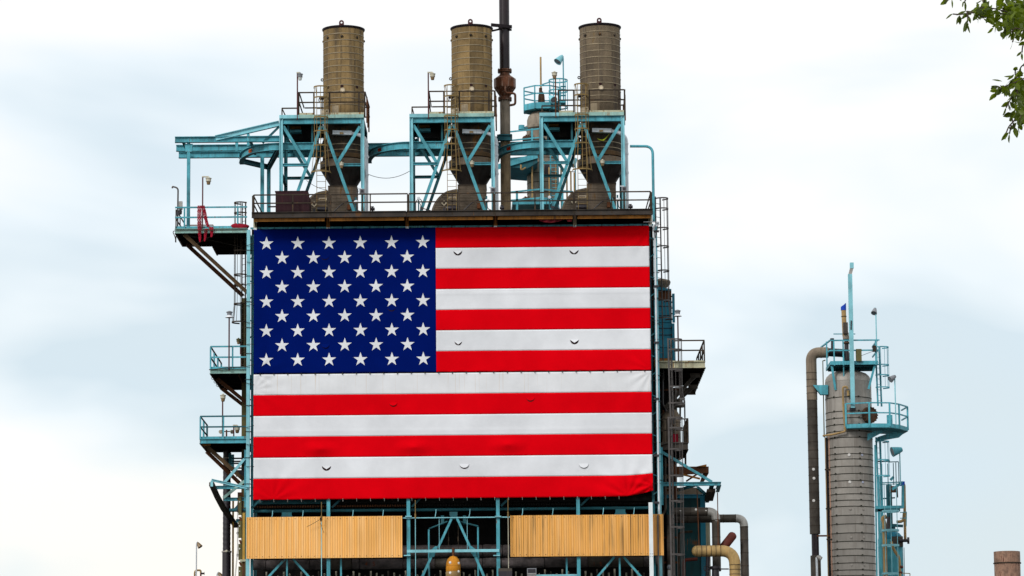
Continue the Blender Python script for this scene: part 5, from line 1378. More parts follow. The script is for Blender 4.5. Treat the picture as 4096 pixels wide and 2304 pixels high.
p, q = vert(984, 1800, 2030, .9); MB().ibeam(p, q, .2, .2, up=(0, -1, 0), t=.03).build('hanger_post', TEAL, fk)
MB().bar(P(961, 1970, 1.2), P(961, 2050, 1.2), .3, .3, up=(0, -1, 0)).build('door_plate', RUSTD, fk)

# ---- middle left platform
z2 = vz(900, 1477, .5); x0 = vx(840, 1485, .5)
pf = platform('small middle left platform with tall bell lamp above it', x0, x1, .5, 8.6, z2, M(18), TEALR, kick=.16)
for ch in pf.children:
    if ch.name.startswith('kick'): ch.data.materials[0] = TEAL
hh = vz(900, 1386, .5) - z2
railing(pf, [(x0 + .03, .5, z2), (x1, .5, z2)], TEAL, h=hh, w=.085, posts=[0, .61])
railing(pf, [(x0 + .03, .55, z2), (x0 + .03, 8.4, z2)], RUSTD, h=hh, w=.07, spacing=2.6)
for k in range(1, 4): MB().bar((x0 + .02, .5 + k * 2.6, z2), (x0 + .02, .5 + k * 2.6, z2 + hh), .09, .07, up=(0, -1, 0)).build('post', TEAL, pf)
MB().ibeam(P(868, 1514, 2.6), P(990, 1614, 2.6), .2, .22, t=.03).build('brace', RUSTD, pf)
MB().ibeam(P(888, 1555, 6.6), P(990, 1634, 6.6), .2, .22, t=.03).build('brace', RUSTD, pf)
MB().ibeam(P(955, 1498, 1.5), P(985, 1560, 7), .1, .12, t=.03).build('brace', RUSTD, pf)
cable_run(pf, [P(836, 1479, .3), P(860, 1477, .3), P(915, 1471, .3), P(940, 1470, .3), P(990, 1467, .3)], STEEL, .03)
MB().lathe(tuple(P(916, 1471, .25)), [(0, -.08), (.08, -.06), (.08, .06), (0, .08)], 10, axis=(0, 1, 0)).build('junction_fitting', BLACKP, pf, True)
for k in range(3): MB().ring((x0 - .05, 3.2 + k * 1.7, z2 - .2), .08, .03, .03, 10, axis=(0, 1, 0)).build('cable_loop', BLACKP, pf)
bell_lamp('bell lamp with white skirt on the middle left platform', (vx(916, 1470, .3), .3, z2 - .1), P(917, 1261, .15), 'bell lamps with white skirts', size=.46)
c = P(954, 1365, 1.2); t = jar_lamp('jar lamp hidden beside the flank ladder above the middle left platform', (c.x + .12, 1.3, c.z - .8), c, SL, size=.34, arm=False, cap=OLIVE)

# ---- lower left platform
z3 = vz(890, 1755, .5); x0 = vx(799, 1765, .5)
pf = platform('lower left platform held by an orange rust brace', x0, x1, .5, 5.6, z3, M(19), TEAL, kick=.14)
hh = vz(890, 1665, .5) - z3
railing(pf, [(x0 + .03, .5, z3), (x1, .5, z3)], TEALD, h=hh, w=.085, posts=[0, .5])
for ch in pf.children:
    if ch.name.startswith('post'): ch.data.materials[0] = TEAL
railing(pf, [(x0 + .03, .55, z3), (x0 + .03, 5.4, z3)], STEEL, h=hh, w=.065, spacing=2.4)
for k in range(1, 3): MB().bar((x0 + .02, .5 + k * 2.3, z3), (x0 + .02, .5 + k * 2.3, z3 + hh), .09, .07, up=(0, -1, 0)).build('post', TEAL, pf)
MB().ibeam(P(818, 1778, 1.2), P(972, 1916, 1.2), .22, .24, t=.03).build('brace', BRACEM, pf)
MB().ibeam(P(826, 1806, 4.6), P(962, 1936, 4.6), .22, .24, t=.03).build('brace', RUSTD, pf)
MB().bar(P(810, 1778, 1.1), P(842, 1778, 1.1), .2, .16).build('brace_cleat', RUST, pf)
jar_lamp('jar lamp on a maroon pole rising from the lower left platform', (vx(890, 1750, .8), .8, z3), P(892, 1592, .8), SL, size=.42, arm=False, hang=False)
c = P(949, 1718, 1.0); jar_lamp('jar lamp hanging from an arm over the lower left platform', (vx(935, 1750, 1.0), 1.0, z3), c, SL, size=.42)
c = P(906, 1726, 2.6)
t = thing('floodlight_pair', 'pair of small floodlights on a stand at the lower left platform', 'lamp', (c.x, 2.6, z3))
MB().tube([(c.x, 2.6, z3), (c.x, 2.6, c.z + .1)], .05, 8).build('stand', RUSTD, t)
MB().bar((c.x - .38, 2.6, c.z), (c.x + .38, 2.6, c.z), .06, .06).build('cross_arm', BLACKP, t)
for s in (-.32, .32): MB().lathe((c.x + s, 2.55, c.z + .0), [(0, -.1), (.08, -.08), (.13, .1), (0, .1)], 10, axis=(s, -.6, -.3)).build('lamp_head', LAMPC, t, True)

# ---- lower left bracket frame with folded dark beam
br = thing('outrigger_truss', 'teal outrigger frame with a dark sloping beam below the lower left platform', 'steel frame', P(980, 1990, .4))
MB().ibeam(P(846, 1920, .1), P(995, 1953, .1), .22, .15, t=.03).build('strut', TEALP, br)
a, b = horiz(860, 1949, 978, 1950, .9); MB().ibeam(a, b, .2, .2, t=.03).build('strut', TEAL, br)
MB().ibeam(P(898, 1930, .7), P(978, 1836, .7), .16, .16, up=(0, -1, 0), t=.03).build('diagonal', TEALP, br)
MB().ibeam(P(893, 1992, .9), P(978, 1924, .9), .16, .16, up=(0, -1, 0), t=.03).build('diagonal', TEALR, br)
a, b = horiz(896, 1997, 978, 1997, 1.1); MB().ibeam(a, b, .2, .2, t=.03).build('strut', TEAL, br)
a, b = horiz(944, 2084, 962, 2082, 1.1); MB().ibeam(a, b, .2, .2, t=.03).build('strut', TEALD, br)
mb = MB(); pts = [P(846, 1935, .15), P(868, 1985, 1.8), P(893, 2032, 3.4), P(920, 2070, 4.8), P(944, 2104, 6.0)]
for p, q in zip(pts[:-1], pts[1:]): mb.bar(p, q + (q - p).normalized() * .03, .30, .22, up=(0, 0, 1))
mb.build('sloping_beam', GREYPIPE, br)
MB().extr([P(842, 1923, .0), P(852, 1923, .0), P(852, 1946, .0), P(842, 1946, .0)], (0, .12, 0)).build('end_plate', TEALP, br)
MB().extr([P(935, 2035, 1.3), P(955, 2012, 1.3), P(955, 2035, 1.3)], (0, .03, 0)).build('gusset_plate', TEALD, br)

# ---- stairs behind lower left platform
t = thing('rear_stair', 'dark steel stair flight glimpsed behind the left column', 'stair', P(950, 1900, 3.2))
for k, v in enumerate((1833, 1845, 1853, 1872)):
    a, b = horiz(926, v, 976, v + 1, 3.2); MB().bar(a, b, .3, .07).build('tread', BLACKP, t)
p, q = vert(930, 1818, 1875, 3.1); MB().bar(p, q, .2, .1, up=(0, -1, 0)).build('stringer', TEAL, t)
p, q = vert(920, 1812, 1860, 3.1); MB().bar(p, q, .16, .1, up=(0, -1, 0)).build('stringer', TEALD, t)
MB().box(tuple(P(944, 1905, 3.3)), tuple(P(978, 1880, 3.3) + Vector((0, .3, 0)))).build('landing', BLACKP, t)

# ---- tall black pipe at lower left, and slim mustard pipe
Yp = 5.0
x = vx(907, 2050, Yp); t = thing('black_pipe', 'fuzzy black lagged standpipe at the lower left with pale clamp ring', 'pipe', (x, Yp, 0))
zt = vz(907, 1800, Yp); zm = vz(907, 2207, Yp); r = M(15.5, Yp)
mb = MB(); n = 60
mb.tube([(x, Yp, zm + (zt - zm) * k / n) for k in range(n + 1)], [r * (1 + .03 * ((k * 7) % 3 - 1)) for k in range(n + 1)], 18)
mb.build('upper_length', BLACKP, t, True)
MB().lathe((x, Yp, 0), [(r * 1.12, zm), (r * 1.15, 0)], 24).build('lower_length', BLACKP, t, True)
MB().ring((x, Yp, zm), r * 1.13, .09, .04, 24).build('clamp_ring', ELBOW, t)
MB().lathe((x + .02, Yp - r * 1.2, zm + .02), [(0, -.1), (.09, -.05), (.07, .08), (0, .1)], 8, axis=(0, -1, 0)).build('clamp_bolt', LAMPC, t, True)
MB().ring((x, Yp, vz(907, 1833, Yp)), r * 1.02, .05, .03, 24).build('clamp_ring', LAMPC, t)
x = vx(931, 2150, Yp); tag(MB().tube([(x, Yp + .2, 0), (x, Yp + .2, vz(931, 2000, Yp))], .06, 10).build('mustard_pipe', MUSTARD, None, True), 'slim mustard pipe standing right of the black standpipe', 'pipe')
mb = MB()
for u0, u1 in ((949, 946), (952, 949)): mb.tube([P(u0, 2010, 4), P(u0, 2200, 4), P(u1 - 6, 2300, 4), P(u1 - 12, 2420, 4)], .012, 5)
tag(mb.build('hoist_cable', WIRE), 'pair of thin hoist cables beside the lower left column', 'cable')
# lower left corner lamps and cream pipe
spot_lamp('amber-lensed floodlight on a slim pole at bottom left corner', (vx(785, 2304, 6), 6, 0), P(796, 2180, 6), (.55, -.2, -.8), 'floodlights at the lower left', pole=WHITEP, shade=GLASSB, size=.36)
spot_lamp('low floodlight just left of the black standpipe', (vx(868, 2304, 6), 6, 0), P(882, 2302, 6), (.55, -.2, -.8), 'floodlights at the lower left', pole=WHITEP, shade=GLASSB, size=.40)
t = thing('loop_pipe', 'cream looped pipe with a black valve at bottom left corner', 'pipe', (vx(779, 2304, 7), 7, 0))
xq = vx(779, 2300, 7)
MB().tube(fillet([(xq, 7, 0), (xq, 7, vz(779, 2281, 7)), P(803, 2281, 7), (vx(803, 2300, 7), 7, vz(803, 2293, 7))], .2, 5), .06, 10).build('pipe', YELPIPE, t, True)
MB().tube([(vx(803, 2300, 7), 7, vz(803, 2293, 7)), (vx(803, 2300, 7), 7, 0)], .05, 10).build('pipe', OXIDE, t, True)
MB().lathe(tuple(P(811, 2294, 7)), [(0, -.15), (.07, -.12), (.05, .05), (.12, .1), (0, .12)], 8, axis=(1, 0, 0)).build('valve', BLACKP, t, True)

# ================================================================== RIGHT FLANK
# upper right ladder, hoops open to the right
rz = lambda v: vz(2640, v, 2.0)
ladder('flank_ladder', 'caged ladder down the upper right flank beside the flag', (vx(2637, 1000, 2.0), 2.0, rz(1520)), (vx(2634, 1000, 2.0), 2.0, rz(788)), STEELG, hoops=[rz(v) for v in (797, 838, 916, 989, 1086, 1205, 1276)], hoopr=.36, face=.85, w=.46, flare=.12, group='caged ladders on the building flanks', stile=.045, step=.42)
# slanted white bars at column head
t = thing('davit', 'pale grey steel davit at the right column head beside the flag corner', 'davit', P(2610, 890, -.2))
a, b = horiz(2574, 888, 2622, 887, -.3); MB().bar(a, b, .06, .06).build('arm', WHITEP, t)
MB().tube(fillet([P(2612, 925, -.1), P(2616, 905, -.1), P(2634, 888, -.1)], .3), .06, 8).build('arm', WHITEP, t, True)
MB().bar(P(2622, 952, -.1), P(2634, 888, -.1), .06, .04).build('arm', BLACKP, t)
# light grey pipe/conduit on the right column
p, q = vert(2628, 930, 2060, -.02); MB().tube([p, q], .055, 8).build('conduit', WHITEP, bld, True)
p, q = vert(2633, 2060, 2304, -.25); MB().tube([p, q], .05, 8).build('conduit', STEELG, bld, True)
p, q = vert(2646, 1790, 2020, .5); MB().ibeam(p, q, .18, .2, up=(0, -1, 0), t=.03).build('hanger_post', TEAL, bld)
for v in (925, 1145, 1370, 1595, 1822, 2010):
    c = P(2628, v, -.08); MB().box((c.x - .2, c.y - .05, c.z - .06), (c.x + .12, c.y + .1, c.z + .06)).build('conduit_clip', BLACKP, bld)

# blue teal convection duct with tan cap
Yc = 4.5
t = thing('convection_duct', 'blue-teal panelled duct with tan rounded cap behind the right ladder', 'duct', (vx(2668, 1445, Yc), Yc, vz(2668, 1470, Yc)))
xa, xb = vx(2616, 1300, Yc), vx(2688, 1300, Yc)
for k, (va, vb) in enumerate(((1200, 1290), (1291, 1390), (1391, 1432))):
    MB().box((xa, Yc, vz(2650, vb, Yc)), (xb, Yc + 3, vz(2650, va, Yc) - .02)).build('panel', TEALB, t)
MB().box((xa, Yc + .02, vz(2650, 1470, Yc)), (xb, Yc + 3, vz(2650, 1433, Yc))).build('rusty_base', RUST, t)
MB().box((xa, Yc + .1, vz(2650, 1199, Yc)), (xb, Yc + 3, vz(2650, 1155, Yc))).build('shadow_gap', RUSTD, t)
MB().extr([P(2622, 1160, Yc - .1), P(2622, 1144, Yc - .1), P(2684, 1156, Yc - .1), P(2684, 1162, Yc - .1)], (0, 2.4, 0)).build('sloping_lid', TEALB, t)
MB().lathe((vx(2645, 1135, Yc + 1), Yc + 1.2, vz(2645, 1153, Yc + 1)), [(.3, 0), (M(36, Yc), .25), (M(39, Yc), .42), (M(36, Yc), .52), (.2, .62)], 24).build('rounded_cap', TANPIPE, t, True)
for va, vb in ((1175, 1290), (1294, 1446)):
    p, q = vert(2694, va, vb, Yc - .1); MB().ibeam(p, q, .16, .2, up=(0, -1, 0), t=.03).build('flange_post', TEALB, t)
    for k in range(5):
        pp = p.lerp(q, (k + .5) / 5); MB().box((pp.x - .14, Yc - .16, pp.z - .03), (pp.x - .06, Yc - .05, pp.z + .05)).build('flange_bolt', RUSTD, t)
for v in (1225, 1262, 1313, 1340):
    a, b = horiz(2618, v, 2688, v, Yc - .02); MB().bar(a, b, .02, .04).build('panel_seam', BLACKL, t)

# ---- upper right platform
z4 = vz(2760, 1446, 1.0); xa, xb = XR + .15, vx(2820, 1455, 1.0)
pf = platform('brown rusty platform on the right flank with bell lamp', xa, xb, 1.0, 9.5, z4, M(27), CREAMR, kick=.06, fm=CREAMR, side_m=STEEL)
hh = vz(2760, 1362, 1.0) - z4
railing(pf, [(vx(2698, 1440, 1), 1.0, z4), (xb - .03, 1.0, z4)], STEEL, h=hh, w=.075, posts=[1.0])
railing(pf, [(xb - .03, 1.05, z4), (xb - .05, 9.4, z4)], STEEL, h=hh, w=.075, spacing=2.1)
for k in range(8):
    y = 1.8 + k; MB().box((xb + .02, y, z4 - .36), (xb + .08, y + .1, z4 - .25)).build('clip', STEEL, pf)
for (a_, b_, w_) in (((2780, 1503, 3.2), (2660, 1632, 3.2), .28), ((2772, 1548, 7.5), (2646, 1664, 7.5), .26)):
    MB().ibeam(P(*a_), P(*b_), w_, .22, t=.03).build('brace', GREYPIPE, pf)
    c = P(*a_); MB().box((c.x - .3, c.y - .1, c.z - .1), (c.x + .3, c.y + .1, c.z + .14)).build('brace_cleat', GREYPIPE, pf)
MB().ibeam((xa, 13.4, z4 - .3), (xb + .05, 13.4, z4 - .3), .25, .45, t=.04).build('back_beam', STEEL, pf)
MB().ibeam((xb - .02, 9.5, z4 - .25), (xb - .02, 14.2, z4 - .25), .12, .3, t=.03).build('side_beam', STEEL, pf)
bell_lamp('bell lamp with white skirt on the right flank platform', (vx(2714, 1445, .9), .9, z4 + .02), P(2711, 1256, .75), 'bell lamps with white skirts', size=.46)
c = P(2717, 1610, 3.5); t = thing('hanging_lamp', 'grey lamp hanging from a bent pole under the right flank platform', 'lamp', (vx(2740, 1660, 3.5), 3.5, vz(2740, 1672, 3.5)))
pz = vx(2739, 1640, 3.5)
MB().tube(fillet([(pz, 3.5, vz(2740, 1672, 3.5)), (pz, 3.5, vz(2740, 1598, 3.5)), P(2716, 1598, 3.5)], .12), .045, 8).build('pole', STEELG, t, True)
MB().bar(P(2714, 1597, 3.4), P(2740, 1594, 3.4), .2, .1).build('arm', ELBOW, t)
MB().lathe(tuple(c), [(0, .22), (.22, .2), (.22, .02), (.28, .0), (.3, -.3), (0, -.3)], 14).build('lamp_cap', GREYPIPE, t, True)

# ---- lower right ladder runs, two lengths
r2 = lambda v: vz(2695, v, -.3)
ladder('flank_ladder', 'grey caged ladder in front of the rusty right flank platform', (vx(2686, 1500, .2), .2, r2(1690)), (vx(2680, 1500, .2), .2, r2(1350)), STEELG, hoops=[r2(v) for v in (1356, 1397, 1477, 1545, 1612)], hoopr=.40, face=1.1, w=.42, flare=.10, group='caged ladders on the building flanks', stile=.06)
r3 = lambda v: vz(2705, v, -.4)
ladder('flank_ladder', 'long grey caged ladder down the lower right flank', (vx(2688, 1900, .0), .0, 6.0), (vx(2684, 1900, .0), .0, r3(1665)), STEELG, hoops=[r3(v) for v in (1670, 1711, 1796, 1902, 2004, 2108, 2217)] + [r3(2217) - 1.7], hoopr=.42, face=1.1, w=.42, group='caged ladders on the building flanks', stile=.065)

# ---- small caged platform with lagged pipes
z5 = vz(2700, 1772, 1.5); xa, xb = vx(2636, 1772, 1.5), vx(2752, 1772, 1.5)
pf = platform('narrow dark platform full of pipes on the lower right flank', xa, xb, 1.5, 6.5, z5, .42, STEELG, kick=.05, fm=GREYPIPE, side_m=STEEL)
railing(pf, [(xa, 1.5, z5), (xb, 1.5, z5)], STEEL, h=vz(2700, 1676, 1.5) - z5, w=.07, posts=[.28, .9, 1.0])
railing(pf, [(xb, 1.55, z5), (xb, 6.4, z5)], STEEL, h=vz(2700, 1676, 1.5) - z5, w=.1, spacing=1.2)
for k in range(4):
    MB().box((xa + .3, 1.6 + k * .9, z5 - .5 - k * .12), (xb - .15 - k * .22, 6.3, z5 - .44 - k * .12)).build('stepped_soffit', GRATE, pf)
MB().bar(P(2640, 1778, 1.3), P(2680, 1768, 1.3), .25, .12).build('walkway_lip', GREYPIPE, pf)
for (pts, r_, m_, lab) in (([(2664, 1772, 3.2), (2664, 1665, 3.2), (2690, 1648, 3.2), (2704, 1668, 3.2), (2706, 1772, 3.2)], 19, TANPIPE, 'tan-elbowed lagged pipe loop on the narrow right platform'),
                           ([(2700, 1560, 5.2), (2700, 1780, 5.2)], 10, GREYPIPE, 'dark lagged riser behind the tan pipe loop'),
                           ([(2648, 1700, 4.2), (2648, 1780, 4.2)], 8, GREYPIPE, 'short grey lagged riser at the building edge on the narrow right platform')):
    t = thing('lagged_pipe', lab, 'pipe', P(*pts[-1]), 'lagged pipes on the right flank')
    MB().tube(fillet([P(*p) for p in pts], .45, 6), M(r_ * .93), 16).build('lagging', m_, t, True)
    for v in (1690, 1722, 1752):
        c = P(pts[-1][0], v, pts[-1][2]); MB().ring(tuple(c), M(r_ * .93), .03, .012, 16).build('lagging_band', STEEL, t)
t = tag(MB().box(tuple(P(2690, 1770, 2.2)), tuple(P(2712, 1737, 2.4) + Vector((0, .4, 0)))).build('red_cabinet', NETRED, None), 'small dark red cabinet on the narrow right platform', 'cabinet')

# ---- lower right: rusty beam, teal brackets, hangers, drum
t = thing('rusty_beam', 'broken dark rusty beam end jutting right above the teal brackets', 'beam', P(2720, 1876, 3.5))
MB().extr([P(2690, 1898, 3.5), P(2690, 1866, 3.5), P(2835, 1866, 3.5), P(2835, 1891, 3.5)], (0, .5, 0)).build('beam_web', RUSTD, t)
MB().extr([P(2785, 1866, 3.3), P(2826, 1857, 3.3), P(2826, 1866, 3.3)], (0, 1.0, 0)).build('torn_flange', RUST, t)
MB().extr([P(2812, 1891, 3.9), P(2836, 1891, 3.9), P(2815, 1928, 3.9), P(2800, 1928, 3.9)], (0, .3, 0)).build('bent_plate', RUSTD, t)
MB().bar(P(2730, 1898, 3.4), P(2800, 1915, 3.4), .2, .1).build('stiffener', RUST, t)
MB().bar(P(2745, 1925, 3.6), P(2790, 1895, 3.6), .2, .1).build('stiffener', RUSTD, t)
t = thing('teal_bracket', 'triangular teal bracket with hanger rods on the lower right flank', 'bracket', P(2650, 1950, 1.6))
a, b = horiz(2636, 1938, 2880, 1934, 1.6); MB().ibeam(a, b, .22, M(15, 1.6), t=.03).build('beam', TEAL, t)
MB().ibeam(P(2648, 1808, 1.6), P(2848, 1928, 1.6), .16, .16, up=(0, -1, 0), t=.03).build('brace', TEAL, t)
MB().ibeam(P(2878, 1934, 1.7), P(2870, 1962, 5.5), .22, .22, t=.03).build('beam', TEAL, t)
MB().ibeam(P(2850, 1934, 1.7), P(2828, 2004, 7), .22, .22, t=.03).build('beam', TEALD, t)
MB().ibeam(P(2715, 1960, 3.5), P(2790, 1938, 1.9), .16, .16, t=.03).build('brace', TEALD, t)
MB().ibeam(P(2790, 1950, 2.4), P(2825, 1980, 5), .16, .16, t=.03).build('brace', TEAL, t)
a, b = horiz(2652, 1987, 2826, 1984, 5.4); MB().ibeam(a, b, .22, M(14, 5), t=.03).build('beam', TEALB, t)
for u0, v0, u1, v1 in ((2788, 1955, 2796, 2180), (2870, 1970, 2873, 2175)):
    MB().tube([P(u0, v0, 2.2), P(u1, v1, 2.2)], .03, 6).build('hanger_rod', RUSTD, t)
    MB().box(tuple(P(u1 - 4, v1 + 6, 2.1)), tuple(P(u1 + 5, v1, 2.3))).build('hanger_clamp', RUSTD, t)
for u, v in ((2838, 1962), (2852, 1960)):
    MB().bar(P(u, v, 2.4), P(u - 10, v + 38, 2.4 + 3.0), .3, .2).build('spring_hanger', STEEL, t)
DRUMT = mat('shaded_teal_drum_paint', (0.010, 0.055, 0.062), rust=0.2, streak=0.7, rough=0.65, scale=0.7, dirt=(0.012, 0.010, 0.009))  # teal darkened so the drum's shadow sits in its colour
t = thing('teal_drum', 'dark teal steel drum casing behind the pipes at lower right', 'vessel', (vx(2760, 2300, 6), 6, 0))
xa, xb = vx(2668, 2150, 6), vx(2822, 2150, 6)
zA = vz(2740, 1990, 6)
for k in range(4):
    MB().box((xa, 6, zA - (k + 1) * (zA / 4)), (xb, 11, zA - k * (zA / 4) - .03)).build('casing_plate', DRUMT, t)
MB().box((xb - .3, 5.9, 0), (xb + .02, 6.0, zA)).build('casing_flange', TEALB, t)
MB().box((xb + .03, 6.1, 0), (xb + .3, 8, vz(2740, 2080, 6))).build('rusty_riser', CREAMR, t)
MB().extr([P(2650, 1985, 6), P(2812, 1985, 6), P(2800, 1950, 6), P(2660, 1950, 6)], (0, 4, 0)).build('tan_head', TANPIPE, t)
def lagpipe(label, pts, r, m_, bend=.5, elbow=None, bandstep=.75, grp='large lagged pipes at the lower right'):
    """round lagged pipe in world points; straight lengths, bends and bands are separate pieces"""
    pts = [Vector(p) for p in pts]; t = thing('lagged_pipe', label, 'pipe', pts[-1], grp)
    last = pts[0]
    for i in range(1, len(pts)):
        a_, b_ = last, pts[i]
        if i < len(pts) - 1:
            d0, d1 = (pts[i - 1] - pts[i]).normalized(), (pts[i + 1] - pts[i]).normalized()
            p0, p1 = pts[i] + d0 * bend, pts[i] + d1 * bend
            MB().tube([p0 * (1 - q / 8) ** 2 + pts[i] * 2 * (q / 8) * (1 - q / 8) + p1 * (q / 8) ** 2 for q in range(9)], r * 1.015, 20).build('elbow', elbow or m_, t, True)
            b_ = p0; nxt = p1
        MB().tube([a_, b_], r, 20).build('straight_length', m_, t, True)
        L = (b_ - a_).length; n = int(L / bandstep)
        for k in range(n + 1):
            c = a_.lerp(b_, (k + .05) / max(1, n + .1)); MB().ring(tuple(c), r + .003, .03, .012, 20, axis=tuple(b_ - a_)).build('lagging_band', STEEL, t)
        if i < len(pts) - 1: last = nxt
    return t
Yq = 3.0
zq = vz(2780, 2047, Yq); xq = vx(2865, 2150, Yq)
t = lagpipe('upper grey-brown lagged pipe turning down with a pale elbow at lower right', [(vx(2690, 2047, Yq), Yq, zq), (xq, Yq, zq), (xq, Yq, vz(2865, 2285, Yq))], M(17, Yq), GREYPIPE, .5, ELBOW, .9)
for u, v in ((2722, 2045), (2784, 2038), (2824, 2044), (2865, 2082)):
    c = P(u, v, Yq - M(16)); MB().lathe(tuple(c), [(0, .02), (.07, .01), (.08, -.05)], 12, axis=(0, -1, 0)).build('inspection_disc', DOT, t, True)
Yq2 = 4.2; zq = vz(2900, 2074, Yq2); xq = vx(2977, 2150, Yq2)
t = lagpipe('outer grey-brown lagged pipe with pale elbow farthest right of the plant', [(vx(2700, 2080, Yq2), Yq2, zq), (xq, Yq2, zq), (xq, Yq2, vz(2977, 2318, Yq2))], M(16.5, Yq2), GREYPIPE, .5, ELBOW, .75)
Yq3 = 1.6; zq = vz(2860, 2204, Yq3); xq = vx(2940, 2280, Yq3)
t = lagpipe('fat ochre-cream ribbed pipe bending down at the lower right corner', [(vx(2786, 2204, Yq3), Yq3, zq), (xq, Yq3, zq), (xq, Yq3, 0)], M(22.5, Yq3), OCHRE, .85, OCHRE, .28)
MB().lathe((vx(2786, 2204, Yq3), Yq3, zq), [(0, -.3), (M(12), -.26), (M(20), -.13), (M(22.5), 0)], 20, axis=(1, 0, 0)).build('end_cap', OCHRE, t, True)
t = thing('capped_stub', 'dull red round-ended pipe stub slanting up at lower right', 'pipe', P(2895, 2185, 3.4))
p, q = P(2893, 2190, 3.4), P(2930, 2143, 3.4)
d = (q - p).normalized()
MB().tube([p, q, q + d * .1, q + d * .18, q + d * .22], [M(18), M(18), M(16), M(10), .02], 18).build('stub_body', OXIDE, t, True)
t = thing('control_valve', 'black valve and actuator below the ochre pipe at lower right', 'valve', P(2862, 2290, 2.4))
c = P(2862, 2285, 2.4); MB().lathe((c.x, c.y, c.z - .5), [(0, -.6), (.3, -.6), (.34, -.1), (.24, 0), (.22, .6), (.34, .65), (.34, .8), (0, .85)], 16).build('actuator', BLACKP, t, True)
MB().ring(tuple(P(2828, 2275, 2.2)), .16, .05, .05, 16, axis=(.3, -1, .4)).build('handwheel', BLACKP, t)
MB().tube([P(2832, 2276, 2.3), P(2915, 2276, 2.3)], .04, 8).build('spindle', BLACKP, t)
x = vx(2677, 2200, 4); t = lagpipe('vertical tan banded riser just right of the sooty cream panel', [(x, 2.5, vz(2677, 2060, 2.5)), (x, 2.5, 0)], M(13), GREYPIPE, .3, None, .55)
c = P(2677, 2268, .8); t = thing('gas_detector', 'small grey sensor head on a post right of the white post', 'sensor', (c.x, .8, c.z - 1.0))
MB().lathe(tuple(c), [(0, -.12), (.12, -.1), (.14, .02), (.08, .08), (0, .1)], 14, axis=(0, -1, 0)).build('sensor_head', LAMPG, t, True)
MB().box((c.x - .09, .8, c.z - 1.4), (c.x + .09, .95, c.z - .18)).build('sensor_post', ELBOW, t)
# dark clutter filling the right flank behind ladders
t = thing('flank_casing', 'black casing wall filling the right flank behind the ladders', 'casing', (vx(2680, 1900, 7), 7, 0))
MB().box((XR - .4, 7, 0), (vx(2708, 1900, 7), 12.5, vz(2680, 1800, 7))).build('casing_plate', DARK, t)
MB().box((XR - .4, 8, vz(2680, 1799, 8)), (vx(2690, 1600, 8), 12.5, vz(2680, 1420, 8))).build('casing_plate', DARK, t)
for k in range(3):
    p, q = vert(2655 + k * 14, 1640, 1790 + 30 * k, 6.6); MB().ibeam(p, q, .14, .14, up=(0, -1, 0), t=.03).build('stiffener', RUSTD, t)

# slim dark service pipes threading up the right flank
t = thing('service_pipes', 'tangle of slim dark service pipes between ladders on the right flank', 'pipes', P(2660, 2000, 3.0))
for (pts, r_, m_) in (([(2652, 2304, 3.0), (2650, 2060, 3.0), (2662, 2040, 3.0), (2660, 1830, 3.0)], 5, GREYPIPE), ([(2664, 1840, 4.0), (2664, 1640, 4.0), (2650, 1620, 4.0), (2650, 1480, 4.0)], 5, BLACKP),
                      ([(2700, 1690, 4.6), (2720, 1690, 4.6), (2722, 1560, 4.6)], 4, STEEL), ([(2670, 1650, 2.6), (2700, 1622, 2.6), (2728, 1618, 2.6)], 6, GREYPIPE), ([(2640, 1860, 5.0), (2700, 1862, 5.0), (2702, 2000, 5.0)], 8, RUSTD),
                      ([(2640, 1910, 4.4), (2696, 1905, 4.4)], 9, TANPIPE), ([(2676, 2304, 5.4), (2674, 2090, 5.4), (2690, 2080, 5.4)], 8, BLACKP), ([(2716, 2304, 4.6), (2716, 2130, 4.6), (2770, 2126, 4.6)], 5, STEEL),
                      ([(2742, 1790, 5.5), (2742, 1860, 5.5)], 4, STEEL), ([(2700, 1812, 5.0), (2716, 1842, 5.0)], 12, CONC), ([(2735, 2304, 5.0), (2735, 2240, 5.0), (2790, 2236, 5.0)], 7, OXIDE), ([(2830, 2304, 3.8), (2832, 2225, 3.8)], 9, BLACKP)):
    MB().tube(fillet([P(*p) for p in pts], .2, 4), M(r_), 10).build('pipe', m_, t, True)
for v in (1500, 1560, 1700, 1850, 1960, 2150, 2250):
    a, b = horiz(2640, v, 2712, v, 5.6); MB().bar(a, b, .1, .12).build('support_bar', RUSTD if v % 100 else STEEL, t)
# ================================================================== CYAN VESSEL behind, between the middle and right stacks
Yv = 20.0
cv = P(2172, 700, Yv); RV = M(65, Yv); CV = (cv.x, Yv, 0)
def zV(v): return vz(2172, v, Yv)
vs_ = thing('lagged_column', 'stained lagged column with bright cyan platforms behind the stacks', 'vessel', (cv.x, Yv, 0))
zs_ = [zV(520), zV(570), zV(640), zV(660), zV(700), zV(737), zV(777), zV(817), zV(860)]
for a, b in zip(zs_[:-1], zs_[1:]):
    MB().lathe(CV, [(RV, a - .015), (RV * 1.004, b + .015)], 40).build('lagging_course', CONC, vs_, True)
    MB().ring((cv.x, Yv, b), RV, .04, .014, 40).build('lagging_band', STEEL, vs_)
MB().lathe(CV, [(RV, zV(860)), (RV, 0)], 40).build('lower_shell', CONC, vs_, True)
MB().lathe(CV, [(RV, zV(525)), (RV + .14, zV(518)), (RV + .14, zV(509)), (RV * .97, zV(504)), (RV * .97, zV(482)), (RV * .88, zV(466)), (RV * .66, zV(452)), (RV * .3, zV(446)), (0, zV(445))], 40).build('domed_head', CONC, vs_, True)
MB().lathe(CV, [(M(38, Yv), zV(475)), (M(38, Yv), zV(432))], 24).build('neck', TEALD, vs_, True)
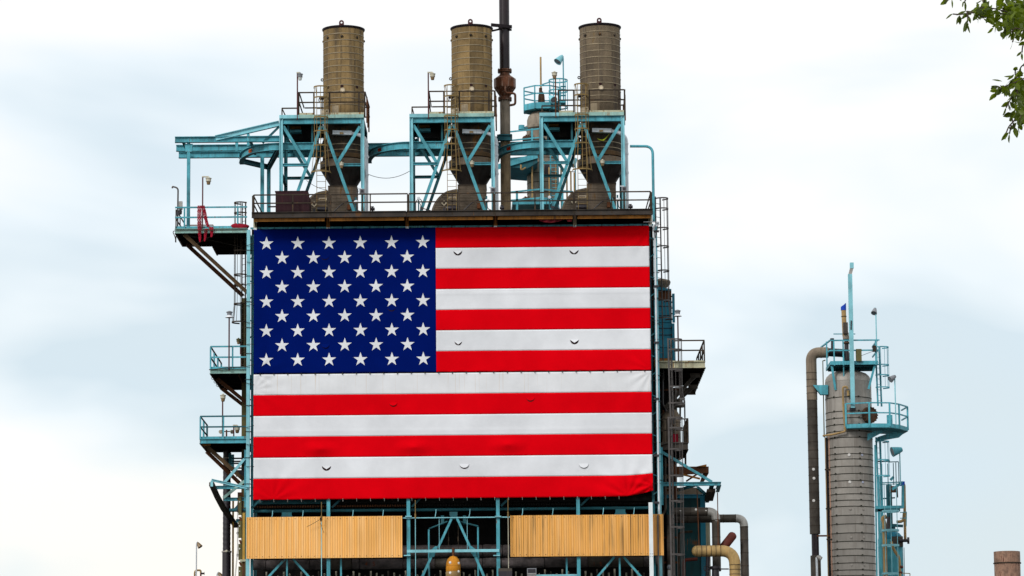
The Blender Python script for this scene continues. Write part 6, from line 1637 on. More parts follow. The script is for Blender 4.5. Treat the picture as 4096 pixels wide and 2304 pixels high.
# top platform: octagonal tray
def octo(cx_, cy_, r, z, n=8, ph=PI / 8): return [(cx_ + r * math.cos(ph + 2 * PI * k / n), cy_ + r * math.sin(ph + 2 * PI * k / n), z) for k in range(n)]
zt_ = zV(424); ro = M(80, Yv)
MB().extr(octo(cv.x, Yv, ro - .05, zt_ - .42), (0, 0, .08)).build('platform_plate', TEALC, vs_)
ed = octo(cv.x, Yv, ro, 0)
for k in range(8):
    a, b = ed[k], ed[(k + 1) % 8]
    MB().bar((a[0], a[1], zt_ - .2), (b[0], b[1], zt_ - .2), .02, .42).build('tray_side', TEALC, vs_)
    MB().bar((a[0], a[1], zt_ - .38), (cv.x, Yv, zt_ - .38), .08, .12).build('radial_beam', TEALD, vs_)
    for h in (1.15, .62):
        if k not in (0, 7): MB().bar((a[0], a[1], zt_ + h), (b[0], b[1], zt_ + h), .075, .075).build('rail', TEALC, vs_)
    MB().bar((a[0], a[1], zt_ - .4), (a[0], a[1], zt_ + 1.15), .09, .075).build('post', TEALC, vs_)
# nozzle, bell cover, vent pole
bx = vx(2166, 400, Yv - 1); MB().lathe((bx, Yv - .6, 0), [(0, zt_ + .92), (M(8), zt_ + .86), (M(14), zt_ + .6), (M(15.5), zt_ + .2), (M(14), zt_ - .2)], 20).build('bell_cover', SHROUD, vs_, True)
MB().tube([(bx - .05, Yv - .5, zt_ + .8), (bx - .05, Yv - .5, zV(358))], .11, 10).build('vent_neck', SHROUD, vs_)
p, q = vert(2163, 228, 360, Yv - .5); MB().tube([p, q], .062, 10).build('vent_pole', YELPIPE, vs_, True)
MB().tube([q + Vector((0, 0, -.05)), p], .02, 4).build('vent_tip', BLACKP, vs_)
# ladder cage at top right, swirl of hoops
lc = P(2236, 380, Yv - .8)
for i, v in enumerate((333, 375, 440)):
    MB().ring((lc.x - .05, Yv - .8, zV(v)), .62, .09, .03, 24).build('cage_hoop', TEALC, vs_)
for k in range(9):
    a = 2 * PI * k / 9; MB().bar((lc.x - .05 + .62 * math.cos(a), Yv - .8 + .62 * math.sin(a), zV(452)), (lc.x - .05 + .62 * math.cos(a), Yv - .8 + .62 * math.sin(a), zV(333)), .05, .02, up=(0, -1, 0)).build('cage_strap', TEALC, vs_)
pts = [P(2169, 338, Yv - 1.3), P(2185, 333, Yv - 1.2), P(2200, 328, Yv - 1.1)]
for a, b in zip(pts[:-1], pts[1:]): MB().bar(a, b, .08, .08).build('rail', TEALC, vs_)
MB().box((lc.x - .5, Yv - 1.4, zV(428)), (lc.x + .45, Yv - .2, zV(421))).build('ladder_landing', TEALC, vs_)
for v in (346, 382): MB().bar(P(2242, v, Yv - 1.5), P(2264, v, Yv - 1.5), .3, .04).build('bracket_step', TEALC, vs_)
# mid-level runway rails, lower ring platforms
for v, w in ((521, 1), (556, 1)):
    a, b = P(2041, v + 6, Yv - 3), P(2160, v - 6, Yv - 3); MB().bar(a, b, .09, .09).build('rail', TEALC, vs_)
p, q = vert(2128, 514, 574, Yv - 3); MB().bar(p, q, .13, .08, up=(0, -1, 0)).build('post', TEALC, vs_)
MB().extr([P(2030, 668, Yv - 3), P(2030, 632, Yv - 3), P(2150, 622, Yv - 3), P(2150, 650, Yv - 3), P(2108, 674, Yv - 3)], (0, 4.5, 0)).build('platform_plate', TEALD, vs_)
MB().bar(P(1990, 668, Yv - 3.1), P(2150, 622, Yv - 3.1), .06, .35).build('tray_side', TEALC, vs_)
MB().lathe(tuple(P(2086, 510, Yv - 2)), [(0, .15), (M(12, Yv), .15), (M(13, Yv), -.15), (0, -.15)], 16).build('round_bracket', TEALC, vs_, True)
MB().bar(P(2094, 511, Yv - 2), P(2106, 512, Yv - 1), .2, .12).build('round_bracket', TEALC, vs_)
for u, v, r, lab in ((2110, 560, 18, ''), (2108, 812, 24, '')):
    c = P(u, v, Yv - 1.9)
    mb = MB(); n = 12
    mb.lathe(tuple(c), [(0, .55), (M(r * .7, Yv), .5), (M(r, Yv), .2), (M(r, Yv), -.8)], 12, axis=(-.35, -1, 0)); mb.build('manway_cover', SHROUD, vs_)
    for k in range(10):
        a = 2 * PI * k / 10; MB().bar(tuple(c + Vector((M(r * .95, Yv) * math.cos(a), -.3, M(r * .95, Yv) * math.sin(a)))), tuple(c + Vector((M(r * .95, Yv) * math.cos(a), .3, M(r * .95, Yv) * math.sin(a)))), .09, .09).build('cover_bolt', SHROUD, vs_)
# lower platform with rails just above the roof line
z6 = zV(838)
MB().extr([(vx(2050, 838, Yv - 4), Yv - 4, z6 - .35), (vx(2230, 838, Yv - 4), Yv - 4, z6 - .35), (vx(2250, 838, Yv + 3), Yv + 3, z6 - .35), (vx(2040, 838, Yv + 3), Yv + 3, z6 - .35)], (0, 0, .3)).build('platform_plate', TEALC, vs_)
for v0, v1 in ((769, 757), (802, 792)):
    MB().bar(P(2040, v0, Yv - 4), P(2160, v1, Yv - 4), .1, .1).build('rail', TEALC, vs_); MB().bar(P(2160, v1, Yv - 4), P(2290, v1 + 10, Yv - 1), .1, .1).build('rail', TEALC, vs_)
    MB().bar(P(2040, v0, Yv - 4), P(2010, v0 + 8, Yv - 1), .1, .1).build('rail', TEALC, vs_)
for u in (2068, 2250): 
    p, q = vert(u, 764, 842, Yv - 4); MB().bar(p, q, .15, .1, up=(0, -1, 0)).build('post', TEALC, vs_)
# cream small pipe clipped to the column
MB().tube(fillet([P(2084, 659, Yv - 3.2), P(2084, 681, Yv - 3.2), P(2128, 656, Yv - 2.6), P(2130, 830, Yv - 2.6)], .15, 4), .06, 8).build('drain_pipe', YELPIPE, vs_, True)
# ladder on right of column
for u in (2203, 2232):
    p, q = vert(u, 610, 850, Yv - 2.2); MB().bar(p, q, .08, .06, up=(0, -1, 0)).build('ladder_stile', TEALC, vs_)
for k in range(14):
    v = 622 + k * 16; a, b = horiz(2203, v, 2232, v, Yv - 2.2); MB().bar(a, b, .04, .04).build('ladder_rung', TEALC, vs_)
p, q = vert(2197, 670, 850, Yv - 2.4); MB().bar(p, q, .09, .09, up=(0, -1, 0)).build('drain_pipe', YELPIPE, vs_)
p, q = vert(2223, 640, 760, Yv - 2.4); MB().bar(p, q, .05, .05, up=(0, -1, 0)).build('drain_pipe', YELPIPE, vs_)
MB().box(tuple(P(2178, 700, Yv - 2.1)), tuple(P(2197, 660, Yv - 2.0))).build('equipment_box', BLACKP, vs_)
# slim posts between column and right stack
t = thing('slim_posts', 'row of slim yellowed pipes behind the right stack frame legs', 'pipes', (vx(2280, 760, Yv), Yv, zV(850)))
for u, v0 in ((2245, 676), (2268, 690), (2284, 684), (2298, 690)):
    p, q = vert(u, v0, 850, Yv); MB().tube([p, q], .055, 8).build('slim_pipe', YELPIPE, t, True)
a, b = horiz(2246, 688, 2300, 686, Yv); MB().bar(a, b, .04, .04).build('tie_bar', STEEL, t)
CG = 'cyan floodlights about the lagged column'
spot_lamp('cyan floodlight high on a slim pole left of the rightmost stack', (vx(2255, 450, Yv - 1), Yv - 1, zt_), P(2239, 237, Yv - 1), (-.55, -.35, -.75), CG, size=.62)
spot_lamp('small cyan floodlight inside the vessel top platform', (vx(2203, 430, Yv - 1.6), Yv - 1.6, zt_), P(2208, 394, Yv - 1.6), (.4, -.6, -.5), CG, size=.58)
spot_lamp('pale cyan floodlight glimpsed between right frame brace and ladder', (vx(2303, 850, Yv + 2), Yv + 2, zV(850)), P(2294, 648, Yv + 2), (-.55, -.35, -.7), CG, size=.6)

# ================================================================== RIGHT-HAND TOWER
Yr_ = 46.0
ct = P(3402, 1950, Yr_)
cxT = ct.x; RT = M(92.5, Yr_)
CT = (cxT, Yr_, 0)
def zT(v): return vz(3402, v, Yr_)
def xT(u, v, dy=0.0): return vx(u, v, Yr_ + dy)
tw = thing('fractionating_tower', 'tall grey banded tower with cyan platforms at the right', 'tower', (cxT, Yr_, 0))
bv = [160, 262, 310, 357, 405, 450, 520, 567, 605, 657, 710, 760, 808, 855, 900, 944, 1008, 1070, 1135, 1195, 1250, 1297, 1350, 1400, 1440]
zb_ = [zT(1500 + y / 1.802 + 9) for y in bv]
zz = [zT(1531)] + zb_ + [zb_[-1] - 2.2, 0]
for a, b in zip(zz[:-1], zz[1:]):
    MB().lathe(CT, [(RT, a - .012), (RT, b + .012)], 128, corr=64, amp=.006).build('cladding_course', TOWER, tw, True)
b0 = None
for z in zb_:
    if b0 is None:
        b0 = MB().ring((cxT, Yr_, z), RT + .004, .055, .02, 56).build('tower_band', TBAND, tw, True); bz = z
    else: c_ = b0.copy(); col.objects.link(c_); c_.location.z += z - bz
    for a in (-PI / 2 - .78, -PI / 2 + .36):
        MB().box((cxT + RT * math.cos(a) - .06, Yr_ + RT * math.sin(a) - .07, z - .03), (cxT + RT * math.cos(a) + .06, Yr_ + RT * math.sin(a), z + .09)).build('band_clip', TBAND, tw)
for a in (-PI / 2 - .95, -PI / 2 + .07, -PI / 2 + .5):
    MB().bar((cxT + (RT + .01) * math.cos(a), Yr_ + (RT + .01) * math.sin(a), zz[0] - .3), (cxT + (RT + .01) * math.cos(a), Yr_ + (RT + .01) * math.sin(a), 2), .05, .012, up=(math.cos(a), math.sin(a), 0)).build('seam_batten', TOWER, tw)
MB().lathe(CT, [(RT, zT(1531)), (RT * .985, zT(1519)), (RT * .93, zT(1508)), (RT * .8, zT(1497)), (RT * .55, zT(1488)), (RT * .2, zT(1484)), (0, zT(1483.5))], 56).build('domed_head', TOWER, tw, True)
for y, m_ in ((584, (DOT, DOTB)), (779, (DOT, DOTB)), (973, (TOWER, TOWER)), (1175, (TOWER, TOWER)), (1372, (TOWER, TOWER))):
    for da, mm in zip((-.12, .46), m_):
        a = -PI / 2 + da + (0 if True else 0); v = 1500 + y / 1.802
        r_ = .115 if mm is DOT else .09
        MB().lathe((cxT + RT * math.cos(a), Yr_ + RT * math.sin(a), zT(v + 5)), [(0, .05), (r_ * .8, .045), (r_, .02), (r_, -.03)], 14, axis=(math.cos(a), math.sin(a), 0)).build('inspection_disc', mm, tw, True)
def banded(parent, pts, r, m_, bend, step, n=18, bm=None):
    pts = [Vector(p) for p in pts]; MB().tube(fillet(pts, bend, 10), r, n).build('pipe_body', m_, parent, True)
    for a, b in zip(pts[:-1], pts[1:]):
        L = (b - a).length; k = int(L / step)
        for i in range(1, k):
            c = a.lerp(b, i / k)
            if (c - a).length < bend and a != pts[0]: continue
            if (c - b).length < bend and b != pts[-1]: continue
            MB().ring(tuple(c), r + .002, .035, .012, n, axis=tuple(b - a)).build('lagging_band', bm or STEEL, parent)
ov = thing('overhead_pipe', 'brown lagged overhead pipe with a big elbow left of the tower', 'pipe', (xT(3260, 2304), Yr_ - .5, 0))
xp = xT(3253, 1900); rp2 = M(21.5, Yr_)
banded(ov, [(xT(3311, 1410), Yr_ - .4, zT(1412)), (xp, Yr_ - .4, zT(1412)), (xp, Yr_ - .4, zT(1602))], rp2, TANPIPE, 1.15, .5)
banded(ov, [(xp, Yr_ - .4, zT(1604)), (xp, Yr_ - .4, zT(2137))], rp2 * .97, GREYPIPE, .3, .62)
MB().tube([(xp, Yr_ - .4, zT(2137)), (xp, Yr_ - .4, zT(2224))], rp2 * .68, 16).build('bare_length', FLAREB, ov, True)
MB().tube([(xp, Yr_ - .4, zT(2223)), (xp, Yr_ - .4, 0)], rp2 * .96, 18).build('pipe_body', GREYPIPE, ov, True)
MB().bar((xp + .1, Yr_ - .6, zT(2145)), (xT(3315, 2145), Yr_ - .6, zT(2145)), .1, .12).build('guide_bracket', RUSTD, ov)
MB().extr([(xp + .05, Yr_ - .9, zT(1545)), (xT(3308, 1545), Yr_ - .9, zT(1545)), (xT(3308, 1580), Yr_ - .9, zT(1583)), (xT(3279, 1580), Yr_ - .9, zT(1583))], (0, .5, 0)).build('pipe_bracket', TEALC, ov)
for u, v in ((3255, 1880), (3257, 1916), (3256, 2005)): MB().lathe((xT(u, v, -1), Yr_ - .4 - rp2 - .0, zT(v)), [(0, .03), (.1, .02), (.11, -.03)], 12, axis=(0, -1, 0)).build('inspection_disc', DOT, ov, True)
# small lamp in front of it, pipes hugging the tower's left
t = thing('small_lamp', 'small pale lamp at the foot of the brown overhead pipe', 'lamp', (xT(3267, 2304, -2), Yr_ - 2, 0))
MB().tube([(xT(3268, 2300, -2), Yr_ - 2, 0), (xT(3268, 2300, -2), Yr_ - 2, zT(2236))], .08, 8).build('pole', WHITEP, t, True)
MB().lathe((xT(3276, 2240, -2), Yr_ - 2, zT(2238)), [(0, -.2), (.14, -.16), (.18, .2), (0, .2)], 12, axis=(.8, -.2, -.5)).build('lamp_head', ELBOW, t, True)
rs_ = thing('riser_pipe', 'slim dark riser with pink edge hugging the left of the tower', 'pipe', (xT(3312, 2304), Yr_ - .3, 0))
xr_ = xT(3310, 2000); MB().tube([(xr_, Yr_ - .4, 0), (xr_, Yr_ - .4, zT(1752))], M(5.2, Yr_), 12).build('pipe_body', FLAREB, rs_, True)
MB().bar((xr_ + M(8, Yr_), Yr_ - .7, 0), (xr_ + M(8, Yr_), Yr_ - .7, zT(1750)), M(5, Yr_), .06, up=(0, -1, 0)).build('edge_strip', PINK, rs_)
MB().bar((xr_ - M(8, Yr_), Yr_ - .7, 0), (xr_ - M(8, Yr_), Yr_ - .7, zT(1750)), M(3, Yr_), .06, up=(0, -1, 0)).build('edge_strip', YELPIPE, rs_)
for v in (1884, 2040, 2162): MB().box((xr_ - .22, Yr_ - .8, zT(v)), (xr_ + .22, Yr_ - .72, zT(v - 5))).build('pipe_clip', STEEL, rs_)
MB().tube([(xT(3292, 1600), Yr_ - .3, zT(1750)), (xT(3291, 1500), Yr_ - .3, zT(1445)), (xT(3300, 1440), Yr_ - .3, zT(1442))], .045, 8).build('thin_pipe', OLIVE, rs_)
cp = thing('instrument_line', 'thin cream pipe stepping down the front of the tower', 'pipe', (xT(3375, 1700, -2.2), Yr_ - 2.0, zT(1740)))
yy = Yr_ - RT - .25
def PT(u, v, y): p = P(u, v, y); return p
MB().tube(fillet([PT(3390, 1556, yy), PT(3388, 1547, yy), PT(3371, 1547, yy), PT(3374, 1640, yy), PT(3381, 1722, yy), PT(3377, 1727, yy), PT(3330, 1738, yy + .4), PT(3293, 1743, yy + 1.2)], .2, 4), .075, 8).build('pipe_body', YELPIPE, cp, True)
MB().lathe(tuple(PT(3393, 1572, yy)), [(0, -.25), (.12, -.2), (.08, 0), (.13, .15), (0, .2)], 10).build('valve', YELPIPE, cp, True)
# tall post with bent tip
tp = thing('davit_post', 'tall pale box-section post with a kinked tip rising above the tower', 'post', PT(3412, 1630, yy - .2))
MB().bar(PT(3411.5, 1632, yy - .2), PT(3400, 1097, yy - .2), M(16.5, Yr_), M(14, Yr_), up=(0, -1, 0)).build('post_body', TEALP, tp)
MB().bar(PT(3400, 1099, yy - .2), PT(3406.5, 1072, yy - .2), M(13, Yr_), M(12, Yr_), up=(0, -1, 0)).build('kink', ELBOW, tp)
MB().bar(PT(3407, 1074, yy - .2), PT(3407, 1051, yy - .2), M(15, Yr_), M(14, Yr_), up=(0, -1, 0)).build('tip', TEALP, tp)
MB().bar(PT(3404, 1318, yy - .35), PT(3405, 1282, yy - .35), M(5, Yr_), .05, up=(0, -1, 0)).build('slot_mark', BLACKP, tp)
MB().box(tuple(PT(3400, 1642, yy - .1)), tuple(PT(3422, 1631, yy + .1) + Vector((0, .3, 0)))).build('foot_plate', BLACKP, tp)
# vent with blue cover, black vapour piping on top
vp = thing('relief_vent', 'cream relief vent pipe with a blue tarpaulin cap on the tower top', 'pipe', (xT(3378, 1380), Yr_, zT(1390)))
def lT(u, v, prof, m_, nm, parent, n=18, dy=0.0): MB().lathe((xT(u, v, dy), Yr_ + dy, 0), prof, n).build(nm, m_, parent, True)
MB().tube([PT(3374.5, 1240, Yr_), PT(3379, 1345, Yr_)], M(9.5, Yr_), 16).build('vent_pipe', YELPIPE, vp, True)
c = PT(3374, 1240, Yr_); r_ = M(11, Yr_)
n = 12; vsx = []
for k in range(n):
    a = 2 * PI * k / n; vsx.append((c.x + r_ * math.cos(a), Yr_ + r_ * math.sin(a), c.z - .02))
for k in range(n):
    a = 2 * PI * k / n; t_ = (math.cos(a) + 1) / 2; vsx.append((c.x + r_ * math.cos(a) * .98, Yr_ + r_ * math.sin(a) * .9, c.z + .24 + .34 * t_ ** 1.4 - (.05 if k % 2 else 0)))
mb = MB(); mb.add(vsx, [(k, (k + 1) % n, n + (k + 1) % n, n + k) for k in range(n)] + [tuple(range(n, 2 * n))]); mb.build('tarpaulin_cap', BLUEC, vp)
MB().ring(tuple(PT(3375.5, 1266, Yr_)), M(9.6, Yr_), .05, .03, 16).build('vent_ring', STEEL, vp)
MB().box(tuple(PT(3374, 1334, Yr_ - .5)), tuple(PT(3391, 1290, Yr_ - .4) + Vector((0, .3, 0)))).build('relief_valve', GREYPIPE, vp)
lT(3384, 1350, [(M(13, Yr_), zT(1357)), (M(14, Yr_), zT(1345)), (M(11, Yr_), zT(1340)), (M(11, Yr_), zT(1330))], CONC, 'valve_base', vp)
MB().tube(fillet([PT(3386, 1357, Yr_), PT(3386, 1395, Yr_), PT(3388, 1440, Yr_)], .2), M(9, Yr_), 14).build('black_riser', BLACKP, vp, True)
MB().ring(tuple(PT(3386, 1372, Yr_)), M(9, Yr_), .1, .14, 16).build('flange', SHROUD, vp)
MB().tube(fillet([(xT(3310, 1411), Yr_ - .4, zT(1411)), (xT(3392, 1411), Yr_ + .3, zT(1411)), (xT(3392, 1450), Yr_ + .3, zT(1470))], .9, 8), M(17, Yr_), 16).build('vapour_elbow', FLAREB, vp, True)
lT(3329, 1380, [(0, zT(1352)), (M(8, Yr_), zT(1353)), (M(8, Yr_), zT(1360)), (M(5, Yr_), zT(1362)), (M(6, Yr_), zT(1395))], BLACKP, 'stub', vp)
MB().bar(PT(3334, 1336, Yr_), PT(3421, 1336, Yr_), .05, .07).build('cross_bar', TEAL, vp)
# top platform of the tower
tpf = thing('tower_platform', 'cyan railed platform at the top of the grey tower', 'platform', (cxT, Yr_, zT(1445)), 'cyan platforms on the tower')
yf, yb = Yr_ - 1.9, Yr_ + 1.9
z7 = vz(3415, 1445, yf)
xa, xb = vx(3322, 1450, yf), vx(3512, 1450, yf)
MB().bar((xa, yf, z7 - .11), (xb, yf, z7 - .11), .03, M(15, Yr_)).build('front_beam', TEALC, tpf)
MB().box((xa + .05, yf + .05, z7 - .2), (xb - .05, yb, z7 - .14)).build('platform_plate', TEALD, tpf)
for x in (xa, xb): MB().bar((x, yf, z7 - .11), (x, yb, z7 - .11), .03, .26).build('side_beam', TEALC, tpf)
hT = vz(3415, 1361, yf) - z7
for h in (hT, hT * .52):
    MB().bar((xa - .05, yf, z7 + h), (xb + .15, yf, z7 + h), .1, .1).build('rail', TEALC, tpf); MB().bar((xa, yf, z7 + h), (xa - .35, yb, z7 + h), .1, .1).build('rail', TEALC, tpf)
    MB().bar((xb, yf, z7 + h), (xb, yb, z7 + h), .08, .1).build('rail', TEALC, tpf)
for u in (3310, 3336, 3373, 3503):
    x = vx(u, 1410, yf); MB().bar((x, yf + (.6 if u == 3310 else 0), z7 - .3), (x, yf + (.6 if u == 3310 else 0), z7 + hT), .10, .08, up=(0, -1, 0)).build('post', TEALC, tpf)
for u0, v0, u1, v1 in ((3327, 1462, 3342, 1560), (3499, 1462, 3474, 1556), (3374, 1462, 3376, 1548)):
    MB().bar(P(u0, v0, yf + .2), P(u1, v1, yf + .5), .16 if u0 != 3374 else .08, .1, up=(0, -1, 0)).build('knee_brace', TEALC, tpf)
for k in range(4): MB().bar((xa + .1, yf + .5 + k * .9, z7 - .27), (xb - .1, yf + .5 + k * .9, z7 - .27), .08, .14).build('joist', TEALD, tpf)
MB().box(tuple(P(3426, 1444, yf - .2)), tuple(P(3445, 1397, yf) + Vector((0, .3, 0)))).build('control_box', OLIVE, tpf)
MB().box(tuple(P(3492, 1405, yf - .2)), tuple(P(3503, 1383, yf) + Vector((0, .2, 0)))).build('control_box', STEEL, tpf)
MB().bar(P(3445, 1423, yf - .1), P(3492, 1405, yf - .1), .03, .03).build('cable', WIRE, tpf)
# caged ladder at the tower's right, two lengths
tlg = 'cyan caged ladders on the tower'
yl = Yr_ - .6
zl = lambda v: vz(3525, v, yl)
ladder('tower_ladder', 'cyan caged ladder right of the tower top platform', (vx(3516, 1500, yl), yl, zl(1625)), (vx(3512, 1500, yl), yl, zl(1385)), TEALC, hoops=[zl(v) for v in (1391, 1462, 1503, 1552)], hoopr=.50, face=.9, w=.5, group=tlg, stile=.07)
ladder('tower_ladder', 'cyan caged ladder below the octagonal tower platform', (vx(3516, 1800, yl), yl, zl(2000)), (vx(3513, 1800, yl), yl, zl(1750)), TEALC, hoops=[zl(v) for v in (1768, 1842, 1905)], hoopr=.50, face=.9, w=.5, group=tlg, stile=.07)
# octagonal side platform
yo = Yr_ - 2.6
op = thing('tower_platform', 'cyan polygonal platform with round brown manway on the tower side', 'platform', P(3500, 1700, yo), 'cyan platforms on the tower')
rim_ = [(3384, 1693, yo + .3), (3478, 1693, yo - .2), (3560, 1700, yo), (3598, 1708, yo + .9), (3632, 1722, yo + 2.6)]
top = [P(*r_) for r_ in rim_]; zO = sum(p.z for p in top[:3]) / 3
top = [Vector((p.x, p.y, zO)) for p in top]
mb = MB(); mb.extr([Vector((p.x, p.y, zO - .30)) for p in top] + [Vector((top[-1].x - .2, Yr_ + 2.2, zO - .30)), Vector((cxT, Yr_ + .5, zO - .30))], (0, 0, .05)); mb.build('platform_plate', TEALC, op)
hO = vz(3478, 1612, yo) - zO
for a, b in zip(top[:-1], top[1:]):
    MB().bar(a - Vector((0, 0, .13)), b - Vector((0, 0, .13)), .03, .28).build('tray_side', TEALC, op)
    for h in (hO, hO * .52): MB().bar(a + Vector((0, 0, h)), b + Vector((0, 0, h)), .09, .09).build('rail', TEALC, op)
for p in top: MB().bar(p - Vector((0, 0, .2)), p + Vector((0, 0, hO)), .13, .1, up=(0, -1, 0)).build('post', TEALC, op)
e_ = Vector((top[-1].x - .2, Yr_ + 2.2, zO))
MB().bar(top[-1] - Vector((0, 0, .13)), e_ - Vector((0, 0, .13)), .03, .28).build('tray_side', TEALC, op)
for h in (hO, hO * .52): MB().bar(top[-1] + Vector((0, 0, h)), e_ + Vector((0, 0, h)), .09, .09).build('rail', TEALC, op)
MB().bar(P(3407, 1712, yo + 1), P(3403, 1752, yo + 1.2), .14, .16, up=(0, -1, 0)).build('knee_brace', TEALC, op)
MB().extr([P(3470, 1762, yo + 1), P(3470, 1735, yo + 1), P(3540, 1712, yo + 1), P(3555, 1716, yo + 1)], (0, .1, 0)).build('knee_brace', TEAL, op)
MB().extr([P(3505, 1766, yo + 2.6), P(3510, 1748, yo + 2.6), P(3590, 1722, yo + 2.6), P(3612, 1736, yo + 2.6), P(3596, 1750, yo + 2.6)], (0, .1, 0)).build('knee_brace', TEAL, op)
c = P(3480, 1660, yo + 1.2); d = Vector((.5, -1, 0)).normalized()
mw = thing('manway', 'dark brown round manway cover on the tower behind cyan rails', 'manway', c)
MB().lathe(tuple(c), [(M(24, Yr_), -1.2), (M(24, Yr_), -.3), (M(32, Yr_), -.28), (M(32, Yr_), .1), (0, .12)], 24, axis=tuple(d)).build('cover', SHROUD, mw)
for k in range(16):
    a = 2 * PI * k / 16; s = d.cross(Vector((0, 0, 1))).normalized()
    pb = c + s * (M(30, Yr_) * math.cos(a)) + Vector((0, 0, M(30, Yr_) * math.sin(a))); MB().bar(tuple(pb - d * .35), tuple(pb + d * .18), .1, .1).build('cover_bolt', SHROUD, mw)
MB().box(tuple(P(3549, 1694, yo + .6)), tuple(P(3569, 1660, yo + .7) + Vector((0, .2, 0)))).build('davit_box', TEAL, mw)
# lamps on the tower
TG = 'small floodlights about the tower'
spot_lamp('dark-hooded floodlight on a slim pole at tower top right', (vx(3508, 1440, yf), yf, z7), P(3498, 1244, yf), (-.25, -.5, -.8), TG, pole=TEALP, shade=LAMPG, size=.5)
spot_lamp('dark-hooded floodlight above the polygonal tower platform', (vx(3583, 1620, yo), yo + .2, zO), P(3570, 1512, yo + .2), (-.7, -.3, -.5), TG, pole=TEALP, shade=LAMPG, size=.55)
spot_lamp('cyan-hooded floodlight below the polygonal tower platform', (vx(3602, 1930, Yr_ + 6), Yr_ + 6, vz(3600, 1940, Yr_ + 6)), P(3587, 1803, Yr_ + 6), (-.9, -.2, -.25), TG, pole=TEALP, shade=TEAL, size=.85)

# ================================================================== SMALL CYAN VESSEL behind the tower
Y8 = 56.0
sv = thing('cyan_vessel', 'small cyan vessel with blue domed top and ladders behind the tower', 'vessel', (vx(3560, 2304, Y8), Y8, 0))
def z8(v): return vz(3560, v, Y8)
x8 = vx(3562, 2200, Y8); r8 = M(50, Y8)
MB().lathe((x8, Y8, 0), [(r8, 0), (r8, z8(2190)), (r8 * 1.02, z8(2188)), (r8, z8(2186)), (r8, z8(2160))], 32).build('shell', TEALC, sv, True)
MB().lathe((x8, Y8, 0), [(r8, z8(2160)), (r8 * .92, z8(2144)), (r8 * .72, z8(2132)), (r8 * .4, z8(2126)), (0, z8(2124))], 32).build('blue_dome', TEALB, sv, True)
MB().box((x8, Y8 - r8 - .1, z8(2190)), (x8 + r8 * .9, Y8 - r8 * .4, z8(2150))).build('grey_saddle', GREYPIPE, sv)
MB().lathe((vx(3612, 2168, Y8), Y8 - 1.2, z8(2168)), [(.12, -.4), (.12, .2), (.26, .2), (.26, .35), (0, .35)], 14, axis=(1, -.2, 0)).build('nozzle', BLACKP, sv, True)
MB().lathe((x8, Y8, 0), [(M(22, Y8), z8(2128)), (M(22, Y8), z8(2108)), (M(34, Y8), z8(2106)), (M(34, Y8), z8(2098)), (M(12, Y8), z8(2096)), (M(12, Y8), z8(1940)), (0, z8(1938))], 20).build('neck_pipe', TEALD, sv, True)
def fr8(u0, v0, u1, v1, m_=TEALC, w=.12, y=Y8 - 1.5, nm='frame_member'):
    MB().bar(P(u0, v0, y), P(u1, v1, y), w, w, up=(0, -1, 0)).build(nm, m_, sv)
for u in (3512, 3524): fr8(u, 1905, u + 12, 2330, TEALC, .2)
fr8(3500, 1780, 3508, 2330, TEAL, .12)
fr8(3500, 2030, 3612, 2028, TEALC, .22); fr8(3500, 2042, 3600, 2040, TEALD, .2); fr8(3612, 1940, 3611, 2032, TEALC, .2); fr8(3524, 1995, 3580, 1991, TEALD, .1)
fr8(3512, 1932, 3612, 1928, TEALC, .08); fr8(3524, 1938, 3610, 1935, TEALC, .05); fr8(3530, 2100, 3612, 2104, TEALD, .2); fr8(3626, 2050, 3625, 2105, TEAL, .06); fr8(3600, 2050, 3627, 2048, TEAL, .06)
fr8(3600, 2073, 3627, 2072, TEAL, .06)
for u, v0 in ((3527, 1855), (3551, 1855), (3573, 1852), (3583, 1850), (3594, 1848)): fr8(u, v0, u + 2, 1960 if u < 3560 else 1940, TEALD, .06, Y8 - 2)
fr8(3505, 1846, 3560, 1845, BLACKP, .1, Y8 - 2.2); fr8(3555, 1848, 3594, 1847, TEALD, .07, Y8 - 2)
for u in (3536, 3560, 3585):   # vessel ladder and cage in front
    fr8(u, 1930, u + 9, 2330, TEALP, .05, Y8 - 3)
for v in (2045, 2122, 2182, 2295):
    MB().ring(tuple(P(3562, v, Y8 - 2.6)), M(32, Y8), .14, .05, 18).build('cage_hoop', TEALP, sv)
MB().box(tuple(P(3560, 1968, Y8 - 2)), tuple(P(3584, 1945, Y8 - 1.8) + Vector((0, .3, 0)))).build('valve_cluster', SHROUD, sv)
MB().bar(P(3568, 1958, Y8 - 1.9), P(3601, 1935, Y8 - 1.9), .25, .2).build('valve_cluster', TEAL, sv)
MB().bar(P(3587, 1950, Y8 - 1.9), P(3589, 1990, Y8 - 1.9), .14, .14, up=(0, -1, 0)).build('valve_cluster', STEEL, sv)
MB().bar(P(3562, 1920, Y8 - 1.9), P(3574, 1908, Y8 - 1.9), .2, .2).build('valve_cluster', TEALC, sv)
y9 = Y8 - 1.0
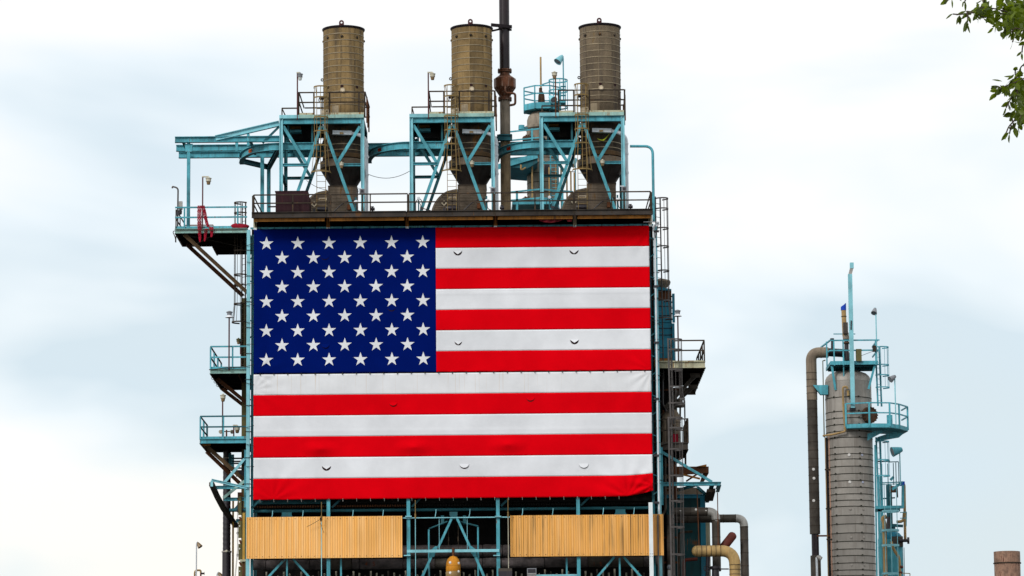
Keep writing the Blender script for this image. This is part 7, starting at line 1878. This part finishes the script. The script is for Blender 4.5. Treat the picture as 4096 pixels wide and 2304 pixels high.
for (pts, r_, lab) in (([(3544, 2400, y9 - 1), (3537, 2090, y9 - 1), (3530, 2072, y9 - 1), (3546, 2066, y9 - 1)], 8.5, 'cream lagged pipe behind the tower at its lower right'), ([(3621, 2165, y9), (3617, 1940, y9), (3611, 1930, y9)], 5.5, 'slim cream pipe with a blue cap beside the small cyan vessel')):
    t = thing('cream_pipe', lab, 'pipe', P(*pts[0]), 'cream pipes by the small cyan vessel')
    MB().tube(fillet([P(*p) for p in pts], .3, 5), M(r_, Y8), 14).build('pipe_body', YELPIPE, t, True)
    if r_ < 6:
        MB().lathe(tuple(P(3609, 1934, y9)), [(0, -.2), (.2, -.18), (.2, .15), (0, .18)], 10).build('blue_cap', BLUEC, t, True)
        MB().tube(fillet([P(3617, 2050, y9), P(3614, 2085, y9), P(3586, 2088, y9)], .6, 6), M(6, Y8), 12).build('branch', YELPIPE, t, True)
    else: MB().tube([P(3556, 2068, y9 - 1.4), P(3552, 2120, y9 - 1.4)], .16, 10).build('dark_length', BLACKP, t, True)
MB().tube(fillet([P(3565, 2168, Y8 - 2.6), P(3575, 2200, Y8 - 2.8), P(3597, 2230, Y8 - 2.8), P(3600, 2320, Y8 - 2.8)], .3, 4), .11, 10).build('drain_pipe', YELPIPE, sv, True)
for u, v in ((3606, 2268), (3602, 2290)): MB().lathe(tuple(P(u, v, Y8 - 2.8)), [(0, -.15), (.14, -.1), (.1, .1), (0, .15)], 8, axis=(1, 0, 0)).build('drain_valve', OXIDE, sv, True)
fr8(3616, 2190, 3618, 2330, TEALD, .05); fr8(3600, 2292, 3640, 2294, YELPIPE, .06); fr8(3640, 2294, 3639, 2330, YELPIPE, .06)

# ================================================================== RUSTY CHIMNEY far right
Y10 = 20.0
xc = vx(4029, 2260, Y10); rc = M(52.5, Y10)
t = thing('rusty_chimney', 'mottled rusty chimney top in the lower right corner', 'chimney', (xc, Y10, 0))
zc_ = vz(4029, 2207, Y10); zbd = vz(4029, 2253, Y10)
MB().lathe((xc, Y10, 0), [(rc * .9, zc_ - 1), (rc * .9, zc_), (rc, zc_), (rc, zbd)], 40).build('top_section', BRIGHT, t, True)
MB().lathe((xc, Y10, 0), [(rc * .99, zbd), (rc * .97, 0)], 40).build('lower_section', BRIGHT, t, True)
MB().ring((xc, Y10, zbd), rc, .07, .05, 40).build('band', STEEL, t)

# ================================================================== TREE close at the right, only its twig tips in view
rnd = random.Random(11)
YT = -190.5
tr = thing('leafy_tree', 'leafy green branches hanging into the top right corner', 'tree', (4.9, YT, 0))
tr_top = Vector((4.6, YT, 7.5))
MB().tube([(4.9, YT, 0), (4.85, YT, 2.0), (4.75, YT, 4.5), tr_top], [.17, .14, .10, .05], 12).build('trunk', BARK, tr, True)
def leafgeo(l, w):
    prof = [(0, 0), (.18, .55), (.42, 1), (.7, .8), (.9, .35), (1, 0)]
    vs = []; 
    for t_, s in prof: vs.append((l * t_, 0, .12 * l * t_ * t_ * -1))
    a = len(vs)
    for t_, s in prof[1:-1]: vs.append((l * t_, w * s / 2, .05 * w - .12 * l * t_ * t_))
    b = len(vs)
    for t_, s in prof[1:-1]: vs.append((l * t_, -w * s / 2, .05 * w - .12 * l * t_ * t_))
    fs = []
    for off in (a, b):
        fs.append((0, 1, off)); 
        for k in range(3): fs.append((k + 1, k + 2, off + k + 1, off + k))
        fs.append((4, 5, off + 3))
    return vs, fs
LEAFM = []
for l, w in ((.058, .029), (.050, .026), (.066, .028)):
    me = bpy.data.meshes.new('leaf'); vs, fs = leafgeo(l, w); me.from_pydata(vs, [], fs); me.update(); me.shade_smooth(); me.materials.append(LEAF); LEAFM.append(me)
def orient(d, roll):
    d = d.normalized(); z = Vector((0, 0, 1)) if abs(d.z) < .95 else Vector((0, 1, 0))
    s = z.cross(d).normalized(); u = d.cross(s)
    s2 = s * math.cos(roll) + u * math.sin(roll); u2 = d.cross(s2)
    return Matrix((d, s2, u2)).transposed()
nleaf = 0
def put_leaf(p, d, roll):
    global nleaf
    o = bpy.data.objects.new('leaf', rnd.choice(LEAFM)); col.objects.link(o); o.parent = tr
    o.matrix_basis = Matrix.Translation(p - tr.location) @ orient(d, roll).to_4x4() @ Matrix.Scale(rnd.uniform(.72, 1.1), 4); nleaf += 1
def twig(uvs, Y, n, spread=1.0, droop=.55, r=.004):
    pts = [P(u, v, Y + rnd.uniform(-.05, .05)) for u, v in uvs]
    MB().tube(fillet(pts, .03, 3), r, 5).build('twig', BARK, tr)
    L = [(b - a).length for a, b in zip(pts[:-1], pts[1:])]; tot = sum(L)
    for k in range(n):
        t_ = (k + rnd.random()) / n * tot; i = 0
        while i < len(L) - 1 and t_ > L[i]: t_ -= L[i]; i += 1
        d = (pts[i + 1] - pts[i]).normalized(); p = pts[i] + d * min(t_, L[i])
        side = Vector((rnd.uniform(-1, 1), rnd.uniform(-1, 1), rnd.uniform(-1, .55)))
        put_leaf(p + side * .006, d * .55 + side * .8 * spread + Vector((0, 0, -droop * rnd.random())), rnd.uniform(0, 2 * PI))
    put_leaf(pts[-1], (pts[-1] - pts[-2]) + Vector((0, 0, -.02)), rnd.uniform(0, 6))
TWIGS = [([(4110, 20), (4040, 50), (3960, 30), (3900, 48), (3865, 45)], 17), ([(3900, 48), (3872, 54), (3835, 58), (3812, 56)], 4), ([(3868, 45), (3872, 80), (3868, 92)], 6),
         ([(3905, 45), (3920, 66), (3944, 70)], 8), ([(3950, 35), (3935, 30), (3915, 32)], 5), ([(4110, 90), (4050, 80), (4010, 96), (3985, 98)], 10), ([(4040, 60), (3990, 50), (3955, 58)], 10), ([(4050, 84), (4028, 110), (4020, 128)], 8),
         ([(4110, 60), (4060, 40), (4015, 20), (3990, -10)], 22), ([(4110, 110), (4080, 90), (4050, 60), (4030, 30)], 24), ([(4110, 130), (4090, 120), (4060, 110), (4045, 130)], 12), ([(4070, 110), (4058, 140), (4050, 168)], 3),
         ([(3830, -20), (3800, -5), (3785, 4)], 5), ([(3880, -25), (3860, 2), (3858, 10)], 3), ([(3930, -20), (3935, 8)], 5), ([(4110, 20), (4085, 10), (4060, -5)], 14),
         ([(4110, 165), (4090, 180), (4088, 210)], 3),
         ([(4120, 250), (4085, 262), (4076, 290), (4060, 310)], 6), ([(4120, 300), (4075, 325), (4045, 335), (4020, 345), (4005, 352)], 11), ([(4010, 352), (3990, 360), (3982, 372)], 4), ([(4005, 352), (3990, 345)], 2),
         ([(4120, 320), (4080, 350), (4060, 390), (4065, 440), (4072, 500)], 22), ([(4080, 330), (4060, 300), (4062, 280)], 9), ([(4110, 330), (4085, 340), (4068, 352)], 12), ([(4070, 360), (4040, 400), (4025, 430)], 10), ([(4120, 370), (4090, 400), (4075, 440)], 12),
         ([(4065, 430), (4045, 470), (4060, 515)], 5), ([(4060, 480), (4035, 505), (4022, 540)], 3), ([(4045, 500), (4038, 535)], 1), ([(4120, 420), (4090, 445), (4080, 475)], 7)]
for uvs, n in TWIGS: twig(uvs, YT + rnd.uniform(-.35, .35), n)
for a, b in (((4110, 20), (4300, 100)), ((4120, 320), (4350, 200)), ((4110, 110), (4300, 130))):
    MB().tube([P(*a, YT), P(*b, YT), Vector((4.75, YT, 5.5))], [.006, .014, .03], 6).build('limb', BARK, tr)
# inner leaves of the visible sprays, past the ones built singly
mb = MB()
for (u0, v0, su, sv, n_) in ((4070, 40, 26, 34, 110), (4030, 60, 30, 28, 36), (3925, 36, 24, 12, 26), (4090, 100, 12, 28, 36), (4078, 345, 18, 30, 60), (4085, 420, 13, 38, 56), (4020, 350, 14, 14, 12)):
    for k in range(n_):
        c = P(rnd.gauss(u0, su), rnd.gauss(v0, sv), YT + rnd.gauss(0, .3))
        vs, fs = leafgeo(rnd.uniform(.042, .060), .028); R = orient(Vector((rnd.uniform(-1, 1), rnd.uniform(-1, 1), rnd.uniform(-1.2, .4))), rnd.uniform(0, 6)); mb.add([R @ Vector(v) + c for v in vs], fs)
mb.build('inner_leaves', LEAF, tr, kind='stuff')
# rest of the crown, out of frame
mb = MB()
for k in range(2200):
    c = Vector((rnd.gauss(4.75, .55), rnd.gauss(YT, .6), rnd.gauss(6.6, .75)))
    xlim = (4100 - 2048) / FPX * (c.y + DIST) + .12
    if c.x < xlim: c.x = xlim + rnd.random() * .8
    vs, fs = leafgeo(.065, .025); R = orient(Vector((rnd.uniform(-1, 1), rnd.uniform(-1, 1), rnd.uniform(-1, .4))), rnd.uniform(0, 6)); mb.add([R @ Vector(v) + c for v in vs], fs)
mb.build('crown', LEAF, tr, kind='stuff')
print('LEAVES', nleaf)
